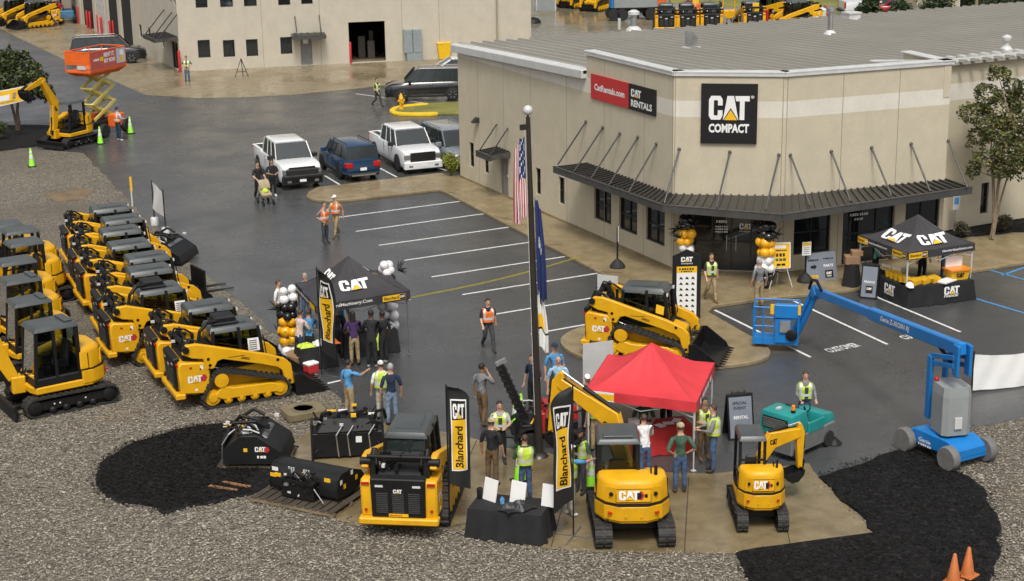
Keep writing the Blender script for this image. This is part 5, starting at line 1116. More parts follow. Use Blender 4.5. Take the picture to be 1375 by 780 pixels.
# ------------------------------------------------------------------ people
SKIN = M('skin_light', (.52, .30, .20), .55, 0, .08, 8); SKIN2 = M('skin_dark', (.10, .052, .034), .55, 0, .08, 8); SKIN3 = M('skin_tan', (.40, .22, .14), .55, 0, .08, 8)
def cloth(name, col): return M('cloth_' + name, col, .85, 0, .35, 7, bump=.7, bscale=9)
CL = dict(black=cloth('black', (.014, .014, .016)), navy=cloth('navy', (.012, .022, .055)), jeans=cloth('jeans', (.055, .10, .19)), palejeans=cloth('palejeans', (.16, .22, .32)), darkjeans=cloth('darkjeans', (.02, .035, .07)), khaki=cloth('khaki', (.32, .235, .13)), brown=cloth('brown', (.14, .085, .04)), grey=cloth('grey', (.17, .175, .18)), stone=cloth('stone', (.38, .36, .31)), charcoal=cloth('charcoal', (.045, .048, .055)), white=cloth('white', (.70, .70, .69)), blue=cloth('blue', (.08, .27, .52)), sky=cloth('sky', (.30, .50, .66)), purple=cloth('purple', (.05, .02, .09)), green=cloth('green', (.045, .10, .06)), teal=cloth('teal', (.16, .50, .42)), tan=cloth('tan', (.45, .36, .23)), rose=cloth('rose', (.62, .50, .46)), shoe=cloth('shoe', (.03, .025, .02)), whiteshoe=cloth('whiteshoe', (.6, .6, .58)), boot=cloth('boot', (.16, .09, .04)))
HI = M('vest_lime', (.50, .64, .06), .7, 0, .2, 6, bump=.6, bscale=9); HO = M('vest_orange', (.75, .17, .03), .7, 0, .2, 6, bump=.6, bscale=9); REFL = M('reflective_tape', (.62, .63, .62), .35, .2, .06, 6)
HAIR = dict(dark=M('hair_dark', (.012, .009, .007), .6), brown=M('hair_brown', (.06, .032, .018), .6), grey=M('hair_grey', (.32, .31, .30), .6), bald=SKIN, blond=M('hair_blond', (.30, .19, .08), .6))
def pose_def(kind):
 """joint targets; forward +x, left +y. returns arms (elbow, wrist) per side and legs (knee, ankle)"""
 st = dict(lk=(.02, .10, .49), la=(0.0, .11, .085), rk=(.02, -.10, .49), ra=(.0, -.11, .085))
 dn = dict(le=(-.02, .27, 1.12), lw=(.06, .29, .87), re=(-.02, -.27, 1.12), rw=(.06, -.29, .87))
 p = dict(st, **dn); p['lean'] = 0
 if kind == 'walk': p.update(lk=(.17, .10, .50), la=(.27, .10, .10), rk=(-.02, -.10, .48), ra=(-.34, -.10, .15), le=(-.13, .27, 1.14), lw=(-.12, .30, .88), re=(.10, -.27, 1.13), rw=(.27, -.27, .95))
 if kind == 'hips': p.update(le=(-.14, .33, 1.16), lw=(.04, .19, 1.0), re=(-.14, -.33, 1.16), rw=(.04, -.19, 1.0))
 if kind == 'phone': p.update(re=(.14, -.30, 1.20), rw=(.13, -.12, 1.50), lk=(.10, .10, .49), la=(.14, .11, .085), rk=(.0, -.10, .49), ra=(-.12, -.11, .09))
 if kind == 'hold': p.update(le=(.08, .27, 1.13), lw=(.33, .12, 1.12), re=(.08, -.27, 1.13), rw=(.33, -.12, 1.12))
 if kind == 'point': p.update(re=(.22, -.28, 1.30), rw=(.46, -.26, 1.36))
 if kind == 'reach': p.update(re=(.26, -.30, 1.36), rw=(.54, -.33, 1.38))
 if kind == 'push': p.update(le=(.10, .26, 1.14), lw=(.36, .22, 1.04), re=(.10, -.26, 1.14), rw=(.36, -.22, 1.04), lk=(.14, .10, .50), la=(.16, .10, .085), rk=(-.02, -.10, .48), ra=(-.22, -.10, .12))
 if kind == 'sit': p.update(lk=(.42, .12, .52), la=(.40, .12, .085), rk=(.42, -.12, .52), ra=(.40, -.12, .085), le=(.06, .26, .76), lw=(.30, .18, .70), re=(.06, -.26, .76), rw=(.30, -.18, .70))
 if kind == 'table': p.update(le=(.10, .27, 1.12), lw=(.36, .20, .98), re=(.12, -.27, 1.14), rw=(.38, -.14, 1.02), lean=.10)
 if kind == 'arms': p.update(le=(.06, .29, 1.16), lw=(.24, -.08, 1.18), re=(.06, -.29, 1.16), rw=(.25, .08, 1.14))
 if kind == 'cross': p.update(lk=(.06, .09, .49), la=(.16, .06, .085), rk=(.0, -.10, .49), ra=(-.02, -.11, .085))
 return p
_bodies = {}
def body_mesh(kind):
 if kind in _bodies: return _bodies[kind]
 p = pose_def(kind); ln = p['lean']; hz = .52 if kind == 'sit' else .93; dz = hz - .93
 V = []; E_ = []; Rr = []; tagv = []
 def v(co, r, tg, par=None):
  V.append(Vector(co)); Rr.append(r); tagv.append(tg); i = len(V) - 1
  if par is not None: E_.append((par, i))
  return i
 pel = v((0, 0, hz), (.158, .125), 'pants')
 w = v((ln * .3, 0, 1.10 + dz), (.155, .12), 'shirt', pel); ch = v((ln * .8, 0, 1.28 + dz), (.175, .135), 'shirt', w); uc = v((ln, 0, 1.42 + dz), (.135, .10), 'shirt', ch)
 nk = v((ln + .01, 0, 1.49 + dz), (.062, .062), 'skin', uc); h0 = v((ln + .025, 0, 1.565 + dz), (.074, .080), 'skin', nk); h1 = v((ln + .03, 0, 1.65 + dz), (.083, .097), 'skin', h0); v((ln + .02, 0, 1.74 + dz), (.055, .065), 'hair', h1)
 for s, a in ((1, 'l'), (-1, 'r')):
  sh = v((ln, s * .175, 1.415 + dz), (.068, .068), 'shirt', uc)
  zz = 0 if kind == 'sit' else dz
  e0 = Vector(p[a + 'e']) + Vector((ln, 0, 0)); w0 = Vector(p[a + 'w']) + Vector((ln, 0, 0))
  m_ = v(Vector((ln, s * .19, 1.40 + dz)).lerp(e0, .5), (.062, .062), 'shirt', sh); el = v(e0, (.050, .050), 'sleeve', m_); fm = v(e0.lerp(w0, .45), (.040, .040), 'fore', el); wr = v(w0, (.028, .028), 'fore', fm)
  d = (w0 - e0).normalized(); sd = Vector((0, 1, 0)) if abs(d.y) < .7 else Vector((1, 0, 0)); sd = (sd - d * sd.dot(d)).normalized(); up = d.cross(sd)
  pm = v(w0 + d * .075, (.034, .022), 'hand', wr)
  for k, (off, ln_) in enumerate(((-.028, .062), (-.010, .075), (.009, .070), (.026, .055))):
   f1 = v(w0 + d * (.085 + ln_ * .6) + sd * off, (.0095, .0095), 'hand', pm); v(w0 + d * (.085 + ln_ * 1.05) + sd * off - up * .022 * s, (.0085, .0085), 'hand', f1)
  t1 = v(w0 + d * .06 + sd * (.045 if s < 0 else -.045) * 1, (.011, .011), 'hand', wr); v(w0 + d * .10 + sd * (.052 if s < 0 else -.052), (.009, .009), 'hand', t1)
  hp = v((0.0 if kind != 'sit' else .06, s * .085, hz - .06 if kind != 'sit' else hz), (.108, .108), 'pants', pel); k0 = Vector(p[a + 'k']); a0 = Vector(p[a + 'a'])
  th = v(Vector((0, s * .09, hz - .06 if kind != 'sit' else hz)).lerp(k0, .5), (.092, .092), 'pants', hp); kn = v(k0, (.072, .072), 'pants', th); cf = v(k0.lerp(a0, .4) + Vector((-.02, 0, 0)), (.070, .070), 'pants', kn); an = v(a0 + Vector((0, 0, .03)), (.055, .055), 'pants', cf)
  hl = v(a0 + Vector((.02, 0, -.035)), (.050, .050), 'shoe', an); v(a0 + Vector((.17, s * .02, -.048)), (.046, .036), 'shoe', hl)
 me = bpy.data.meshes.new('body_skeleton'); me.from_pydata(V, E_, []); ob = bpy.data.objects.new('body_tmp', me); COL.objects.link(ob)
 md = ob.modifiers.new('skin', 'SKIN'); md.use_smooth_shade = True; md.branch_smoothing = .6
 for i, sv in enumerate(me.skin_vertices[0].data): sv.radius = Rr[i]; sv.use_root = (i == 0)
 ss = ob.modifiers.new('sub', 'SUBSURF'); ss.levels = 1; ss.render_levels = 1
 dg = bpy.context.evaluated_depsgraph_get(); dg.update(); out = bpy.data.meshes.new_from_object(ob.evaluated_get(dg))
 bpy.data.objects.remove(ob)
 slot = dict(shirt=0, pants=1, skin=2, hair=2, shoe=3, sleeve=0, fore=4, hand=2)
 while len(out.materials) < 5: out.materials.append(None)
 segs = [(V[a], V[b], tagv[b]) for a, b in E_]
 idx = []
 for pl in out.polygons:
  c = pl.center; best = None
  for A, B, tg in segs:
   d = B - A; t_ = max(0, min(1, (c - A).dot(d) / max(1e-9, d.length_squared))); dist = (c - (A + d * t_)).length
   if best is None or dist < best[0]: best = (dist, tg)
  tg = best[1]
  if kind != 'sit' and tg in ('shirt', 'pants') and .8 < c.z < 1.2: tg = 'shirt' if c.z > .955 else 'pants'
  if tg in ('shirt', 'skin') and c.z > 1.3 + dz and abs(c.y) < .09: tg = 'skin' if c.z > 1.475 + dz else 'shirt'
  idx.append(slot[tg])
 out.polygons.foreach_set('material_index', idx); out.polygons.foreach_set('use_smooth', [True] * len(idx)); out.name = 'body_' + kind
 # drop to the ground
 zmin = min(v_.co.z for v_ in out.vertices)
 out.transform(Matrix.Translation((0, 0, -zmin))); _bodies[kind] = (out, ln, dz, -zmin); return _bodies[kind]
def person(px_, py_, facing, label, kind='stand', shirt='grey', pants='jeans', vest=None, hair='dark', cap=None, skin=SKIN, shoe='shoe', long_sleeve=False, h=1.0, z=.006, at=None, group=None):
 me, ln, dz, dd_ = body_mesh(kind); p = at or P(px_, py_, z)
 t = thing('person', label, 'person', (p[0], p[1], z), R(facing), group, h)
 b = bpy.data.objects.new('body', me); COL.objects.link(b); b.parent = t
 for i, m in enumerate((CL[shirt], CL[pants], skin, CL[shoe], CL[shirt] if long_sleeve else skin)): b.material_slots[i].link = 'OBJECT'; b.material_slots[i].material = m
 hz_ = dz + dd_; cx = ln + .025
 # face
 mb = MB(); mb.hexa([(cx + .085, -.012, 1.622 + hz_), (cx + .110, -.014, 1.622 + hz_), (cx + .110, .014, 1.622 + hz_), (cx + .085, .012, 1.622 + hz_)], [(cx + .082, -.006, 1.665 + hz_), (cx + .092, -.006, 1.665 + hz_), (cx + .092, .006, 1.665 + hz_), (cx + .082, .006, 1.665 + hz_)], 0); mb.build('nose', skin, b)
 for s in (-1, 1): MB().ball((cx + .083, s * .032, 1.668 + hz_), .011, 0, 6, 4).build('eye', BPR, b); MB().ball((cx + .0, s * .082, 1.645 + hz_), .022, 0, 6, 4, (.7, .5, 1.2)).build('ear', skin, b)
 MB().box(cx + .080, cx + .091, -.022, .022, 1.594 + hz_, 1.600 + hz_).build('mouth', MOUTH, b)
 if hair != 'bald' and not cap:
  mb = MB(); lng = hair == 'long'; hm = HAIR['dark' if lng else hair]
  mb.grid(lambda u, v_: (cx - .012 + .098 * math.cos(u * 2 * PI) * math.sin(v_ * (1.9 if math.cos(u * 2 * PI) < .35 else 1.05)), .088 * math.sin(u * 2 * PI) * math.sin(v_ * (1.9 if math.cos(u * 2 * PI) < .35 else 1.05)), 1.665 + hz_ + .108 * math.cos(v_ * (1.9 if math.cos(u * 2 * PI) < .35 else 1.05))), 14, 5)
  if lng: mb.hexa([(cx - .11, -.08, 1.42 + hz_), (cx - .05, -.09, 1.42 + hz_), (cx - .05, .09, 1.42 + hz_), (cx - .11, .08, 1.42 + hz_)], [(cx - .10, -.075, 1.70 + hz_), (cx - .02, -.085, 1.70 + hz_), (cx - .02, .085, 1.70 + hz_), (cx - .10, .075, 1.70 + hz_)])
  mb.build('hair', hm, t)
 if cap:
  mb = MB(); mb.grid(lambda u, v_: (cx - .005 + .103 * math.cos(u * 2 * PI) * math.sin(v_ * 1.45), .092 * math.sin(u * 2 * PI) * math.sin(v_ * 1.45), 1.675 + hz_ + .105 * math.cos(v_ * 1.45)), 14, 5); mb.prism([(cx + .07, -.075), (cx + .15, -.06), (cx + .175, 0), (cx + .15, .06), (cx + .07, .075)], 1.690 + hz_, 1.702 + hz_, 'z'); mb.build('cap', CL[cap], t)
  mb = MB(); hm = HAIR['brown' if hair == 'dark' else hair if hair != 'long' else 'dark']; mb.grid(lambda u, v_: (cx - .03 - .07 * math.sin(u * PI), .086 * math.cos(u * PI), 1.62 + hz_ + .07 * v_), 8, 2); mb.build('hair', hm, t)
 if vest:
  vm = HI if vest == 'lime' else HO; z0, z1 = 1.0 + hz_, 1.455 + hz_; mb = MB()
  def ring(u, v_):
   z = z0 + (z1 - z0) * v_; k = [(.0, .172, .205), (.35, .172, .202), (.65, .178, .218), (.85, .150, .205), (1, .090, .135)]
   for (a, x_, y_), (a2, x2, y2) in zip(k, k[1:]):
    if a <= v_ <= a2: f = (v_ - a) / (a2 - a); rx, ry = x_ + (x2 - x_) * f, y_ + (y2 - y_) * f; break
   a = u * 2 * PI; ly = ln * min(1, v_ * 1.2); c, s_ = math.cos(a), math.sin(a); e = .8
   return (ly + rx * math.copysign(abs(c) ** e, c), ry * math.copysign(abs(s_) ** e, s_), z + (-.10 * max(0, math.cos(a)) ** 4 * (v_ > .8)))
  def mf(u, v_):
   a = abs(((u + .5) % 1) - .5)
   if .16 < v_ < .34: return 1
   if v_ > .34 and (.09 < a < .15 or .36 < a < .42): return 1
   return 2 if a < .022 and v_ < .8 else 0
  mb.grid(ring, 34, 12, 0, mf); mb.build('vest', [vm, REFL, CL['charcoal'] if vest == 'lime' else HO], t)
 return t
MOUTH = M('lips', (.30, .13, .10), .6)
# ------------------------------------------------------------------ people in place
PP = [
(656, 470, 262, 'man in orange vest and black shirt walking across the bays with a camera', dict(kind='walk', shirt='black', pants='charcoal', vest='orange')),
(437, 327, 300, 'man in orange vest and dark trousers, nearer of two talking by the kerb', dict(kind='hips', shirt='grey', pants='charcoal', vest='orange', hair='brown')),
(452, 317, 215, 'man in orange vest and white cap, farther of two by the kerb', dict(kind='walk', shirt='khaki', pants='khaki', vest='orange', cap='white', shoe='boot')),
(348, 268, 275, 'man in black pushing a stroller past the white pickup', dict(kind='push', shirt='black', pants='black', hair='dark')),
(367, 264, 265, 'woman in black carrying a baby in front of the white pickup', dict(kind='hold', shirt='black', pants='black', hair='long', skin=SKIN3, shoe='whiteshoe')),
(252, 110, 250, 'man in pale vest and jeans near the workshop corner', dict(kind='hips', shirt='grey', pants='jeans', vest='lime', z=.014)),
(507, 143, 300, 'man in yellow vest walking beside the black utility vehicle', dict(kind='walk', shirt='black', pants='charcoal', vest='lime')),
(160, 189, 20, 'man in orange vest and dark jeans at the lift controls', dict(kind='hold', shirt='sky', pants='darkjeans', vest='orange', shoe='whiteshoe', h=1.06)),
(954, 404, 258, 'man in yellow vest and khaki trousers walking out of the entrance', dict(kind='walk', shirt='black', pants='khaki', vest='lime', z=.13, hair='brown', shoe='boot')),
(1019, 414, 85, 'man in grey shirt behind the blue lift basket', dict(kind='stand', shirt='grey', pants='khaki', z=.10, hair='grey')),
(390, 452, 320, 'man in white shirt behind the left tent by the balloons', dict(kind='stand', shirt='white', pants='charcoal', hair='brown', at=(-7.2, -14.7))),
(414, 440, 230, 'grey haired man in blue shirt behind the left tent', dict(kind='stand', shirt='blue', pants='jeans', hair='grey', at=(-6.1, -14.3))),
(403, 488, 20, 'person in pale shirt leaning over the goods under the left tent', dict(kind='table', shirt='rose', pants='darkjeans', hair='brown')),
(417, 486, 60, 'person in blue shirt under the left side of the black tent', dict(kind='table', shirt='blue', pants='black', hair='brown', h=.97)),
(477, 491, 78, 'woman in purple top and khaki trousers at the left tent table', dict(kind='table', shirt='purple', pants='khaki', hair='long', skin=SKIN3)),
(500, 494, 60, 'man in black shirt and white shoes at the left tent table', dict(kind='table', shirt='black', pants='black', skin=SKIN2, shoe='whiteshoe', h=1.06)),
(516, 489, 110, 'person in black standing at the right side of the left tent', dict(kind='stand', shirt='black', pants='black', skin=SKIN2, shoe='whiteshoe')),
(455, 482, 90, 'person in dark clothes in the middle of the left tent', dict(kind='stand', shirt='charcoal', pants='black', hair='dark')),
(459, 465, 250, 'person in blue behind the table inside the left tent', dict(kind='stand', shirt='blue', pants='black', hair='grey')),
(470, 561, 20, 'man in blue shirt pointing, behind the black attachments', dict(kind='point', shirt='blue', pants='khaki', skin=SKIN3)),
(514, 563, 75, 'person in lime vest and stone trousers beside the navy shirt', dict(kind='stand', shirt='white', pants='stone', vest='lime', cap='white')),
(527, 571, 80, 'grey haired man in navy shirt and pale jeans', dict(kind='stand', shirt='navy', pants='palejeans', hair='grey', h=1.05)),
(648, 571, 30, 'man in grey shirt and brown trousers talking on a phone', dict(kind='phone', shirt='grey', pants='brown', shoe='boot', skin=SKIN3, h=1.05)),
(672, 622, 250, 'dark haired man in yellow vest facing the man in black shirt', dict(kind='hold', shirt='stone', pants='black', vest='lime', z=.016)),
(661, 652, 40, 'man in black shirt, tan cap and brown trousers by the display table', dict(kind='stand', shirt='black', pants='brown', cap='tan', z=.016, h=1.05)),
(706, 672, 78, 'person in lime vest and jeans standing behind the black display table', dict(kind='hold', shirt='green', pants='jeans', vest='lime', z=.016, hair='brown')),
(764, 693, 15, 'man in blue shirt and lime vest reaching towards the excavator', dict(kind='reach', shirt='blue', pants='stone', vest='lime', z=.016, cap='white', shoe='whiteshoe', h=1.06)),
(780, 662, 200, 'man in green shirt, lime vest and black cap beside the feather flag', dict(kind='stand', shirt='green', pants='charcoal', vest='lime', cap='black', z=.016, skin=SKIN3)),
(750, 562, 250, 'older man in pale blue shirt by the red machine', dict(kind='stand', shirt='sky', pants='khaki', hair='bald', h=1.08)),
(745, 541, 262, 'man in bright blue shirt and cap behind the pale blue shirt', dict(kind='stand', shirt='blue', pants='charcoal', cap='navy', h=1.05)),
(716, 553, 200, 'man in navy shirt half hidden by the flagpole', dict(kind='stand', shirt='navy', pants='black', hair='brown')),
(801, 606, 85, 'person in lime vest and khaki trousers under the left of the red tent', dict(kind='stand', shirt='stone', pants='khaki', vest='lime', hair='brown')),
(789, 583, 250, 'person in white cap behind the raised excavator boom', dict(kind='stand', shirt='charcoal', pants='black', cap='white')),
(864, 598, 240, 'person in dark green seated behind the red table', dict(kind='sit', shirt='green', pants='black', hair='dark', h=1.08)),
(894, 583, 250, 'person in black and white at the back of the red table', dict(kind='table', shirt='black', pants='black', hair='long')),
(866, 644, 80, 'person in white shirt with a dark bag at the red table', dict(kind='table', shirt='white', pants='jeans', hair='brown')),
(913, 662, 70, 'man in green shirt, tan cap and jeans at the red table', dict(kind='hips', shirt='green', pants='jeans', cap='tan', shoe='boot', h=1.07)),
(957, 633, 150, 'man in lime vest and jeans beside the white tent leg', dict(kind='hold', shirt='grey', pants='jeans', vest='lime', long_sleeve=True, hair='brown', h=1.06)),
(944, 617, 270, 'man in lime vest and brown trousers just behind the white tent leg', dict(kind='hold', shirt='brown', pants='brown', vest='lime', shoe='boot', skin=SKIN3)),
(1166, 384, 300, 'person in teal shirt under the left side of the right tent', dict(kind='table', shirt='teal', pants='black', hair='brown', at=(13.9, -19.6))),
(1240, 372, 265, 'person in dark clothes under the middle of the right tent', dict(kind='stand', shirt='brown', pants='black', hair='dark', at=(15.4, -20.4))),
(1264, 370, 250, 'person in blue shirt under the right side of the right tent', dict(kind='stand', shirt='jeans', pants='darkjeans', hair='brown', at=(16.3, -20.6))),
]
for x, y, f_, lb, kw in PP: person(x, y, f_, lb, **kw)
# ------------------------------------------------------------------ gazebos
LEGM = M('tent_leg_white', (.62, .62, .60), .4, .2, .06); LEGD = M('tent_leg_grey', (.20, .20, .20), .4, .4, .1)
TBLK = M('tent_fabric_black', (.036, .034, .038), .75, 0, .18, 1.6, bump=.25, bscale=5); TRED = M('tent_fabric_red', (.60, .035, .045), .7, 0, .1, 1.6, bump=.25, bscale=5)
def gazebo(name, label, c, hv, hval, hp, fabric, legm, marks=(), legs_in=.04):
 """c: four ground corners anticlockwise from the near left; returns a face function"""
 t = thing(name, label, 'tent', ((c[0][0] + c[2][0]) / 2, (c[0][1] + c[2][1]) / 2, 0)); o = Vector((t.location.x, t.location.y, 0)); c = [Vector((p[0], p[1], 0)) - o for p in c]
 pk = Vector((0, 0, hp))
 def face(i):
  a, b = c[i], c[(i + 1) % 4]
  def f(u, v, l=0):
   e = a.lerp(b, u); e = Vector((e.x, e.y, hv + hval)); q = e.lerp(pk, v); zz = (hv + hval) + (hp - hv - hval) * (v ** 1.42) + .05 * (1 - v) * math.sin(v * PI) * (-1)
   w = -.05 * math.sin(u * PI) * math.sin(v * PI) + .012 * math.sin(u * 23 + v * 5 + i) * (1 - v) * v * 3
   n = Vector((a.x + b.x, a.y + b.y, 0)).normalized(); n = (n * .35 + Vector((0, 0, .93)))
   return Vector((q.x, q.y, zz + w)) + n * l
  return f
 mb = MB()
 for i in range(4): mb.grid(face(i), 24, 14)
 mb.build('canopy', fabric, t)
 for i in range(4):
  a, b = c[i], c[(i + 1) % 4]; n = Vector((a.x + b.x, a.y + b.y, 0)).normalized(); rs = random.Random(i * 5 + len(label))
  ph = rs.uniform(0, 6); mb = MB(); mb.grid(lambda u, v: a.lerp(b, u) + n * (.012 + .02 * v * math.sin(u * 17 + ph)) + Vector((0, 0, hv + hval - v * hval - .03 * v * abs(math.sin(u * PI)) * 0)), 20, 3); mb.build('valance', fabric, t, solid=.004)
 for i in range(4):
  p = c[i] * (1 - legs_in); mb = MB(); mb.box(p.x - .022, p.x + .022, p.y - .022, p.y + .022, .9, hv + hval); mb.box(p.x - .015, p.x + .015, p.y - .015, p.y + .015, .02, .92); mb.box(p.x - .06, p.x + .06, p.y - .06, p.y + .06, .006, .02); mb.build('leg', legm, t)
  mb = MB(); q = c[(i + 1) % 4] * (1 - legs_in); z1, z2 = hv + hval - .05, hv + hval - .45
  for k in range(2): A = p.lerp(q, k / 2); B = p.lerp(q, (k + 1) / 2); mb.bar((A.x, A.y, z1), (B.x, B.y, z2), .02, .02); mb.bar((A.x, A.y, z2), (B.x, B.y, z1), .02, .02)
  mb.build('truss', legm, t)
 def val(i): # valance writing plane
  a, b = c[i], c[(i + 1) % 4]; n = Vector((a.x + b.x, a.y + b.y, 0)).normalized(); L_ = (b - a).length; d = (b - a) / L_
  return (lambda x, y, l: a + d * x + n * (.040 + l) + Vector((0, 0, hv + y)), L_)
 return t, face, val, c
def face_logo(t, face, i, u0, v0, w, h, L_):
 """emblem on a sloped face: u0,v0 lower left, w,h in metres"""
 f = face(i); mb = MB(); sl = L_ * .62
 def fn(a, b, l):
  v = v0 + b / sl; u = .5 + (u0 + a / L_ - .5) / max(.15, (1 - v)) ; return f(u, v, .010 + l)
 logo(mb, fn, w, h, (0, 1, 2), lift=.022); mb.build('emblem', [WHT, YPR, TBLK], t)
def sq(a, b, w=None):
 a = Vector(a[:2]); b = Vector(b[:2]); d = b - a; n = Vector((-d.y, d.x)); k = (w or d.length) / n.length; return [a, b, b + n * k, a + n * k]
# left black tent
c = [(-7.48, -19.45), (-4.31, -19.30), (-4.16, -16.45), (-7.21, -16.69)]; tl, face, val, cc = gazebo('gazebo_tent', 'black peaked tent with emblem and balloon columns left of the flagpole', c, 1.87, .28, 3.18, TBLK, LEGD)
L_ = (cc[1] - cc[0]).length
face_logo(tl, face, 0, .31, .32, 1.0, .46, L_); face_logo(tl, face, 3, .30, .42, 1.0, .45, L_); face_logo(tl, face, 1, .30, .42, 1.0, .45, L_)
f, L2 = val(0); mb = MB(); write(mb, lambda a, b, l: f(a + .12, b + .09, l), 'BlanchardMachinery.Com', 1.75, .14, 0, .02); mb.build('valance_lettering', WHT, tl)
mb = MB(); mb.add([f(L2 - .95, .05, .003), f(L2 - .16, .05, .003), f(L2 - .16, .23, .003), f(L2 - .95, .23, .003)], [(0, 1, 2, 3)], 1); write(mb, lambda a, b, l: f(a + L2 - .90, b + .09, .007), 'Blanchard', .50, .10, 2, .02); mb.add([f(L2 - .36, .06, .006), f(L2 - .17, .06, .006), f(L2 - .17, .22, .006), f(L2 - .36, .22, .006)], [(0, 1, 2, 3)], 2); logo(mb, lambda a, b, l: f(a + L2 - .345, b + .11, .006 + l), .16, .07, (0, 1, 2)); mb.build('dealer_panel', [WHT, YPR, BPR], tl)
f, L2 = val(3); mb = MB(); mb.add([f(L2 - .75, .05, .003), f(L2 - .10, .05, .003), f(L2 - .10, .23, .003), f(L2 - .75, .23, .003)], [(0, 1, 2, 3)], 1); write(mb, lambda a, b, l: f(a + .3, b + .09, l), 'BlanchardMachinery.Com', 1.6, .13, 0, .02); mb.build('dealer_panel', [WHT, YPR, BPR], tl)
# right black tent
c = [(12.8, -22.69), (15.68, -22.77), (15.81, -20.0), (12.9, -19.84)]; tr_, face, val, cc = gazebo('gazebo_tent', 'black peaked tent with two emblems by the entrance at right', c, 1.70, .27, 2.88, TBLK, LEGM)
L_ = (cc[1] - cc[0]).length
face_logo(tr_, face, 0, .29, .22, 1.22, .55, L_); face_logo(tr_, face, 3, .29, .22, 1.22, .55, L_)
for i in (0, 3):
 f, L2 = val(i); mb = MB(); a0 = .03 if i == 0 else L2 - .80
 mb.add([f(a0, .03, .003), f(a0 + .78, .03, .003), f(a0 + .78, .24, .003), f(a0, .24, .003)], [(0, 1, 2, 3)], 1); write(mb, lambda a, b, l: f(a + a0 + .05, b + .09, .007), 'Blanchard', .46, .11, 2, .02); mb.add([f(a0 + .56, .05, .006), f(a0 + .75, .05, .006), f(a0 + .75, .22, .006), f(a0 + .56, .22, .006)], [(0, 1, 2, 3)], 2); logo(mb, lambda a, b, l: f(a + a0 + .575, b + .10, .006 + l), .16, .07, (0, 1, 2)); mb.build('dealer_panel', [WHT, YPR, BPR], tr_)
 mb = MB(); k = 1.45 if i == 0 else .45; write(mb, lambda a, b, l: f(a + k, b + .09, l), 'blanchardmachinery.com', 1.3, .11, 0, .02); mb.build('valance_lettering', WHT, tr_)
f, L2 = val(3); mb = MB(); mb.add([f(.02, .03, .003), f(.62, .03, .003), f(.62, .24, .003), f(.02, .24, .003)], [(0, 1, 2, 3)], 1); write(mb, lambda a, b, l: f(a + .05, b + .09, .007), 'Blanchard', .36, .10, 2, .02); mb.build('dealer_panel', [WHT, YPR, BPR], tr_)
# red tent
c = [(-3.60, -29.71), (-1.57, -31.96), (.60, -29.45), (-1.62, -27.41)]; trd, face, val, cc = gazebo('gazebo_tent', 'red peaked tent with white legs beside the excavator', c, 1.66, .27, 2.88, TRED, LEGM)
f, L2 = val(1); mb = MB(); dashes(mb, lambda a, b, l: f(a + .35, b + .08, l), 2.2, .15, 5); mb.build('valance_lettering', WHT, trd)
f, L2 = val(0); mb = MB(); mb.add([f(.05, .02, .003), f(.80, .02, .003), f(.80, .28, .003), f(.05, .28, .003)], [(0, 1, 2, 3)], 0); mb.add([f(.05, .05, .005), f(.80, .05, .005), f(.80, .22, .005), f(.05, .22, .005)], [(0, 1, 2, 3)], 1); mb.build('side_placard', [WHT, YPR], trd)
# ------------------------------------------------------------------ tables
TCB = M('table_cloth_black', (.012, .012, .013), .85, 0, .25, 2, bump=.3, bscale=8); TCR = M('table_cloth_red', (.42, .02, .02), .8, 0, .12, 2, bump=.3, bscale=8)
def table(label, a, b, dep, m, h=.74, z=.016, text=None, group=None, name='draped_table'):
 """cloth covered table: a,b = ground pixels of its near edge"""
 p, q = P(*a, z), P(*b, z); L_ = (q - p).length; t = thing(name, label, 'table', (p.x, p.y, z), head(p, q), group)
 rs = random.Random(int(a[0])); loop = []
 n = 48
 per = [(0, 0), (L_, 0), (L_, dep), (0, dep)]
 pts = []
 for i in range(4):
  A = Vector(per[i]); B = Vector(per[(i + 1) % 4]); k = int((B - A).length / .12) + 2
  pts += [A.lerp(B, j / k) for j in range(k)]
 c = Vector((L_ / 2, dep / 2)); mb = MB(); N_ = len(pts); vs = []
 for zi, (zz, sc_) in enumerate(((h, 1), (h - .03, 1.0), (h * .5, 1.0), (.02, 1.0))):
  for i, pt in enumerate(pts):
   d = (pt - c).normalized(); fl = (.0, .008, .035, .075)[zi] * (1 + .8 * math.sin(i * 1.7 + a[0])); q_ = pt + d * fl; vs.append((q_.x, q_.y, zz))
 fs = [tuple(range(N_))] + [(k * N_ + i, (k + 1) * N_ + i, (k + 1) * N_ + (i + 1) % N_, k * N_ + (i + 1) % N_) for k in range(3) for i in range(N_)]
 mb.add(vs, fs, 0, None, True); mb.build('tablecloth', m, t)
 for x in (.08, L_ - .08):
  for y in (.08, dep - .08): MB().tube((x, y, 0), (x, y, h - .03), .018, 6).build('leg', GALV, t)
 if text:
  mb = MB(); f = planef((L_ * text[0], -.075, .26), (1, 0, 0), (0, 0, 1)); logo(mb, lambda u, v, l: f(u, v + .10, l), .62, .28, (0, 1, 2)); write(mb, f, 'Financial', .58, .11, 0, .02, .2)
  for i in range(len(mb.v)): x, y, z_ = mb.v[i]; mb.v[i] = (x, y - .02 - .02 * (1 - z_ / h), z_)
  mb.build('cloth_lettering', [WHT, YPR, TCB], t)
 return t
tdis = table('black draped display table with three white frames on the pad', (629, 722), (727, 733), 1.0, TCB, .76)
tfin = table('black draped table with emblem facing the bays under the right tent', (1219, 414), (1306, 403), .75, TCB, .74, .006, (.52,))
p_, q_ = P(1160, 388), P(1211, 411); tfs = table('black draped table with emblem on the left side of the right tent', (1163, 390), (1213, 412), .7, TCB, .74, .006, (.55,))
tlt = table('black draped table under the left tent', (466, 482), (535, 473), .75, TCB, .76, .006)
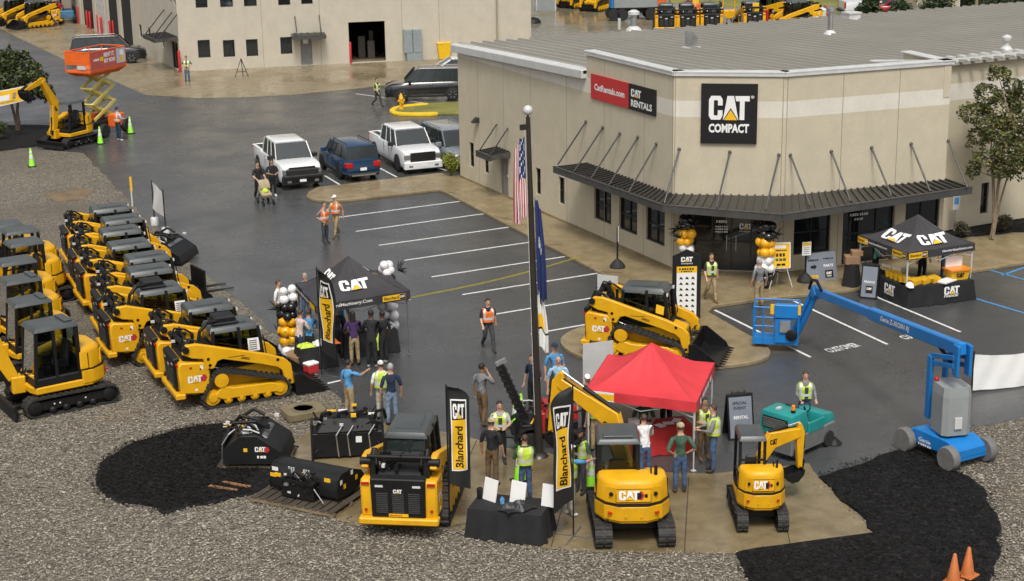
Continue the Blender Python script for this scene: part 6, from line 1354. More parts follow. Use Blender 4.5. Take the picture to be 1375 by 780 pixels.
tl2 = table('black draped table loaded with vests under the left tent corner', (405, 499), (452, 492), .6, TCB, .70, .006)
trd_ = table('red draped table under the red tent', (838, 617), (930, 606), .75, TCR, .76, .006)
def on(t, x, y, z=.745):
 q = Matrix.Rotation(t.rotation_euler.z, 3, 'Z') @ Vector((x, y, z)); return t.location + q
# frames and things on the display table
for x, r_, w in ((.35, .3, 'left'), (1.05, .15, 'middle'), (1.85, 0, 'right')):
 p = on(tdis, x, .55, .765); t = thing('display_frame', 'white display frame, %s one on the black display table' % w, 'frame', p, tdis.rotation_euler.z - r_ - .15)
 MB().hexa([(-.21, 0, 0), (.21, 0, 0), (.21, .02, 0), (-.21, .02, 0)], [(-.21, .12, .52), (.21, .12, .52), (.21, .14, .52), (-.21, .14, .52)]).build('panel', WHT, t); mb = MB()
 mb.bar((0, .13, .35), (0, .28, .0), .03, .02); mb.build('easel_leg', BPR, t)
mb = MB(); rs = random.Random(3)
mb.grid(lambda u, v: (u * .8 - .4 + .06 * math.sin(v * 7), v * .5 - .25 + .05 * math.sin(u * 9), .03 + .14 * math.sin(u * PI) * math.sin(v * PI) * (1 + .6 * math.sin(u * 13 + v * 9))), 16, 12); o = mb.build('bundled_bag', M('black_bag', (.015, .015, .017), .4, bump=.5, bscale=10), None); o.location = on(tdis, 1.15, .25, .77); tag(o, 'crumpled black bag lying on the display table', 'bag')
mb = MB(); mb.lathe([(.05, 0), (.055, .12), (.03, .15), (.03, .17)], n=12); o = mb.build('water_bottle', CL['blue']); o.location = on(tdis, .72, .45, .765); tag(o, 'small blue bottle on the black display table', 'bottle')
mb = MB(); mb.lathe([(.07, 0), (.08, .24), (.07, .26)], n=12); o = mb.build('black_cup', BPR); o.location = on(tdis, .10, .65, .765); tag(o, 'black tumbler at the left end of the display table', 'cup')
# goods on the right tent tables
NTH = 'first second third fourth fifth sixth seventh eighth ninth'.split()
YBX = M('box_yellow', (.72, .40, .015), .6, 0, .08)
for i in range(9):
 p = on(tfin, .32 + i * .13, .32 + .05 * (i % 3), .75); o = MB().hexa([(-.055, -.2, 0), (.055, -.2, 0), (.055, .2, 0), (-.055, .2, 0)], [(-.07, -.23, .16), (.07, -.23, .16), (.07, .23, .16), (-.07, .23, .16)]).build('gift_bag', YBX); o.location = p; o.rotation_euler.z = tfin.rotation_euler.z + rnd.uniform(-.1, .1); tag(o, '%s yellow gift bag from the left on the front table of the right tent' % NTH[i], 'gift bag', 'yellow gift bags, front table')
for i in range(8):
 p = on(tfs, 1.0 + i * .13, .25 + .08 * (i % 2), .75); o = MB().hexa([(-.05, -.12, 0), (.05, -.12, 0), (.05, .12, 0), (-.05, .12, 0)], [(-.06, -.14, .2), (.06, -.14, .2), (.06, .14, .2), (-.06, .14, .2)]).build('gift_bag', YBX); o.location = p; o.rotation_euler.z = tfs.rotation_euler.z + rnd.uniform(-.15, .15); tag(o, '%s yellow gift bag from the left on the side table of the right tent' % NTH[i], 'gift bag', 'yellow gift bags, side table')
def tabsign(t_, x, y, label):
 p = on(t_, x, y, .75); t = thing('table_sign', label, 'sign', p, t_.rotation_euler.z + .3); MB().box(-.17, .17, -.01, .01, .12, .34).build('panel', WHT, t); mb = MB(); mb.add([(-.15, -.012, .15), (.15, -.012, .15), (.15, -.012, .25), (-.15, -.012, .25)], [(0, 1, 2, 3)]); mb.build('yellow_band', YPR, t); MB().box(-.02, .02, -.02, .02, 0, .12).build('stem', BPR, t)
tabsign(tfs, .65, .35, 'small yellow and white sign, left one on the right tent side table'); tabsign(tfs, 1.15, .45, 'small yellow and white sign, right one on the right tent side table')
p = on(tfin, 2.15, .35, .75); t = thing('prize_bin', 'yellow bin with white board behind it on the right tent table', 'bin', p, tfin.rotation_euler.z); MB().hexa([(-.32, -.2, 0), (.32, -.2, 0), (.32, .2, 0), (-.32, .2, 0)], [(-.38, -.25, .34), (.38, -.25, .34), (.38, .25, .34), (-.38, .25, .34)]).build('tub', YBX, t); MB().box(-.42, .42, -.29, .29, .34, .40).build('rim', AMB, t); mb = MB(); logo(mb, planef((-.16, -.235, .12), (1, 0, 0), (0, -.1, 1)), .32, .14, (2, 2, 2)); mb.build('lettering', DEC, t); MB().box(-.34, .34, .2, .23, .36, .78).build('backboard', WHT, t)
mb = MB(); mb.box(-.35, .35, -.2, .2, 0, .05); mb.box(-.2, .25, -.12, .1, .05, .09); o = mb.build('paper_stack', WHT); o.location = on(tfin, 1.62, .18, .75); o.rotation_euler.z = .3; tag(o, 'white paper bags lying flat on the right tent table', 'paper')
mb = MB(); mb.grid(lambda u, v: (.15 * math.cos(u * 2 * PI) * math.sin(v * 1.5), .15 * math.sin(u * 2 * PI) * math.sin(v * 1.5), .15 * math.cos(v * 1.5)), 14, 5); mb.prism([(.1, -.12), (.28, -.08), (.28, .08), (.1, .12)], .0, .015, 'z'); o = mb.build('folded_hat', CL['white']); o.location = on(tfin, .12, .15, .75); o.rotation_euler.z = -2; tag(o, 'white cap at the corner of the right tent table', 'hat')
# papers on the red table
for i in range(6):
 o = MB().box(-.11, .11, -.15, .15, 0, .004).build('leaflet', WHT); o.location = on(trd_, .25 + i * .28, .2 + .12 * (i % 3), .765 + .005 * (i % 2)); o.rotation_euler.z = i * 1.1; tag(o, '%s white leaflet from the left on the red table' % NTH[i], 'leaflet', 'leaflets on the red table')
mb = MB(); mb.box(-.12, .12, -.1, .1, 0, .16); o = mb.build('white_box', WHT); o.location = on(trd_, .45, .5, .765); tag(o, 'small white box on the red table', 'box')
# goods at the left tent
CARD = M('cardboard', (.27, .16, .085), .8, 0, .12, 3)
p = P(402, 494); t = thing('cardboard_box', 'open cardboard box at the left corner of the left tent', 'box', (p.x, p.y, .006), .5)
MB().box(-.26, .26, -.2, .2, 0, .42).build('carton', CARD, t, bevel=.005)
for s in (-1, 1): mb = MB(); mb.hexa([(-.26, s * .2, .42), (.26, s * .2, .42), (.26, s * .205, .425), (-.26, s * .205, .425)], [(-.24, s * .36, .50), (.24, s * .36, .50), (.24, s * .36, .505), (-.24, s * .36, .505)]); mb.build('flap', CARD, t)
for i, (x, y, m, lb) in enumerate(((.25, .25, HI, 'folded lime vest on the left tent corner table'), (.75, .3, CL['white'], 'white shirts piled on the left tent corner table'), (1.05, .25, HO, 'orange vests piled on the left tent corner table'))):
 mb = MB(); mb.grid(lambda u, v: ((u - .5) * .5 + .03 * math.sin(v * 8 + i), (v - .5) * .45, .02 + (.10 + .03 * i) * math.sin(u * PI) ** .6 * math.sin(v * PI) ** .6 + .025 * math.sin(u * 12 + i) * math.sin(v * 9)), 14, 12); o = mb.build('folded_clothes', m); o.location = on(tl2, x, y, .71); tag(o, lb, 'clothes')
p = P(418, 500); t = thing('cool_box', 'small red and white cool box on the ground by the left tent', 'cool box', (p.x, p.y, .006), .3); MB().box(-.2, .2, -.15, .15, 0, .26).build('tub', SRED, t, bevel=.02); MB().box(-.21, .21, -.16, .16, .26, .34).build('lid', WHT, t, bevel=.02)
mb = MB(); mb.grid(lambda u, v: ((u - .5) * .16, -.05 - .3 * v + .02 * math.sin(u * 6), .77 - .02 - (.5 * v)), 4, 6); o = mb.build('yellow_cloth', HI); o.location = on(tlt, 1.0, .06, 0); o.rotation_euler.z = tlt.rotation_euler.z; tag(o, 'yellow bag hanging over the left tent table edge', 'bag')
for i in range(5):
 o = MB().box(-.12, .12, -.16, .16, 0, .05).build('leaflet_pile', CL['grey'] if i % 2 else WHT); o.location = on(tlt, .3 + i * .3, .35 + .1 * (i % 2), .765); o.rotation_euler.z = i; tag(o, '%s leaflet pile from the left on the left tent table' % NTH[i], 'leaflets', 'leaflet piles, left tent')
# ------------------------------------------------------------------ flagpole and flags
p = P(724, 613); FPZ = .016
fpole = thing('flagpole', 'tall dark bronze flagpole with white ball between the two tents', 'flagpole', (p.x, p.y, FPZ)); HTOP = 9.2
PB = M('bronze_pole', (.055, .048, .040), .35, .5, .15); lean = Vector((-.16, .10, 0))
mb = MB(); mb.tube((0, 0, 0), lean * 1.0 + Vector((0, 0, HTOP)), .115, 14, r2=.055); mb.build('pole', PB, fpole)
mb = MB(); mb.lathe([(.26, 0), (.22, .06), (.12, .12)], n=14); mb.build('base_collar', PB, fpole)
mb = MB(); mb.ball(lean + Vector((0, 0, HTOP + .17)), .13, 0, 14, 10); mb.build('ball_finial', COPE, fpole); mb = MB(); mb.tube(lean + Vector((0, 0, HTOP)), lean + Vector((0, 0, HTOP + .1)), .03); mb.box(lean.x - .22, lean.x + .02, lean.y - .04, lean.y + .04, HTOP - .32, HTOP - .18); mb.build('truck', PB, fpole)
MB().tube(lean * .95 + Vector((-.12, -.02, HTOP - .3)), Vector((-.13, -.02, 1.2)), .008, 5).build('halyard', COPE, fpole)
def hang(label, z1, z0, w0, w1, side, mfun, mats, folds=4, seed=1, nu=24, nv=26, amp=.16):
 """cloth hanging limp beside the pole in vertical folds"""
 rs = random.Random(seed); ph = rs.uniform(0, 6); mb = MB()
 def f(u, v):
  w = w0 + (w1 - w0) * math.sin(min(1, v * 1.15) * PI * .55); k = .10 + u * w; a = side + .22 * math.sin(v * 2.5 + ph)
  off = amp * (.25 + u) * math.sin(u * folds * PI + ph + v * 2.2) * (.4 + .6 * v)
  z = z1 - v * (z1 - z0) - u * (.32 * (1 - v * .3)) - .05 * math.sin(u * 9 + v * 3)
  q = lean * (z / HTOP); return Vector((q.x + math.cos(a) * k - math.sin(a) * off, q.y + math.sin(a) * k + math.cos(a) * off, z))
 mb.grid(f, nu, nv, 0, mfun); o = mb.build('flag', mats); o.location = (p.x, p.y, FPZ); return tag(o, label, 'flag')
FR, FW, FBL = M('flag_red', (.42, .02, .025), .8, 0, .1, 5), M('flag_white', (.70, .70, .68), .8, 0, .06, 5), M('flag_blue', (.015, .03, .12), .8, 0, .1, 5)
def usm(u, v):
 if v < .5 and u < .56: return 1 if (int(u * 16) + int(v * 22)) % 3 == 0 and int(u * 16) % 2 else 2
 return 0 if int(u * 13) % 2 == 0 else 1
VA = R(-25.8)
hang('limp red, white and blue flag at the top of the flagpole', 8.75, 6.6, .26, .34, VA + PI, usm, [FR, FW, FBL], 3, 2, 26, 26, .10)
hang('limp dark blue flag with a white emblem below the striped flag', 7.15, 4.5, .15, .24, VA, lambda u, v: 1 if (u - .5) ** 2 * 2 + (v - .45) ** 2 * 16 < .09 and (int(u * 30) + int(v * 40)) % 3 else 0, [FBL, FW], 3, 5, 26, 26, .08)
hang('limp white and yellow flag lowest on the flagpole', 4.75, 3.1, .14, .25, VA, lambda u, v: (2 if v < .28 and .3 < u < .6 else 1 if .42 < v < .66 and u < .62 else 2 if .66 < v < .70 else 0), [FW, YPR, BPR], 3, 8, 24, 26, .08)
# ------------------------------------------------------------------ feather flags
FB_ = M('flag_black_cloth', (.012, .012, .013), .75, 0, .1, 3)
def feather(label, base, hd, tilt=0, z0=.95, z1=3.75, w=.72, z=.016, curve=.0):
 q = P(*base, z); t = thing('feather_flag', label, 'flag', (q.x, q.y, z), hd); mb = MB()
 mb.tube((0, 0, 0), (0, 0, z1 + .05), .018, 8); mb.build('pole', BPR, t)
 mb = MB()
 for k in range(4): a = k * PI / 2 + .5; mb.bar((0, 0, .03), (.55 * math.cos(a), .55 * math.sin(a), .015), .03, .02)
 mb.build('cross_base', CHR, t)
 def wid(v): # v 0 top 1 bottom
  return w * (1 if v > .12 else math.sqrt(max(0.0, 1 - (1 - v / .12) ** 2)) * .9 + .1 * v / .12)
 def f(u, v, l=0):
  z_ = z1 - v * (z1 - z0) - (.0 if v < .9 else (v - .9) * 2.2 * u * .9); x = .02 + u * wid(v) if v > .12 else .02 + u * wid(v)
  y = .06 * math.sin(u * 3 + v * 6 + curve) * u + .04 * math.sin(v * 9 + u * 5); return Vector((x, y + l, z_))
 mb = MB(); mb.grid(f, 14, 50, 0, lambda u, v: 0); mb.build('cloth', FB_, t)
 for sd in (-1, 1):
  mb = MB()
  mb.grid(lambda u, v: f(.14 + u * .72, .135 + v * .735, sd * .006), 8, 40, 0, lambda u, v: 1)
  mb.grid(lambda u, v: f(.19 + u * .62, .15 + v * .19, sd * .012), 8, 10, 2); mb.grid(lambda u, v: f(.19 + u * .62, .34 + v * .515, sd * .012), 8, 28, 0)
  hh = z1 - z0
  def fn(a, b, l, U0=.24, V0=.325): return f((U0 + a / w) if sd < 0 else (1 - U0 - a / w), V0 - b / hh, sd * (.014 + l))
  logo(mb, fn, w * .52, .36, (1, 0, 2))
  def fv(a, b, l): # letters read upward
   uu = .68 - b / w; return f(uu if sd < 0 else 1 - uu, .84 - a / hh, sd * (.016 + l))
  write(mb, fv, 'Blanchard', hh * .44, w * .36, 2, .02, .15); mb.build('print', [YPR, WHT, BPR], t)
 return t
feather('black and yellow feather flag right of the foreground loader', (604, 709), VA + R(8), z1=3.62, z0=1.15, w=.52)
feather('black and yellow feather flag in front of the foreground excavator boom', (770, 720), VA + R(180 + 40), z1=3.75, z0=.95, w=.62, curve=1)
feather('black and yellow feather flag at the front of the left black tent', (432, 505), VA + R(-40), z1=3.45, z0=.85, w=.68, z=.006, curve=2)
# ------------------------------------------------------------------ balloons
BW, BY, BK = M('balloon_white', (.75, .74, .74), .22, 0, .03, 4, coat=.3), M('balloon_yellow', (.82, .40, .01), .2, 0, .04, 4, coat=.3), M('balloon_black', (.012, .012, .013), .15, 0, .1, 4, coat=.4)
_bal = {}
def balloons(label, base, z, plan, spikes=()):
 """plan: list of (height, colour, count, radius)"""
 q = P(*base, z); t = thing('balloon_column', label, 'balloons', (q.x, q.y, z)); rs = random.Random(int(base[0])); i = 0
 MB().tube((0, 0, 0), (0, 0, plan[-1][0]), .02, 6).build('pole', BPR, t)
 MB().lathe([(.18, 0), (.18, .04), (.03, .05)], n=12).build('base_plate', BPR, t)
 for hz, m, n, r in plan:
  for k in range(n):
   a = 2 * PI * k / n + hz * 3; rr = r * rs.uniform(.8, 1.1); key = (m.name,)
   if key not in _bal: _bal[key] = MB().lathe([(.001, -1.12), (.10, -1.08), (.05, -1.0), (.5, -.78), (.86, -.35), (.97, .1), (.85, .55), (.5, .87), (.001, 1)], n=12).mesh('balloon', m)
   o = bpy.data.objects.new('balloon', _bal[key]); COL.objects.link(o); o.parent = t; o.scale = (rr,) * 3; o.location = (math.cos(a) * r * .85 + rs.uniform(-.04, .04), math.sin(a) * r * .85 + rs.uniform(-.04, .04), hz + rs.uniform(-.06, .06)); o.rotation_euler = (rs.uniform(1, 2), 0, a + PI / 2)
 for hz, dx in spikes:
  for k in range(11):
   a = rs.uniform(0, 2 * PI); e = rs.uniform(-.6, .9); d = Vector((math.cos(a) * math.cos(e), math.sin(a) * math.cos(e), math.sin(e))); b0 = Vector((dx, 0, hz)); MB().tube(b0, b0 + d * .42, .045, 5, 0, .002).build('foil_spike', BK, t)
 return t
balloons('balloon column, white over black over yellow, at the left of the left tent', (390, 478), .006, [(.25, BW, 4, .2), (.58, BY, 4, .2), (.88, BY, 5, .2), (1.16, BY, 4, .19), (1.42, BK, 5, .2), (1.68, BK, 5, .2), (1.95, BW, 3, .18), (2.15, BW, 2, .17)], ((.8, -.3), (1.65, -.35)))
balloons('white and yellow balloon column at the right rear of the left tent', (523, 449), .006, [(.35, BW, 4, .2), (.70, BW, 4, .2), (1.0, BW, 4, .2), (1.3, BY, 5, .2), (1.6, BY, 5, .2), (1.9, BK, 4, .17), (2.2, BW, 3, .18), (2.4, BW, 2, .18)], ((1.3, .4), (2.2, .4)))
balloons('black, yellow and white balloon column left of the entrance', (921, 371), .13, [(.4, BW, 4, .18), (.75, BW, 4, .18), (1.1, BW, 4, .18), (1.4, BY, 5, .19), (1.68, BY, 5, .19), (1.95, BK, 5, .2), (2.2, BK, 4, .19)], ((1.85, -.35), (1.5, -.3)))
balloons('black, yellow and white balloon column right of the entrance', (1027, 386), .13, [(.4, BK, 4, .19), (.75, BW, 4, .2), (1.05, BW, 5, .2), (1.35, BY, 5, .2), (1.65, BY, 5, .2), (1.95, BK, 5, .21), (2.25, BK, 5, .2)], ((1.9, .4), (.6, .3)))
# ------------------------------------------------------------------ signs
def slab_text(mb, f, rows):
 for x, y, w, h, tx, m in rows: write(mb, lambda a, b, l: f(a + x, b + y, l), tx, w, h, m, .02)
q = P(921, 431, .13); t = thing('totem_sign', 'tall black totem board with white machine chart by the island', 'sign', (q.x, q.y, .13), VA + R(3))
MB().prism([(-.48, .08), (.48, .08), (.48, 2.28), (0, 2.50), (-.48, 2.28)], -.04, .04, 'y').build('board', SBLK, t); MB().box(-.42, -.30, -.35, .35, 0, .07).build('foot', SBLK, t); MB().box(.30, .42, -.35, .35, 0, .07).build('foot', SBLK, t)
mb = MB(); f = planef((-.34, -.04, .20), (1, 0, 0), (0, 0, 1)); mb.add([f(0, 0), f(.68, 0), f(.68, 1.72), f(0, 1.72)], [(0, 1, 2, 3)], 0); mb.add([f(0, 1.50, .006), f(.68, 1.50, .006), f(.68, 1.72, .006), f(0, 1.72, .006)], [(0, 1, 2, 3)], 1); dashes(mb, lambda a, b, l: f(a + .08, b + 1.60, .009), .52, .06, 6, 2); dashes(mb, lambda a, b, l: f(a + .14, b + 1.53, .009), .4, .04, 5, 2)
for r_ in range(7):
 for c_ in range(3):
  x, y = .08 + c_ * .2, .10 + r_ * .195; mb.add([f(x, y + .02, .007), f(x + .13, y, .007), f(x + .11, y + .06, .007), f(x + .05, y + .10, .007), f(x + .03, y + .05, .007)], [(0, 1, 2, 3, 4)], 2)
mb.build('chart', [WHT, YPR, BPR], t)
mb = MB(); f = planef((-.2, -.04, 2.08), (1, 0, 0), (0, 0, 1)); logo(mb, f, .40, .17, (0, 1, 2)); write(mb, lambda a, b, l: f(a, b - .09, l), 'Compact', .40, .06, 0, .02); mb.build('lettering', [WHT, YPR, SBLK], t)
def post_sign(label, base, z, hd, h, panel=None, tilt=0):
 q = P(*base, z); t = thing('post_sign', label, 'sign', (q.x, q.y, z), hd); mb = MB(); mb.lathe([(.30, 0), (.30, .06), (.22, .18), (.10, .30), (.05, .34)], n=14); mb.build('base', RUB, t); MB().tube((0, 0, .3), (0, 0, h), .035, 8).build('post', BPR, t)
 w, hh = panel; MB().box(-w / 2, w / 2, -.05, -.03, h - hh, h).build('panel', WHT, t); mb = MB(); f = planef((-w / 2, -.05, h - hh), (1, 0, 0), (0, 0, 1)); mb.add([f(.02, hh * .72), f(w - .02, hh * .72), f(w - .02, hh - .02), f(.02, hh - .02)], [(0, 1, 2, 3)], 1)
 for i in range(4): dashes(mb, lambda a, b, l: f(a + .06, b + hh * (.12 + .14 * i), l), w - .12, hh * .05, 5, 2, seed=i)
 mb.build('print', [WHT, YPR, BPR], t); return t
post_sign('dark post sign on a domed rubber base beside the left wall, edge on', (829, 359), .13, VA + R(82), 1.55, (.36, .5))
post_sign('white notice on a black post with domed base by the entrance', (1081, 378), .13, VA + R(12), 1.5, (.34, .5))
q = P(1048, 386, .13); t = thing('easel_sign', 'yellow event poster on a white easel right of the entrance', 'sign', (q.x, q.y, .13), VA + R(5))
MB().hexa([(-.34, -.03, .72), (.34, -.03, .72), (.34, .0, .72), (-.34, .0, .72)], [(-.34, .09, 1.65), (.34, .09, 1.65), (.34, .12, 1.65), (-.34, .12, 1.65)]).build('poster', WHT, t)
mb = MB(); f = planef((-.31, -.031, .75), (1, 0, 0), (0, .13, 1)); mb.add([f(0, 0), f(.62, 0), f(.62, .87), f(0, .87)], [(0, 1, 2, 3)], 1); mb.add([f(.06, .70, .007), f(.48, .70, .007), f(.48, .81, .007), f(.06, .81, .007)], [(0, 1, 2, 3)], 0); dashes(mb, lambda a, b, l: f(a + .06, b + .60, .008), .46, .05, 7, 2); dashes(mb, lambda a, b, l: f(a + .12, b + .40, .008), .36, .12, 3, 2, seed=3); dashes(mb, lambda a, b, l: f(a + .10, b + .24, .008), .40, .10, 3, 3, seed=5); dashes(mb, lambda a, b, l: f(a + .14, b + .07, .008), .34, .08, 2, 2, seed=6)
mb.build('print', [WHT, YPR, BPR, CL['green']], t)
for a, b in (((-.2, .02, .75), (-.42, -.05, 0)), ((.2, .02, .75), (.42, -.05, 0)), ((0, .1, 1.5), (0, .55, 0))): MB().tube(a, b, .02, 6).build('easel_leg', COPE, t)
SLATE = M('slate_board', (.18, .20, .24), .55, 0, .08)
def aframe(label, base, z, hd, w, h, rows, split=False, lean_=.28):
 q = P(*base, z); t = thing('a_frame_sign', label, 'sign', (q.x, q.y, z), hd)
 for s in (-1, 1): MB().hexa([(-w / 2, s * lean_, 0), (w / 2, s * lean_, 0), (w / 2, s * lean_ - .03, 0), (-w / 2, s * lean_ - .03, 0)], [(-w / 2, s * .02, h), (w / 2, s * .02, h), (w / 2, s * .02 - .03, h), (-w / 2, s * .02 - .03, h)]).build('frame', BPR, t, bevel=.01)
 mb = MB()
 for x in (-.18, 0, .18): mb.tube((x - .03, 0, h), (x - .03, 0, h + .08), .012, 6)
 mb.tube((-.25, 0, h + .02), (.2, 0, h + .02), .012, 6); mb.build('carry_handle', BPR, t)
 f = planef((-w / 2 + .05, -lean_ - .032, .06), (1, 0, 0), (0, lean_ / h, 1)); mb = MB(); mb.add([f(0, 0), f(w - .1, 0), f(w - .1, h - .12), f(0, h - .12)], [(0, 1, 2, 3)], 0); mb.build('board', SLATE, t)
 mb = MB(); slab_text(mb, lambda a, b, l: f(a, b, .008), rows); mb.build('lettering', [WHT, BPR, YPR], t); return t, f
aframe('dark a-frame sign reading rental beside the red tent', (991, 585), .006, VA + R(12), .75, 1.25, [(.10, .92, .42, .08, 'SPECIAL', 1), (.13, .78, .36, .08, 'EVENT', 1), (.12, .52, .42, .09, 'RENTAL', 0)])
t, f = aframe('slate a-frame sign reading finance at the left of the right tent', (1168, 398), .006, VA + R(-25), .62, 1.2, [(.08, .50, .38, .08, 'FINANCE', 0)])
mb = MB(); mb.add([f(.16, .14, .009), f(.40, .14, .009), f(.40, .40, .009), f(.16, .40, .009)], [(0, 1, 2, 3)], 2); logo(mb, lambda a, b, l: f(a + .19, b + .26, .010 + l), .18, .08, (0, 1, 2)); mb.build('badge', [WHT, YPR, BPR], t)
for i, (bx, lb) in enumerate((((1094, 378), 'slate board with arrow leaning on the wall by the entrance, left of two'), ((1114, 375.5), 'slate board reading parts leaning on the wall, right of two'))):
 q = P(*bx, .13); t = thing('leaning_board', lb, 'sign', (q.x, q.y, .13), VA + R(14)); w = .60
 MB().hexa([(-w / 2, 0, 0), (w / 2, 0, 0), (w / 2, .02, 0), (-w / 2, .02, 0)], [(-w / 2, .25, 1.0), (w / 2, .25, 1.0), (w / 2, .27, 1.0), (-w / 2, .27, 1.0)]).build('board', SLATE, t); f = planef((-w / 2, 0, 0), (1, 0, 0), (0, .25, 1)); mb = MB()
 if i == 0:
  dashes(mb, lambda a, b, l: f(a + .08, b + .74, l), .44, .07, 6, 2); mb.add([f(.18, .48), f(.32, .48), f(.32, .43), f(.42, .53), f(.32, .63), f(.32, .58), f(.18, .58)], [(0, 1, 2, 3, 4, 5, 6)], 2); mb.add([f(.14, .12), f(.46, .12), f(.46, .22), f(.14, .22)], [(0, 1, 2, 3)], 1); write(mb, lambda a, b, l: f(a + .17, b + .145, .008), 'Blanchard', .25, .05, 2, .02)
 else:
  dashes(mb, lambda a, b, l: f(a + .10, b + .76, l), .40, .05, 6, 2); write(mb, lambda a, b, l: f(a + .10, b + .48, l), 'PARTS', .38, .10, 0, .03); mb.add([f(.14, .08), f(.46, .08), f(.46, .36), f(.14, .36)], [(0, 1, 2, 3)], 2); logo(mb, lambda a, b, l: f(a + .19, b + .20, .006 + l), .22, .10, (0, 1, 2)); dashes(mb, lambda a, b, l: f(a + .2, b + .13, .008), .2, .03, 4, 0)
 mb.build('print', [WHT, YPR, BPR], t)
def tripod(x, y, z, lb):
 q = P(x, y, z); t = thing('folding_stand', lb, 'stand', (q.x, q.y, z), VA)
 for a, b in (((-.45, -.1, 0), (0, 0, 1.25)), ((.45, -.1, 0), (0, 0, 1.25)), ((0, .45, 0), (0, 0, 1.25))): MB().bar(a, b, .05, .04).build('leg', DKM, t)
 MB().bar((-.32, -.07, .35), (.32, -.07, .35), .04, .04).build('brace', DKM, t)
tripod(325, 103, .014, 'black folding stand on the concrete in front of the workshop')
# plain white boards
for bx, z, hd, w, h, zz, lb in (((816, 437), .13, -28, .75, .85, .9, 'white board on a stake behind the loader on the island'), ((803, 545), .006, 20, .95, 1.25, .7, 'white board standing behind the red tent')):
 q = P(*bx, z); t = thing('white_board', lb, 'sign', (q.x, q.y, z), VA + R(hd)); MB().box(-w / 2, w / 2, -.01, .01, zz, zz + h).build('panel', COPE, t)
 for s in (-1, 1): MB().tube((s * w * .4, .02, 0), (s * w * .4, .02, zz + h * .9), .015, 6).build('stake', DKM, t)
# banner between two weighted poles on the left
a, b = P(208, 302), P(223, 316); t = thing('pole_banner', 'small white banner between two poles in concrete weights', 'banner', (a.x, a.y, .006), head(a, b)); L_ = (b - a).length
for x in (0, L_):
 MB().tube((x, 0, 0), (x, 0, 1.95), .03, 8).build('pole', DKM, t); MB().lathe([(.17, 0), (.17, .32), (.15, .34)], (x, 0, 0), 12).build('concrete_weight', COPE, t)
mb = MB(); mb.grid(lambda u, v: (u * L_, .05 * math.sin(u * 5 + v * 4), 1.9 - v * 1.15 - .06 * math.sin(u * PI)), 10, 8); mb.build('cloth', WHT, t)
q = P(178, 277); t = thing('marker_post', 'slim marker post with yellow top at the edge of the lot', 'post', (q.x, q.y, .006)); MB().tube((0, 0, 0), (0, 0, .75), .04, 8).build('post', COPE, t); MB().box(-.05, .05, -.03, .03, .7, 1.35).build('yellow_sleeve', YPR, t)
# long white banner at the right edge
a, b = P(1306, 529), P(1420, 514); t = thing('fabric_banner', 'long white sagging banner at the right edge behind the blue lift', 'banner', (a.x, a.y, .006), head(a, b)); L_ = (b - a).length
mb = MB(); mb.grid(lambda u, v: (u * L_, .02 * math.sin(u * 6 + v * 2) + .012 * math.sin(u * 25 + v * 5), .10 - .05 * math.sin(u * PI) + (1.02 + .10 * (2 * u - 1) ** 2) * (1 - v)), 40, 8); mb.build('cloth', WHT, t)
for x in (0, L_): MB().tube((x, .06, 0), (x, .06, 1.3), .03, 8).build('pole', DKM, t)
# banner held by the excavator at upper left
a = P(33, 117, 2.9); mb = MB(); d = Vector((math.cos(R(160)), math.sin(R(160)), 0))
t = thing('event_banner', 'yellow printed banner with white border hanging from the excavator bucket', 'banner', a, 0); Pa = PV(33, 115, a, a + d) - a; Pb = PV(-30, 128, a, a + d) - a; Pc = PV(31, 135.5, a, a + d) - a; Pd = PV(-30, 150, a, a + d) - a
def bf(u, v, l=0): q = Pa.lerp(Pb, u).lerp(Pc.lerp(Pd, u), v); return Vector((q.x, q.y, q.z)) + Vector((.35, -.94, 0)) * (l + .04 * math.sin(u * 7))
mb.grid(lambda u, v: bf(u, v), 20, 6); mb.build('cloth', WHT, t)
mb = MB(); mb.grid(lambda u, v: bf(.02 + u * .96, .06 + v * .88, .01), 20, 6, 1); mb.grid(lambda u, v: bf(.32 + u * .2, .35 + v * .35, .02), 6, 3, 0); mb.grid(lambda u, v: bf(.18 + u * .08, .3 + v * .4, .02), 4, 3, 2); mb.grid(lambda u, v: bf(.05 + u * .06, .3 + v * .3, .02), 3, 3, 2); mb.grid(lambda u, v: bf(.2 + u * .3, .78 + v * .06, .02), 6, 1, 2); mb.build('print', [WHT, YPR, CL['khaki']], t)
# handicapped bay sign
q = P(1281, 312, .13); t = thing('bay_sign', 'white accessible parking sign on a post by the right wing', 'sign', (q.x, q.y, .13), VA + R(20)); MB().box(-.03, .03, -.02, .02, 0, 1.6).build('post', GALV, t); MB().box(-.16, .16, -.045, -.02, .95, 1.65).build('panel', COPE, t); mb = MB(); mb.box(-.11, .11, -.052, -.046, 1.18, 1.46); mb.build('blue_symbol', BP_, t)
# ------------------------------------------------------------------ caution tape
a, b = P(552, 399, .9), P(783, 343, .5); t = MB(); pts = []
def tape(u, v): q = a.lerp(b, u); return Vector((q.x, q.y, q.z - .12 * math.sin(u * PI) + (v - .5) * .05))
t.grid(tape, 60, 1); tag(t.build('barrier_tape', M('tape_yellow', (.42, .36, .05), .6)), 'yellow barrier tape stretched from the left tent to the pavement', 'tape')
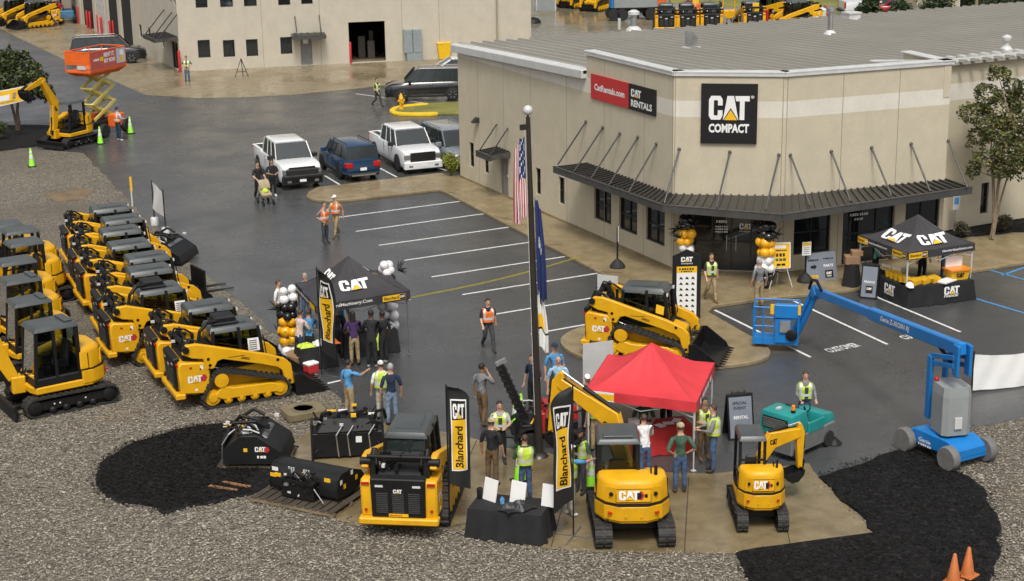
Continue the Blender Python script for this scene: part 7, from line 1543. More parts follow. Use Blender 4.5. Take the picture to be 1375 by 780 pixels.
# ------------------------------------------------------------------ cones
CG = M('cone_lime', (.28, .72, .03), .5, 0, .06); CO = M('cone_orange', (.46, .13, .03), .55, 0, .12, 5, dirt=.5, dirtcol=(.3, .12, .05)); CRW = M('cone_collar', (.7, .71, .7), .4)
def cone(label, base, m, h=.95, z=.006, collar=True):
 q = P(*base, z); t = thing('traffic_cone', label, 'cone', (q.x, q.y, z), rnd.uniform(0, 1)); MB().box(-.2, .2, -.2, .2, 0, .05).build('base', BPR if collar else m, t, bevel=.02)
 mb = MB(); mb.lathe([(.165, .045), (.15, .08), (.035, h - .01), (.02, h)], n=16); mb.build('body', m, t)
 if collar:
  for a0, b0 in ((.45, .62), (.72, .84)): mb = MB(); ra = lambda k: .152 - (.115) * (k * h - .08) / (h - .09); mb.lathe([(ra(a0) + .004, a0 * h), (ra(b0) + .004, b0 * h)], n=16); mb.build('collar', CRW, t)
for b_, lb, zz in (((43, 223.5), 'lime cone on the gravel at the upper left', .004), ((135, 193), 'lime cone in front of the scissor lift wheels', .006), ((175.5, 179), 'lime cone on the asphalt right of the scissor lift', .006), ((693, 573), 'lime cone by the wheels of the red machine', .006), ((700, 571), 'lime cone just behind the red machine, right of its twin', .006), ((698, 645), 'lime cone beside the person in lime vest on the pad', .016), ((793, 658), 'lime cone beside the foreground excavator track', .016)): cone(lb, b_, CG, .95, zz)
cone('faded orange cone at the bottom right, nearer one', (1280, 782), CO, .70, .07, False); cone('faded orange cone at the bottom right, farther one', (1299, 773), CO, .70, .07, False)
# ------------------------------------------------------------------ hydrant, yellow kerb
KY = M('kerb_yellow', (.72, .48, .01), .5, 0, .08, 4, dirt=.25, dirtcol=(.3, .2, .05))
isl = smooth_loop(px([(521, 148), (530, 142), (560, 138.5), (620, 136), (660, 138), (660, 152), (600, 152), (555, 153), (530, 152)], .1), 2)
slab('grass_island', isl, .0, .10, GRASS, .02)
kb = smooth_loop(px([(521, 148), (530, 142), (560, 138.5), (575, 138), (575, 140), (560, 141), (535, 144), (529, 148), (537, 150.5), (560, 151), (588, 150), (588, 153), (555, 153.5), (530, 152.5)], .13), 1); slab('yellow_kerb', kb, .0, .14, KY, .02)
q = P(539, 146, .1); t = thing('fire_hydrant', 'yellow fire hydrant on the grass island', 'hydrant', (q.x, q.y, .1)); HYD = M('hydrant_yellow', (.72, .38, .01), .45)
MB().lathe([(.16, 0), (.16, .06), (.11, .08), (.11, .55), (.15, .57), (.15, .62), (.12, .66), (.11, .78), (.06, .86), (.04, .92), (.001, .93)], n=14).build('barrel', HYD, t)
for a_ in (0, PI): MB().tube((0, 0, .48), (.22 * math.cos(a_), .22 * math.sin(a_), .48), .06, 10).build('outlet', HYD, t)
MB().tube((0, 0, .42), (0, -.24, .42), .085, 10).build('pumper_outlet', HYD, t)
# stroller
q = P(357, 274); t = thing('baby_stroller', 'beige stroller with a yellow cover in front of the white pickup', 'stroller', (q.x, q.y, .006), R(272)); BGE = M('stroller_beige', (.35, .28, .18), .8)
mb = MB(); mb.hexa([(-.25, -.22, .35), (.25, -.22, .32), (.25, .22, .32), (-.25, .22, .35)], [(-.38, -.24, .75), (.32, -.24, .48), (.32, .24, .48), (-.38, .24, .75)]); mb.build('seat', BGE, t, bevel=.03); mb = MB(); mb.grid(lambda u, v: (-.38 + .38 * math.cos(v * 1.5), (u - .5) * .5, .72 + .34 * math.sin(v * 1.5)), 6, 6); mb.build('hood', BGE, t); MB().ball((.0, 0, .60), .16, 0, 10, 7, (1.3, 1, .8)).build('yellow_cover', HI, t)
for s in (-1, 1): MB().path([(-.35, s * .24, .15), (-.1, s * .24, .5), (-.55, s * .22, 1.0)], .018).build('frame', BPR, t); MB().path([(.4, s * .2, .13), (-.1, s * .24, .5)], .018).build('fork', BPR, t)
MB().tube((-.55, -.22, 1.0), (-.55, .22, 1.0), .022).build('handle', BPR, t)
for x, s in ((-.35, -1), (-.35, 1), (.4, -1), (.4, 1)): MB().lathe([(.05, -.03), (.13, -.025), (.13, .025), (.05, .03)], (x, s * .24, .13), 12, axis='y').build('wheel', RUB, t)
# ------------------------------------------------------------------ blue boom lift
LBL = M('lift_blue', (.008, .175, .50), .4, 0, .08, 2, dirt=.2, dirtcol=(.1, .2, .3)); LGR = M('lift_grey', (.26, .28, .28), .45, 0, .08, 2); TGR = M('grey_tyre', (.15, .145, .14), .8, 0, .15, 6)
c0 = P(1268, 612); B = P(1097, 392, 2.0); B0 = Vector((B.x, B.y, 0)); D = Vector((B.x - c0.x, B.y - c0.y, 0)); DL = D.length; D.normalize()
t = thing('boom_lift', 'blue articulated boom lift with grey turret at the right edge of the lot', 'boom lift', (c0.x, c0.y, .006), math.atan2(D.y, D.x))
# chassis turned relative to the boom
ca = head(P(1228, 592), P(1296, 622)) - t.rotation_euler.z
def cx(mb): return mb.xf(Matrix.Rotation(ca, 4, 'Z'))
cx(MB().prism([(-.95, .28), (.95, .28), (.95, .55), (.60, .72), (-.60, .72), (-.95, .55)], -.52, .52, 'y')).build('chassis', LBL, t, bevel=.04)
for x in (-.82, .82):
 for s in (-1, 1):
  o = cx(MB().lathe([(.14, -.12), (.31, -.12), (.335, -.08), (.335, .08), (.31, .12), (.14, .12)], (x, s * .66, .335), 18, axis='y')).build('wheel', TGR, t)
  cx(MB().lathe([(.02, -.09), (.15, -.08), (.15, .08), (.02, .09)], (x, s * .66, .335), 12, axis='y')).build('hub', LGR, o)
 cx(MB().box(x - .12, x + .12, -.6, .6, .22, .42)).build('axle', LBL, t)
mb = MB(); f = planef((-.45, -.525, .40), (1, 0, 0), (0, 0, 1)); write(mb, f, 'Genie', .45, .12, 0, .02, .2); dashes(mb, lambda a, b, l: f(a + .0, b - .1, l), .5, .06, 6); cx(mb).build('chassis_lettering', WHT, t)
mb = MB(); mb.lathe([(.40, .70), (.40, .82)], n=18); mb.build('turntable', LBL, t)
mb = MB(); pr = [(x * .84, y * .80) for x, y in ((-.62, -.50), (.10, -.50), (.36, -.26), (.36, .26), (.10, .50), (-.62, .50), (-.74, .34), (-.74, -.34))]; n = len(pr); mb.add([(x, y, .80) for x, y in pr] + [(x, y, 1.85) for x, y in pr] + [(x * .96, y * .93, 2.10) for x, y in pr], [tuple(range(n - 1, -1, -1)), tuple(range(2 * n, 3 * n))] + [(i + k * n, (i + 1) % n + k * n, (i + 1) % n + (k + 1) * n, i + (k + 1) * n) for i in range(n) for k in range(2)]); tur = mb.build('turret_cover', LGR, t)
for z in (1.1, 1.4, 1.75):
 MB().box(-.42, -.28, -.412, -.395, z, z + .07).build('handle_slot', BPR, tur)
mb = MB(); dashes(mb, planef((-.22, -.403, 1.30), (1, 0, 0), (0, 0, 1)), .35, .14, 3); mb.build('decal', WHT, tur)
MB().box(-.68, -.61, -.1, .1, 1.0, 1.3).build('side_lamp', COPE, tur); MB().ball((.1, .3, 2.15), .07).build('emergency_stop', REDL, tur)
for s in (-1, 1):
 MB().box(.55, .78, s * .22 - .05, s * .22 + .05, .85, 2.62).build('riser', LBL, t, bevel=.02)
 for z0_, z1_ in ((2.42, 2.72), (2.62, 2.95)): MB().bar((.66, s * .2, z0_), (-.62, s * .2, z1_), .07, .13).build('upper_link', LBL, t, bevel=.01)
 MB().box(-.82, -.50, s * .17 - .04, s * .17 + .04, 2.45, 3.32).build('mast_plate', LBL, t, bevel=.03)
MB().tube((.3, 0, 2.45), (-.5, 0, 2.75), .05, 10).build('cylinder', BLK, t)
tip = Vector((DL, 0, 2.0)); root = Vector((-.65, 0, 3.18)); mid = root.lerp(tip, .58)
MB().bar(root, mid, .24, .34).build('main_boom', LBL, t, bevel=.03); MB().bar(mid - (tip - root).normalized() * .3, tip, .18, .26).build('extension_boom', LBL, t, bevel=.02)
MB().tube((-.2, 0, 2.6), root.lerp(tip, .14) - Vector((0, 0, .15)), .05, 10).build('lift_cylinder', BLK, t)
d_ = (mid - root).normalized(); mb = MB(); f = planef(root.lerp(mid, .92) + Vector((0, .125, -.06)) + Vector((0, 0, 0)), -d_, (0, 0, 1)); fr_side = planef(root.lerp(mid, .30) + Vector((0, .122, -.10)), -d_, (0, 0, 1))
write(mb, lambda a, b, l: root.lerp(mid, .84) - d_ * a + Vector((0, .124 + l, -.10 + b)), 'Genie Z-30/20N RJ', 1.9, .20, 0, .03, .15); write(mb, lambda a, b, l: root.lerp(mid, .35) + d_ * a + Vector((0, -.124 - l, -.10 + b)), 'Genie Z-30/20N RJ', 1.9, .20, 0, .03, .15); mb.build('boom_lettering', WHT, t)
# jib and basket
bz = P(1041, 466); bl = Matrix.Rotation(-t.rotation_euler.z, 3, 'Z') @ (Vector((bz.x, bz.y, 0)) - c0);
bl.z = 0; jb0 = tip + Vector((.15, 0, -.05)); jb1 = Vector((bl.x, bl.y, 0)) + Vector((-.1, -.30, .50));
q = P(1066, 464); jl = Matrix.Rotation(-t.rotation_euler.z, 3, 'Z') @ (Vector((q.x, q.y, 0)) - c0); jb1 = Vector((jl.x, jl.y, .35))
MB().bar(tip - Vector((.1, 0, .15)), tip + Vector((.15, 0, .12)), .30, .30).build('jib_knuckle', LBL, t, bevel=.02)
for k in (-.13, .13): MB().bar(jb0 + Vector((k, 0, k * .4)), jb1 + Vector((k, 0, k * .4)), .12, .13).build('jib_arm', LBL, t, bevel=.01)
MB().path([tip + Vector((-.6, .1, .2)), tip + Vector((-.2, .1, .42)), tip + Vector((.2, .1, .35)), tip + Vector((.4, .1, .0))], .05, 8).build('hose', BLK, t)
vz = VA - t.rotation_euler.z # camera-facing frame of the basket
BM = Matrix.Translation((bl.x - .05, bl.y, 0)) @ Matrix.Rotation(vz + R(-12), 4, 'Z') @ Matrix.Scale(1.13, 4)
w, dp = .62, .42
MB().box(-w, w, -dp, dp, .22, .30).xf(BM).build('basket_floor', LBL, t)
mb = MB(); mb.box(-w, w, -dp - .01, -dp + .03, .22, .42).xf(BM).build('toe_board', LBL, t)
for z in (.75, 1.30):
 mb = MB()
 for a, b in (((-w, -dp), (-.05, -dp)), ((-w, -dp), (-w, dp)), ((-w, dp), (w, dp)), ((w, dp), (w, -dp))): mb.tube((*a, z), (*b, z), .025, 6)
 mb.xf(BM).build('rail', LBL, t)
for x, y in ((-w, -dp), (-w, dp), (w, dp), (w, -dp), (-.35, -dp), (-.05, -dp), (0, dp)): MB().tube((x, y, .25), (x, y, 1.30), .025, 6).xf(BM).build('rail_post', LBL, t)
MB().box(-.05, w - .02, -dp - .10, -dp + .10, 1.02, 1.42).xf(BM).build('control_box', LBL, t, bevel=.03); MB().box(.0, .42, -dp - .06, -dp + .04, .3, 1.0).xf(BM).build('support_column', LBL, t); MB().box(.12, .40, -dp - .12, -dp - .06, .62, .95).xf(BM).build('valve_block', GALV, t)
MB().lathe([(.10, -.03), (.17, 0), (.10, .03)], (.45, -dp - .12, .55), 12, axis='y').xf(BM).build('coiled_hose', BLK, t)
for x in (-.1, .62): MB().box(x - .06, x + .06, -dp - .03, -dp + .02, 1.12, 1.4).xf(BM).build('yellow_tag', YPR, t)
# ------------------------------------------------------------------ scissor lift at upper left
ORG = M('lift_orange', (.75, .13, .015), .42, 0, .08, 2); SCY = M('scissor_yellow', (.62, .52, .14), .5, 0, .1, 2)
a, b = P(108, 190), P(162, 181); hd = head(a, b) + R(20); q = P(137, 180); t = thing('scissor_lift', 'orange scissor lift raised on pale yellow arms at upper left', 'scissor lift', (q.x, q.y, .006), hd)
MB().box(-1.15, 1.15, -.40, .40, .45, .80).build('chassis', BLK, t, bevel=.03)
MB().box(.05, 1.0, -.85, -.42, .42, 1.12).build('tool_box', ORG, t, bevel=.04); MB().box(.05, 1.0, .42, .85, .42, 1.12).build('tool_box', ORG, t, bevel=.04)
for x in (-.85, 1.12):
 for s in (-1, 1): o = MB().lathe([(.15, -.13), (.36, -.13), (.38, -.09), (.38, .09), (.36, .13), (.15, .13)], (x, s * .86, .38), 18, axis='y').build('wheel', TYRE, t); MB().lathe([(.02, -.1), (.17, -.09), (.17, .09), (.02, .1)], (x, s * .86, .38), 12, axis='y').build('hub', COPE, o)
zb, st_h = .95, .86
for k in range(3):
 for s in (-1, 1):
  y = s * .36; z0_ = zb + k * st_h; MB().bar((-1.0, y, z0_), (.95, y, z0_ + st_h), .07, .16).build('scissor_arm', SCY, t); MB().bar((.95, y - s * .09, z0_), (-1.0, y - s * .09, z0_ + st_h), .07, .16).build('scissor_arm', SCY, t)
 for x in (-1.0, .95): MB().tube((x, -.4, zb + (k + 1) * st_h), (x, .4, zb + (k + 1) * st_h), .05, 8).build('cross_tube', SCY, t)
zp = zb + 3 * st_h + .08
MB().box(-1.6, 1.6, -.80, .80, zp, zp + .14).build('platform', ORG, t, bevel=.02); MB().hexa([(-1.2, -.6, zp - .22), (1.2, -.6, zp - .22), (1.2, .6, zp - .22), (-1.2, .6, zp - .22)], [(-1.58, -.78, zp), (1.58, -.78, zp), (1.58, .78, zp), (-1.58, .78, zp)]).build('platform_underframe', ORG, t)
for z in (.62, 1.15):
 mb = MB()
 for s in (-1, 1): mb.tube((-1.6, s * .8, zp + z), (1.6, s * .8, zp + z), .03, 6); mb.tube((s * 1.6, -.8, zp + z), (s * 1.6, .8, zp + z), .03, 6)
 mb.build('rail', ORG, t)
for x in (-1.6, -.5, .5, 1.6):
 for s in (-1, 1): MB().tube((x, s * .8, zp), (x, s * .8, zp + 1.15), .03, 6).build('rail_post', ORG, t)
MB().box(-1.62, -1.57, -.78, .78, zp + .45, zp + 1.12).build('end_panel', ORG, t); MB().box(-1.64, -1.62, -.55, .0, zp + .22, zp + .42).build('placard', COPE, t)
mb = MB(); f = planef((-1.55, -.835, zp + .18), (1, 0, 0), (0, 0, 1)); BRED = M('banner_red', (.45, .09, .07), .6, 0, .08)
mb.add([f(0, 0, 0), f(3.12, 0, 0), f(3.12, .95, 0), f(0, .95, 0)], [(0, 1, 2, 3)], 0); mb.add([f(2.3, .10, .004), f(3.08, .10, .004), f(3.08, .92, .004), f(2.3, .92, .004)], [(0, 1, 2, 3)], 3); mb.add([f(.85, .40, .004), f(1.15, .40, .004), f(1.15, .62, .004), f(.85, .62, .004)], [(0, 1, 2, 3)], 2)
write(mb, lambda a, b, l: f(a + 1.2, b + .58, .006), 'RENT IT.', .95, .24, 1, .04); write(mb, lambda a, b, l: f(a + 1.2, b + .26, .006), 'BUY NOW.', 1.0, .24, 1, .04); dashes(mb, lambda a, b, l: f(a + .3, b + .45, .006), .5, .12, 4, 1); mb.add([f(2.5, .2, .006), f(2.9, .2, .006), f(2.75, .6, .006)], [(0, 1, 2)], 2); mb.add([f(2.6, .55, .008), f(2.95, .5, .008), f(2.9, .8, .008), f(2.6, .8, .008)], [(0, 1, 2, 3)], 1)
mb.build('banner', [BRED, WHT, YPR, M('banner_pale', (.45, .47, .52), .6)], t)
# ------------------------------------------------------------------ teal sweeper
TEAL = M('sweeper_teal', (.015, .24, .23), .4, 0, .1, 2, dirt=.25, dirtcol=(.1, .2, .18)); SWG = M('sweeper_grey', (.14, .145, .14), .5, 0, .12, 3)
a, b = P(1046, 618), P(1108, 590); hd = head(a, b); q = (P(1048, 611) + P(1092, 592)) / 2; t = thing('floor_sweeper', 'teal ride-on floor sweeper behind the small excavator', 'sweeper', (q.x, q.y, .006), hd, None, .88)
MB().prism([(-1.15, .18), (1.15, .18), (1.25, .35), (1.1, .75), (-1.15, .75)], -.62, .62, 'y').build('lower_body', SWG, t, bevel=.04)
MB().hexa([(-1.18, -.60, .72), (-.25, -.60, .72), (-.25, .60, .72), (-1.18, .60, .72)], [(-1.12, -.56, 1.42), (-.32, -.56, 1.45), (-.32, .56, 1.45), (-1.12, .56, 1.42)]).build('engine_hood', TEAL, t, bevel=.06, seg=2)
MB().hexa([(.45, -.60, .72), (1.22, -.55, .72), (1.22, .55, .72), (.45, .60, .72)], [(.50, -.56, 1.10), (1.12, -.50, 1.0), (1.12, .50, 1.0), (.50, .56, 1.10)]).build('hopper_cover', TEAL, t, bevel=.05, seg=2)
for s in (-1, 1): MB().box(-.3, .5, s * .60 - .03, s * .60 + .03, .70, 1.05).build('side_panel', TEAL, t, bevel=.02)
g_ = MB().box(-1.20, -1.16, -.45, .45, .95, 1.30).build('rear_grille', BLK, t)
for i in range(6): MB().box(-1.22, -1.20, -.42, .42, .98 + i * .052, 1.005 + i * .052).build('grille_bar', SWG, g_)
MB().box(-.28, .12, -.28, .28, .80, .98).build('seat', SEATM, t, bevel=.05); MB().hexa([(-.30, -.26, .95), (-.18, -.26, .95), (-.18, .26, .95), (-.30, .26, .95)], [(-.40, -.24, 1.5), (-.30, -.24, 1.5), (-.30, .24, 1.5), (-.40, .24, 1.5)]).build('seat_back', SEATM, t, bevel=.04)
MB().tube((.48, 0, .9), (.30, 0, 1.25), .03).build('steering_column', BLK, t); ring = [Vector((.30 + .05 * math.sin(k), .22 * math.cos(k), 1.27 + .17 * math.sin(k))) for k in [i * PI / 8 for i in range(17)]]; MB().path(ring, .018, 6).build('steering_wheel', BLK, t)
o = MB().lathe([(.07, 1.42), (.07, 1.52)], (-.75, -.35, 0), 10).build('beacon_base', BLK, t); MB().lathe([(.065, 1.52), (.06, 1.66), (.001, 1.69)], (-.75, -.35, 0), 10).build('beacon', AMB, t); MB().box(-.9, -.7, .1, .2, 1.44, 1.5).build('hood_latch', COPE, t)
for x, s in ((-.8, -1), (-.8, 1), (.75, -1), (.75, 1)): MB().lathe([(.1, -.1), (.25, -.1), (.27, 0), (.25, .1), (.1, .1)], (x, s * .56, .27), 14, axis='y').build('wheel', RUB, t)
MB().lathe([(.08, .2), (.14, .14), (.26, .03)], (1.05, -.62, 0), 16).build('side_brush', BLK, t); MB().box(-1.19, -1.155, .28, .42, .62, .72).build('tail_lamp', REDL, t); MB().box(-1.19, -1.155, -.42, -.28, .62, .72).build('tail_lamp', REDL, t)
rr_ = Matrix.Rotation(hd, 3, 'Z') @ Vector((1.15, .62, 0)); person(0, 0, 250, 'man in lime vest and grey sleeves standing behind the teal sweeper', kind='push', shirt='grey', pants='jeans', vest='lime', long_sleeve=True, hair='brown', at=(q.x + rr_.x, q.y + rr_.y))
# ------------------------------------------------------------------ red towable trencher
MRED = M('machine_red', (.42, .02, .02), .4, 0, .1, 2); q = P(733, 598); hd = VA + R(12); t = thing('trencher', 'red wheeled trencher with black digging boom behind the flagpole', 'trencher', (q.x, q.y, .006), hd)
MB().box(-.75, .80, -.45, .45, .35, .80).build('frame', BLK, t, bevel=.03); MB().hexa([(-.15, -.42, .80), (.85, -.42, .80), (.85, .42, .80), (-.15, .42, .80)], [(-.05, -.36, 1.28), (.78, -.38, 1.18), (.78, .38, 1.18), (-.05, .36, 1.28)]).build('engine_hood', MRED, t, bevel=.06, seg=2)
MB().box(-.25, -.1, -.46, .46, .5, 1.1).build('control_tower', MRED, t, bevel=.03); mb = MB(); f = planef((.15, -.40, 1.0), (1, 0, 0), (0, .1, 1)); mb.add([f(0, 0), f(.4, 0), f(.4, .1), f(0, .1)], [(0, 1, 2, 3)]); mb.build('decal', WHT, t)
for x in (-.55, .55):
 for s in (-1, 1): o = MB().lathe([(.16, -.1), (.30, -.1), (.32, 0), (.30, .1), (.16, .1)], (x, s * .56, .32), 16, axis='y').build('wheel', TYRE, t); MB().lathe([(.02, -.07), (.17, -.06), (.17, .06), (.02, .07)], (x, s * .56, .32), 12, axis='y').build('hub', COPE if x < 0 else LGR, o)
for s in (-1, 1): mb = MB(); mb.grid(lambda u, v: (-.55 + .42 * math.cos(PI * u), s * (.45 + v * .22), .36 + .40 * math.sin(PI * u)), 10, 2); mb.build('mudguard', BLK, t, solid=.02)
bm0, bm1 = Vector((-.55, .1, .75)), Vector((-1.20, .25, 2.35)); MB().bar(bm0, bm1, .14, .22).build('digging_boom', BLK, t, bevel=.02)
for k in range(9): p_ = bm0.lerp(bm1, .12 + k * .1); MB().box(p_.x - .15, p_.x + .15, p_.y - .07, p_.y + .07, p_.z - .02, p_.z + .02).build('chain_tooth', DKM, t)
MB().bar(bm1 - Vector((.1, 0, 0)), bm1 + Vector((.18, 0, .12)), .10, .12).build('boom_tip', GALV, t); MB().path([(-.5, -.35, .75), (-.85, -.4, .95), (-.95, -.4, .35)], .03, 6).build('stabiliser', BLK, t); MB().path([(-.75, -.3, .4), (-1.2, -.1, .42)], .04, 6).build('tow_bar', BLK, t)
clutter(t, (-.7, .9, -.5, .5, .6, 1.3), 50, 14, .2)
# ------------------------------------------------------------------ pallets with attachments
WOOD = M('pallet_wood', (.20, .15, .09), .8, 0, .3, 3, bump=.3, bscale=12); WOODD = M('pallet_wood_wet', (.06, .048, .036), .6, 0, .3, 3, bump=.3, bscale=12)
def pallet(label, c, hd, L_=2.0, Wd=1.35, z=.016):
 t = thing('pallet', label, 'pallet', (c.x, c.y, z), hd); n = 11
 for i in range(n): x = -L_ / 2 + (i + .5) * L_ / n; MB().box(x - L_ / n * .40, x + L_ / n * .40, -Wd / 2, Wd / 2, .115, .14).build('plank', WOODD, t)
 for y in (-Wd / 2 + .05, 0, Wd / 2 - .05): MB().box(-L_ / 2, L_ / 2, y - .045, y + .045, .03, .115).build('stringer', WOOD, t)
 for i in range(5): x = -L_ / 2 + .08 + i * (L_ - .16) / 4; MB().box(x - .05, x + .05, -Wd / 2, Wd / 2, .004, .03).build('bottom_plank', WOOD, t)
 return t
q1, q2 = P(366, 665), P(470, 686); hd = head(q1, q2); ctr = (P(363, 660) + P(488, 668)) / 2 ; pal1 = pallet('wooden pallet under the black pickup broom', ctr - Vector((-math.sin(hd), math.cos(hd), 0)) * .28, hd, 2.5, 1.7)
t = thing('pickup_broom', 'black pickup broom attachment on the nearer pallet', 'attachment', (ctr.x, ctr.y, .158), hd)
W2 = 1.0; hood = [(-.60, .12), (-.64, .36), (-.52, .50), (-.10, .68), (.34, .70), (.52, .58), (.58, .32), (.56, .10), (.0, .06)]
SATB = M('attachment_black', (.010, .0105, .011), .48, 0, .2, 3, dirt=.25, dirtcol=(.035, .032, .03), spec=.3)
MB().prism([(-y, z) for y, z in hood], -W2, W2, 'x').build('hood', SATB, t, bevel=.03)
for s in (-1, 1): MB().prism([(-y * 1.03, z * 1.02) for y, z in hood], s * W2 - .02, s * W2 + .03, 'x').build('end_plate', SATB, t)
MB().box(-.52, .45, -.80, -.52, .02, .50).build('coupler_plate', BLK, t, bevel=.02); MB().box(-.55, .48, -.84, -.50, .44, .52).build('coupler_rail', BLK, t)
for x in (-.35, -.28, -.21, .10, .17, .24): MB().tube((x, -.62, .50), (x, -.64, .78), .02, 6).build('hose_fitting', COPE, t)
for a, b in (((-.3, -.62, .55), (.25, -.62, .55)), ((-.45, -.5, .6), (-.1, -.7, .45)), ((-.1, -.6, .6), (.45, -.66, .42)), ((-.55, -.6, .5), (.1, -.72, .5)), ((.1, -.55, .62), (.5, -.62, .5))): mb = MB(); a = Vector(a); b = Vector(b); mb.path([a, a.lerp(b, .3) + Vector((0, -.1, .16)), a.lerp(b, .7) + Vector((0, -.12, .12)), b], .03, 7); mb.build('hose', BLK, t)
for x, z, m in ((-.88, .46, YPR), (-.74, .48, YPR), (-.86, .60, WHT), (.72, .56, YPR)): MB().box(x - .09, x + .09, -.625 + (z - .4) * .45, -.615 + (z - .4) * .45, z - .05, z + .05).build('decal', m, t)
for i, (y, z) in enumerate(((-.4, .5), (-.25, .35), (.1, .6), (.3, .4))): MB().box(W2 + .032, W2 + .036, y - .05, y + .05, z - .06, z + .06).build('end_decal', YPR if i % 2 else WHT, t)
MB().tube((.48, -.8, .38), (.85, -.95, .12), .016, 6).build('stand_rod', CHR, t)
clutter(t, (-.5, .5, -.86, -.55, .1, .75), 60, 13, .22)
ctr2 = (P(302, 610) + P(392, 628)) / 2; hd2 = R(-28); pal2 = pallet('wooden pallet under the black hooded attachment at left', ctr2, hd2, 1.9, 1.4)
t = thing('hooded_attachment', 'black hooded brush cutter attachment on the farther pallet', 'attachment', (ctr2.x, ctr2.y, .158), hd2)
hood2 = [(-.75, .06), (-.72, .50), (-.30, .82), (.15, .84), (.80, .40), (.90, .08)]
MB().prism(hood2, -.75, .75, 'y').build('hood', SATB, t, bevel=.03)
MB().hexa([(-.34, -.55, .83), (.40, -.55, .70), (.40, .55, .70), (-.34, .55, .83)], [(-.30, -.5, .88), (.36, -.5, .75), (.36, .5, .75), (-.30, .5, .88)]).build('deck_plate', M('deck_grey', (.11, .12, .125), .4, .2, .1), t)
for s in (-1, 1): MB().path([(-.82, s * .62, .05), (-.80, s * .60, .55), (-.62, s * .58, .82), (-.45, s * .5, .95)], .025, 6).build('guard_rod', CHR, t); MB().prism(hood2, s * .75 - .02, s * .79 - .01, 'y').build('side_plate', SATB, t)
MB().path([(-.6, -.3, .85), (-.5, -.45, 1.1), (.1, -.4, 1.12), (.4, -.3, .9), (.1, 0, 1.02), (-.4, .05, 1.12), (-.65, .1, .85)], .045, 8).build('hose', BLK, t); MB().path([(-.5, .3, .95), (-.1, .35, 1.2), (.2, .3, 1.05)], .045, 8).build('hose', BLK, t)
MB().box(-.86, -.74, -.5, .5, .1, .6).build('coupler_plate', BLK, t); mb = MB(); f = planef((.10, -.803, .42), (1, 0, 0), (0, 0, 1)); hexmark(mb, f, .30, .06, .09, 3); logo(mb, f, .28, .14, (0, 1, 2)); dashes(mb, lambda a, b, l: f(a + .05, b - .18, l), .25, .07, 3, 0); mb.add([f(-.3, .0), f(-.2, .0), f(-.2, .1), f(-.3, .1)], [(0, 1, 2, 3)], 1); mb.build('lettering', DEC, t)
clutter(t, (-.8, .5, -.7, .6, .75, 1.05), 40, 11, .25)
# third attachment bundle
q = P(487, 612); t = thing('grapple_attachment', 'black attachment with chrome rods behind the foreground loader', 'attachment', (q.x - .3, q.y + .3, .016), R(-20))
MB().box(-.95, .95, -.35, .35, .05, .75).build('lower_frame', SATB, t, bevel=.03); MB().hexa([(-.85, -.4, .75), (.85, -.4, .75), (.85, .3, .75), (-.85, .3, .75)], [(-.6, -.2, 1.15), (.6, -.2, 1.1), (.6, .25, 1.1), (-.6, .25, 1.15)]).build('upper_frame', SATB, t, bevel=.04)
for x in (-.25, .05, .62): MB().path([(x, -.42, .1), (x - .05, -.44, .7), (x + .12, -.38, .95)], .022, 6).build('rod', CHR, t)
for x in (-.75, -.3, .2, .7): MB().path([(x, -.1, .9), (x + .1, -.2, 1.25), (x + .3, 0, 1.22), (x + .35, .1, .95)], .045, 7).build('hose', BLK, t)
for x, y, z, m in ((-.4, .1, 1.2, YPR), (.4, .0, 1.16, YPR), (-.1, .1, 1.2, WHT), (.7, -.1, 1.14, WHT)): MB().box(x - .12, x + .12, y - .03, y + .03, z, z + .04).build('strap', m, t)
MB().box(.22, .38, -.362, -.352, .45, .62).build('decal', WHT, t)
for s in (-1, 1): MB().prism([(-.45, .03), (.45, .03), (.38, .95), (-.3, 1.0)], s * .95 - .03, s * .95 + .03, 'x').build('side_plate', SATB, t)
clutter(t, (-.9, .9, -.45, .35, .2, 1.25), 90, 12, .2)
# concrete lid with a round opening
pts = [P(*c_) for c_ in ((369, 557), (421, 548.5), (447, 559), (394, 571))]; ctr3 = sum(pts, Vector((0, 0, 0))) / 4; hd3 = head(pts[0], pts[1]); LIDM = concrete_mat('lid_concrete', (.19, .155, .09), .4, .8, (.10, .08, .04), .6, 1.2)
t = thing('concrete_lid', 'square concrete manhole lid with a round opening on the gravel', 'manhole lid', (ctr3.x, ctr3.y, 0), hd3); w2 = (pts[1] - pts[0]).length / 2; d2 = (pts[2] - pts[1]).length / 2; mb = MB(); n = 24; vs = []
rr = .27
for z in (.24, .06):
 for i in range(n):
  a_ = 2 * PI * i / n; c_, s_ = math.cos(a_), math.sin(a_); k = 1 / max(abs(c_) / w2, abs(s_) / d2); vs.append((c_ * k, s_ * k, z))
 for i in range(n): a_ = 2 * PI * i / n; vs.append((rr * math.cos(a_), rr * math.sin(a_), z))
fs = []
for i in range(n):
 j = (i + 1) % n; fs += [(i, j, n + j, n + i), (2 * n + j, 2 * n + i, 3 * n + i, 3 * n + j), (j, i, 2 * n + i, 2 * n + j), (n + i, n + j, 3 * n + j, 3 * n + i)]
mb.add(vs, fs).build('lid', LIDM, t); mb = MB(); mb.lathe([(rr + .07, .24), (rr + .07, .27), (rr + .015, .27), (rr + .015, .24)], n=24); mb.build('rim', LIDM, t); MB().lathe([(rr - .01, .10), (.001, .10)], n=16).build('frame_floor', CONC_PAD, t); mb = MB(); mb.box(-w2 * .9, w2 * .9, -d2 * .9, d2 * .9, 0.0, .07); mb.build('base_slab', LIDM, t)
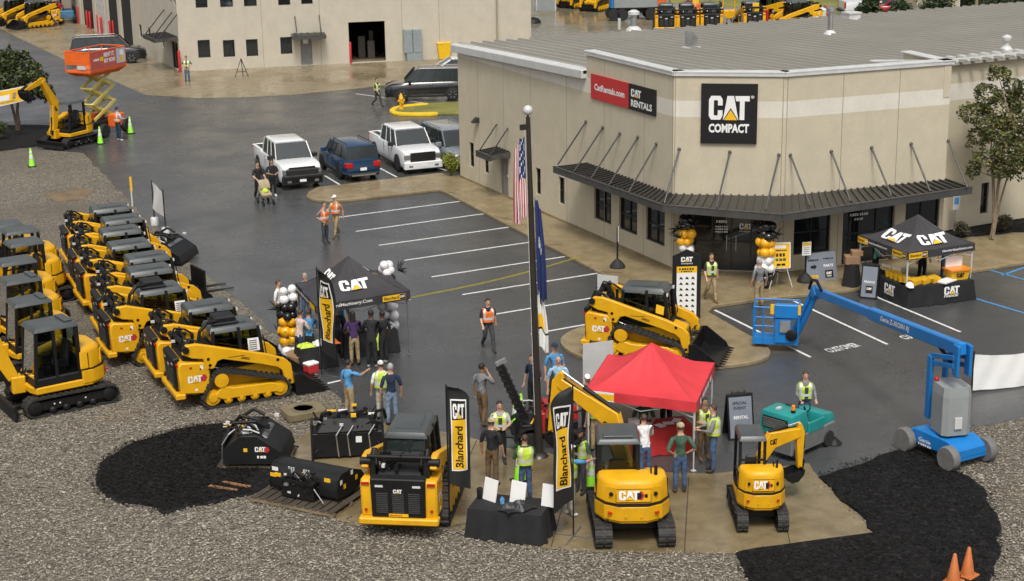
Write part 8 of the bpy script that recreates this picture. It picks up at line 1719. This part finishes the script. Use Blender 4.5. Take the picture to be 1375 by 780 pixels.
# ------------------------------------------------------------------ trees and shrubs
BARK = M('bark_smooth', (.24, .185, .12), .8, 0, .25, 4, bump=.3, bscale=20); BARKD = M('bark_dark', (.10, .075, .05), .85, 0, .25, 4, bump=.3, bscale=20)
def leafmat(name, c):
 m = M(name, c, .6, 0, .35, 1.3); b = m.node_tree.nodes['Principled BSDF']; b.inputs['Subsurface Weight'].default_value = 0; return m
LF1 = leafmat('leaf_green', (.075, .095, .022)); LF2 = leafmat('leaf_olive', (.16, .14, .035)); LF3 = leafmat('leaf_dark', (.036, .050, .014)); LFY = leafmat('leaf_lime', (.26, .30, .03)); LFR = leafmat('leaf_maroon', (.055, .025, .02)); LFE = leafmat('leaf_evergreen', (.022, .045, .016))
def leaves(mb, rs, c, r, n, size, mats=3, sq=(1, 1, 1)):
 for _ in range(n):
  d = Vector((rs.gauss(0, 1), rs.gauss(0, 1), rs.gauss(0, 1))).normalized(); k = rs.uniform(.35, 1.0) ** .5; p_ = Vector((c[0] + d.x * r * k * sq[0], c[1] + d.y * r * k * sq[1], c[2] + d.z * r * k * sq[2]))
  a = Vector((rs.uniform(-1, 1), rs.uniform(-1, 1), rs.uniform(-.6, .6))).normalized() * size * rs.uniform(.6, 1.3); b = a.cross(Vector((rs.uniform(-1, 1), rs.uniform(-1, 1), rs.uniform(-1, 1))).normalized()); b = b.normalized() * size * .45 if b.length > 1e-5 else Vector((0, 0, size * .45))
  o = len(mb.v); mb.v += [tuple(p_ - a), tuple(p_ + b), tuple(p_ + a), tuple(p_ - b)]; mb.f.append((o, o + 1, o + 2, o + 3)); mb.m.append(rs.randrange(mats)); mb.sm.append(False)
def tree(label, base, z, stems, clumps, mats, bark, size, per, seed, name='leafy_tree', jit=.25):
 """clumps: (x, y, z, r) in metres; stems: (lean x, lean y, height, radius)"""
 q = base; t = thing(name, label, 'tree', (q[0], q[1], z)); rs = random.Random(seed); mb = MB()
 tops = []
 for lx, ly, h, r in stems:
  pts = [Vector((rs.uniform(-.08, .08), rs.uniform(-.08, .08), 0))]
  for k in range(1, 6): f = k / 5; pts.append(Vector((lx * f ** 1.4 + rs.uniform(-.05, .05), ly * f ** 1.4 + rs.uniform(-.05, .05), h * f)))
  for k in range(5): mb.tube(pts[k], pts[k + 1], r * (1 - .13 * k), 7, 0, r * (1 - .13 * (k + 1)))
  tops += pts[3:]
 for x, y, zz, r in clumps:
  b0 = min(tops, key=lambda v: (v - Vector((x, y, zz))).length); mb.tube(b0, (x, y, zz), .035, 5, 0, .012)
 mb.build('trunk', bark, t); mb = MB()
 for x, y, zz, r in clumps:
  leaves(mb, rs, (x, y, zz), r, int(per * r * r), size, len(mats), (1, 1, .8))
  for _ in range(7):
   d = Vector((rs.gauss(0, 1), rs.gauss(0, 1), rs.gauss(0, .8))).normalized(); leaves(mb, rs, Vector((x, y, zz)) + d * r * 1.05, r * .33, int(per * r * r * .10), size, len(mats))
 mb.build('crown', mats, t); return t
rs = random.Random(5); cam_r = Vector((math.cos(VA), math.sin(VA), 0))
q = P(1333, 322, .13); cl = []
for dx, zz, r in ((-.2, 6.6, .40), (.5, 6.0, .45), (-.45, 5.7, .55), (.9, 5.4, .55), (-1.1, 5.0, .55), (.2, 5.1, .75), (1.3, 4.7, .6), (-.2, 4.4, .75), (.9, 4.2, .75), (-.75, 4.1, .5), (1.6, 4.0, .55), (.3, 3.6, .7), (1.2, 3.3, .65), (-.55, 3.3, .5), (-.9, 2.75, .3), (.7, 2.9, .5), (.0, 2.8, .35), (1.5, 2.7, .35)):
 dy = rs.uniform(-.7, .7); cl.append((dx * cam_r.x - dy * cam_r.y, dx * cam_r.y + dy * cam_r.x, zz, r))
tree('multi-stemmed leafy tree growing against the right wing wall', (q.x, q.y), .2, [(.5, .2, 4.6, .07), (-.4, .1, 4.2, .06), (.2, -.3, 4.8, .06), (.9, -.1, 3.9, .055), (-.1, .4, 4.4, .055)], cl, [LF1, LF2, LF3], BARK, .08, 1200, 11)
q = P(25, 177); cl = []
for dx, zz, r in ((0, 4.3, .45), (-.9, 3.7, .7), (.6, 3.6, .7), (1.5, 3.1, .6), (-1.8, 3.2, .8), (.1, 3.0, .9), (-1.0, 2.6, .8), (1.1, 2.6, .7), (2.0, 2.4, .45), (1.5, 2.0, .4), (-2.4, 2.5, .7), (-.2, 3.9, .5)):
 dy = rs.uniform(-.8, .8); cl.append((dx * cam_r.x - dy * cam_r.y, dx * cam_r.y + dy * cam_r.x, zz, r))
tree('dark green spreading tree in the mulch bed at upper left', (q.x, q.y), .05, [(.3, .2, 2.6, .12), (-.4, -.1, 2.5, .11)], cl, [LF3, LF1, LF3], BARKD, .13, 900, 12)
def shrub(label, base, z, r, mats, n, size, seed, sq=(1, 1, .8), name='shrub'):
 q = base if isinstance(base, Vector) else P(*base, z); t = thing(name, label, 'shrub', (q.x, q.y, z)); rs = random.Random(seed); mb = MB()
 for k in range(7): a = rs.uniform(0, 6.28); mb.tube((0, 0, 0), (math.cos(a) * r * .6, math.sin(a) * r * .6, r * 1.1), .02, 5, 0, .008)
 mb.build('stem', BARKD, t); mb = MB()
 for k in range(9): a = rs.uniform(0, 6.28); e = rs.uniform(.2, 1); leaves(mb, rs, (math.cos(a) * r * .45 * e, math.sin(a) * r * .45 * e, r * sq[2] * rs.uniform(.6, 1.25)), r * .55, n // 9, size, len(mats), sq)
 mb.build('foliage', mats, t)
shrub('bright lime green bush at the corner of the rental building', (606, 236), .13, .62, [LFY, LFY, LF2], 1800, .05, 3, (1, 1, 1.1))
shrub('maroon shrub at the right wing wall, left of the tree', (1290, 317), .25, .45, [LFR, LF3], 900, .05, 4); shrub('maroon shrub at the right wing wall, right of the tree', (1349, 309), .25, .45, [LFR, LF3], 900, .05, 5)
shrub('green bush at the left edge beside the mulch bed', (-6, 188), .05, .8, [LF3, LF1], 1200, .07, 6)
# ------------------------------------------------------------------ far yard: rows of machines beyond the roof
FSK = ('panel_latch', 'pin', 'marker', 'window_mesh', 'bucket', 'bucket_tooth', 'dealer_plate', 'reflector', 'arm_lettering', 'window_card', 'roof_hatch', 'controls', 'seat', 'handrail')
def far_ctl(x, y, rz, lb, s=1.05, src=None): q = P(x, y); o = dup(src or ctl, lb, (q.x, q.y, .02), R(rz), 'machines in the far yard', FSK); o.scale = (s,) * 3; return o
far_ctl(772, 10, 200, 'far yellow track loader at the left of the yard row'); far_ctl(802, 14, 205, 'far yellow track loader next to the blue and grey trailer')
for i, (x, y, lb) in enumerate(((894, 42, 'far yellow track loader, first rear-on one right of the trailer'), (921, 42, 'far yellow track loader, second rear-on one right of the trailer'), (951, 41, 'far yellow track loader, third rear-on one right of the trailer'), (1006, 39, 'far yellow track loader with emblem on its tail, rightmost rear-on one'))): far_ctl(x, y, 60 + i * 3, lb, 1.05)
far_ctl(1034, 34, 120, 'far yellow track loader with black cab near the red posts', 1.1); far_ctl(1068, 40, 170, 'far yellow track loader at the right end of the yard by the white crate', 1.1)
def far_lift(x, y, m, lb, w=2.4, h=2.3, rz=60, wheels=True):
 q = P(x, y); t = thing('yard_lift', lb, 'lift', (q.x, q.y, .02), R(rz), 'lifts in the far yard')
 MB().box(-w / 2, w / 2, -.6, .6, .45, 1.1).build('chassis', m, t, bevel=.05); MB().box(-w / 2, w / 2, -.62, .62, h - .95, h - .85).build('platform', m, t)
 for k in range(3):
  for s in (-1, 1): MB().bar((-w * .4, s * .4, 1.1 + k * .1), (w * .4, s * .4, 1.2 + k * .1), .06, .08).build('folded_arm', GALV, t)
 for z in (h - .45, h):
  mb = MB()
  for s in (-1, 1): mb.tube((-w / 2, s * .6, z), (w / 2, s * .6, z), .03, 5); mb.tube((s * w / 2, -.6, z), (s * w / 2, .6, z), .03, 5)
  mb.build('rail', m, t)
 for xx in (-w / 2, -w / 6, w / 6, w / 2):
  for s in (-1, 1): MB().tube((xx, s * .6, h - .9), (xx, s * .6, h), .03, 5).build('rail_post', m, t)
 for xx in (-w * .36, w * .36):
  for s in (-1, 1): MB().lathe([(.1, -.12), (.42, -.12), (.42, .12), (.1, .12)], (xx, s * .62, .42), 12, axis='y').build('wheel', TYRE, t)
 return t
for x, y, m, lb, w, h, rz in ((893, 24, ORG, 'far orange lift behind the first rear-on loader', 2.6, 2.9, 62), (930, 20, ORG, 'far orange lift behind the second rear-on loader', 3.2, 2.7, 62), (962, 26, LBL, 'far blue lift behind the third rear-on loader', 3.4, 2.8, 64), (1016, 20, LBL, 'far blue lift behind the emblem loader', 2.6, 2.8, 64), (866, 20, ORG, 'far orange lift left of the trailer wheels', 2.2, 2.9, 60), (835, 2, LGR, 'far grey lift at the top edge behind the trailer', 3, 2.8, 60)): far_lift(x, y, m, lb, w, h, rz)
for x, y, m, lb in ((64, 26, RED_B, 'far red lift parked beyond the two loaders at upper left'), (76, 20, RED_B, 'second far red lift beyond the two loaders at upper left'), (92, 30, M('lift_pale_blue', (.06, .18, .30), .45), 'far pale blue lift by the workshop pilasters')): far_lift(x, y, m, lb, 2.4, 3.2, 75)
q = P(852, 26); t = thing('yard_trailer', 'blue and grey towable lift with black wheels in the far yard', 'trailer', (q.x, q.y, .02), VA + R(6)); MB().box(-1.9, 1.9, -.7, .7, 1.0, 1.9).build('body', LGR, t, bevel=.08); MB().box(-2.15, -1.9, -.6, .6, 1.0, 1.9).build('end_cap', LBL, t, bevel=.05); MB().box(1.9, 2.6, -.6, .6, 1.1, 2.2).build('cab_end', ORG, t, bevel=.05); MB().box(-2.2, 2.2, -.3, .3, .55, .95).build('frame', BLK, t)
for xx in (-1.9, -1.2, 1.3, 2.3):
 for s in (-1, 1): o = MB().lathe([(.2, -.15), (.5, -.15), (.5, .15), (.2, .15)], (xx, s * .8, .5), 14, axis='y').build('wheel', TYRE, t); MB().lathe([(.02, -.12), (.22, -.1), (.22, .1), (.02, .12)], (xx, s * .8, .5), 10, axis='y').build('hub', COPE, o)
q = P(978, 33); t = thing('yard_roller', 'small yellow roller between two far track loaders', 'roller', (q.x, q.y, .02), VA); MB().box(-.5, .5, -.5, .5, .5, 1.2).build('body', YEL, t, bevel=.06); MB().path([(-.5, 0, 1.2), (-.45, 0, 2.2), (.45, 0, 2.2), (.5, 0, 1.2)], .06, 6).build('roll_bar', YEL, t)
for xx in (-.6, .6): MB().lathe([(.4, -.55), (.4, .55)], (xx, 0, .4), 16, axis='y').build('drum', GALV, t)
for x, y, m, lb, h in ((933.5, 44, COPE, 'slim white post with yellow tag between far loaders', 2.4), (1014, 42, YPR, 'slim post with yellow tag by the rightmost rear-on loader', 1.6)):
 q = P(x, y); t = thing('tagged_post', lb, 'post', (q.x, q.y, .02), VA); MB().tube((0, 0, 0), (0, 0, h), .06, 6).build('post', COPE, t); MB().box(-.25, .25, -.04, .04, h - .1, h + .65).build('yellow_tag', YPR, t)
for i, (x, lb) in enumerate(((1026, 'left far red post beside the black cab loader'), (1030, 'middle far red post beside the black cab loader'), (1038, 'right far red post beside the black cab loader'))): q = P(x, 36); o = MB().lathe([(.14, 0), (.14, 1.3), (.001, 1.4)], n=8).build('red_post', RED_B if i < 2 else CL['tan']); o.location = (q.x, q.y, .02); tag(o, lb, 'post')
q = P(1088, 32); t = thing('yard_crate', 'white crate at the right end of the far yard', 'crate', (q.x, q.y, .02), VA); MB().box(-1.2, 1.2, -.8, .8, 0, 1.3).build('tank', COPE, t, bevel=.1); MB().box(-1.3, -1.2, -.8, .8, 0, 1.4).build('end_frame', RED_B, t); MB().box(1.2, 1.3, -.8, .8, 0, 1.4).build('end_frame', RED_B, t)
q = P(733, 14); t = thing('yard_container', 'pale upright panels at the far yard entrance', 'container', (q.x, q.y, .02), VA); MB().box(-.9, .9, -1, 1, 0, 2.6).build('body', COPE, t, bevel=.03); MB().box(-.8, .8, -1.03, -1.0, .1, 2.5).build('door', LGR, t)
q = P(716, 31); mb = MB(); mb.lathe([(.7, 0), (.65, .2), (.4, .42), (.001, .5)], n=10); o = mb.build('tarped_bundle', BLK); o.location = (q.x, q.y, .02); tag(o, 'dark tarped bundle beside the workshop corner', 'bundle')
# far vehicles, shed and evergreens beyond the grass
tk = make_car('pickup_truck', 'far white pickup beyond the roof on the grass', 'pickup truck', 'pickup', CARW, 5.8, 2.0, 1.9, 3.6, .4, RIM); q = P(1178, 20); place(tk, (q.x, q.y, .03), R(-20)); tk.scale = (1.1,) * 3
rk = make_car('red_car', 'far dark red car beside the white pickup on the grass', 'car', 'sedan', CARR, 4.6, 1.8, 1.5, 2.7, .33, RIM); q = P(1214, 22); place(rk, (q.x, q.y, .03), R(-20)); rk.scale = (1.15,) * 3
for x, y, lb in ((1345, 6, 'far white car at the top right corner'), (1362, 8, 'far grey car at the top right corner')): o = dup(wc if 'white' in lb else g4, lb, (0, 0, 0), 0); q = P(x, y); place(o, (q.x, q.y, .03), R(-15)); o.scale = (1.2,) * 3
q = P(1242, 24); t = thing('garden_shed', 'cream shed with white trim beyond the roof', 'shed', (q.x, q.y, .03), VA + R(25)); SHW = M('shed_cream', (.5, .43, .3), .8)
MB().box(-2.2, 2.2, -1.6, 1.6, 0, 2.4).build('wall', SHW, t); MB().prism([(-2.4, 2.4), (2.4, 2.4), (0, 3.5)], -1.8, 1.8, 'y').build('roof', COPE, t); MB().box(-.5, .5, -1.64, -1.6, 0, 2.0).build('door', BLK, t); MB().box(-2.25, -2.1, -1.65, -1.6, 0, 2.4).build('corner_trim', COPE, t); MB().box(2.1, 2.25, -1.65, -1.6, 0, 2.4).build('corner_trim', COPE, t)
q = P(1310, 24); o = MB().tube((0, 0, 0), (0, 0, 7), .14, 8, r2=.1).build('utility_post', BARK); o.location = (q.x, q.y, .02); tag(o, 'pale timber post beyond the roof between evergreens', 'post')
def evergreen(x, y, h, r, lb, seed):
 q = P(x, y); t = thing('evergreen_tree', lb, 'tree', (q.x, q.y, .02)); rs = random.Random(seed); MB().tube((0, 0, 0), (0, 0, h * .9), .16, 7, r2=.03).build('trunk', BARKD, t); mb = MB()
 for k in range(34):
  f = rs.uniform(.05, 1); a = rs.uniform(0, 6.28); rad = r * (1 - f * .75) * rs.uniform(.4, .8); leaves(mb, rs, (math.cos(a) * rad, math.sin(a) * rad, h * f * .95), r * .34, 90, .16, 2)
 mb.build('crown', [LFE, LF3], t)
for x, y, h, r, lb, sd in ((1250, 27, 4.0, 2.4, 'rounded far evergreen in front of the cream shed', 1), (1168, 26, 1.7, 1.6, 'low far bush in front of the white pickup', 2), (1208, 27, 1.4, 1.3, 'low far bush in front of the red car', 3), (1276, 14, 5.0, 2.6, 'far evergreen just right of the cream shed', 4), (1292, 20, 5.5, 2.4, 'far evergreen left of the timber post', 5), (1322, 18, 6.0, 2.4, 'far evergreen right of the timber post', 6), (1300, 8, 6.5, 3.0, 'farthest evergreen behind the timber post', 7), (1373, 16, 4, 1.6, 'far evergreen at the right edge', 8)): evergreen(x, y, h, r, lb, sd)
# ------------------------------------------------------------------ loose stones on the near gravel
def inside(pt, poly):
 c = False; j = len(poly) - 1; x, y = pt
 for i in range(len(poly)):
  a, b = poly[i], poly[j]
  if (a[1] > y) != (b[1] > y) and x < (b[0] - a[0]) * (y - a[1]) / (b[1] - a[1]) + a[0]: c = not c
  j = i
 return c
rs = random.Random(21); vs = []; fs = []; mi = []; ban = [asph, pad] + MULCHES; n = 0
while n < 36000:
 x_, y_ = rs.uniform(-10, 1385), rs.uniform(0, 1) ** .8 * 330 + 470
 q = P(x_, y_)
 if any(inside((q.x + rs.gauss(0, .13), q.y + rs.gauss(0, .13)), b) for b in ban): continue
 r = rs.uniform(.014, .036) * (1.4 if rs.random() < .06 else 1); o = len(vs); a = rs.uniform(0, 6.28); k = rs.uniform(.6, 1.5)
 ca_, sa_ = math.cos(a), math.sin(a)
 for dx, dy, dz in ((r * k, 0, .3 * r), (0, r, .1 * r), (-r * k * .9, .2 * r, .4 * r), (.1 * r, -r, .2 * r), (.1 * r, 0, r * .9)): vs.append((q.x + dx * ca_ - dy * sa_, q.y + dx * sa_ + dy * ca_, dz + .012))
 fs += [(o, o + 1, o + 4), (o + 1, o + 2, o + 4), (o + 2, o + 3, o + 4), (o + 3, o, o + 4)]; mi += [rs.choice((0, 0, 1, 2))] * 4; n += 1
me = bpy.data.meshes.new('loose_stones'); me.from_pydata(vs, [], fs)
for nm, c in (('stone_grey', (.20, .175, .137)), ('stone_pale', (.33, .295, .235)), ('stone_dark', (.085, .072, .054))): me.materials.append(M(nm, c, .7, 0, .25, 5))
me.polygons.foreach_set('material_index', mi); o = bpy.data.objects.new('loose_stones', me); COL.objects.link(o); tag(o, 'loose grey stones scattered over the near gravel', 'gravel', kind='stuff')
vs = []; fs = []; rs = random.Random(5); n = 0; bl_ = MULCHES[1:3]; bxs = [(min(p.x for p in b), max(p.x for p in b), min(p.y for p in b), max(p.y for p in b)) for b in bl_]
while n < 14000:
 k = rs.randrange(2); x_, y_ = rs.uniform(bxs[k][0] - .4, bxs[k][1] + .4), rs.uniform(bxs[k][2] - .4, bxs[k][3] + .4); j = Vector((rs.gauss(0, .14), rs.gauss(0, .14)))
 if not inside((x_ + j.x, y_ + j.y), bl_[k]) or inside((x_, y_), pad): continue
 a = rs.uniform(0, 6.28); l_ = rs.uniform(.015, .045); w_ = l_ * .3; z_ = (.085 if inside((x_, y_), bl_[k]) else .012) + rs.uniform(0, .03); c_, s_ = math.cos(a), math.sin(a); o = len(vs); tl_ = rs.uniform(-.02, .03)
 vs += [(x_ - c_ * l_ - s_ * w_, y_ - s_ * l_ + c_ * w_, z_), (x_ + c_ * l_ - s_ * w_, y_ + s_ * l_ + c_ * w_, z_ + tl_), (x_ + c_ * l_ + s_ * w_, y_ + s_ * l_ - c_ * w_, z_ + tl_ + .01), (x_ - c_ * l_ + s_ * w_, y_ - s_ * l_ - c_ * w_, z_ + .015)]; fs.append((o, o + 1, o + 2, o + 3)); n += 1
me = bpy.data.meshes.new('mulch_chips'); me.from_pydata(vs, [], fs); me.materials.append(M('chip_black', (.0075, .007, .0065), .8, 0, .6, 4, spec=.2)); o = bpy.data.objects.new('mulch_chips', me); COL.objects.link(o); tag(o, 'loose black wood chips on and around the mulch patches', 'wood chips', kind='stuff')
# ------------------------------------------------------------------ last small things
hoodt = [o for o in bpy.data.objects if o.name.startswith('hooded_attachment')][0]
q = P(226, 349); o = dup(hoodt, 'black mulching head standing at the lot edge beside the loader row', (q.x, q.y, .006), R(-38), None, ('lettering',)); o.scale = (1.05, 1.1, 1.0)
q = P(268, 391); t = thing('pallet_fork', 'black pallet fork frame lying at the lot edge in front of a loader', 'attachment', (q.x, q.y, .006), R(8))
MB().box(-.05, .03, -.6, .6, .05, .9).build('frame', BLK, t)
for s in (-1, 1): MB().hexa([(0, s * .35 - .06, .03), (1.2, s * .35 - .04, .02), (1.2, s * .35 + .04, .02), (0, s * .35 + .06, .03)], [(0, s * .35 - .06, .09), (1.2, s * .35 - .04, .035), (1.2, s * .35 + .04, .035), (0, s * .35 + .06, .09)]).build('tine', DKM, t)
q = P(1143, 383, .13); t = thing('covered_cart', 'black covered cart with cardboard boxes left of the right tent', 'cart', (q.x, q.y, .13), VA)
mb = MB(); mb.grid(lambda u, v: ((.34 + .04 * math.sin(u * 25)) * math.cos(u * 2 * PI) * (1 - .25 * v), (.3 + .04 * math.sin(u * 19)) * math.sin(u * 2 * PI) * (1 - .25 * v), v * .85), 28, 5); mb.build('cover', TCB, t); MB().box(-.28, .24, -.2, .2, .82, 1.12).build('carton', CARD, t, bevel=.01); MB().box(-.05, .35, -.15, .2, 1.12, 1.3).build('carton', CARD, t, bevel=.01)
for i, (x, y, r_) in enumerate(((318, 655, .5), (300, 660, .7))):
 q = P(x, y); o = MB().box(-.42, .42, -.05, .05, 0, .03).build('loose_plank', M('weathered_plank', (.24, .12, .05), .8, 0, .3, 4)); o.location = (q.x, q.y, .085); o.rotation_euler.z = -1.0 + r_ * .2; tag(o, '%s brown plank lying on the left black mulch' % ('right' if i == 0 else 'left'), 'plank')
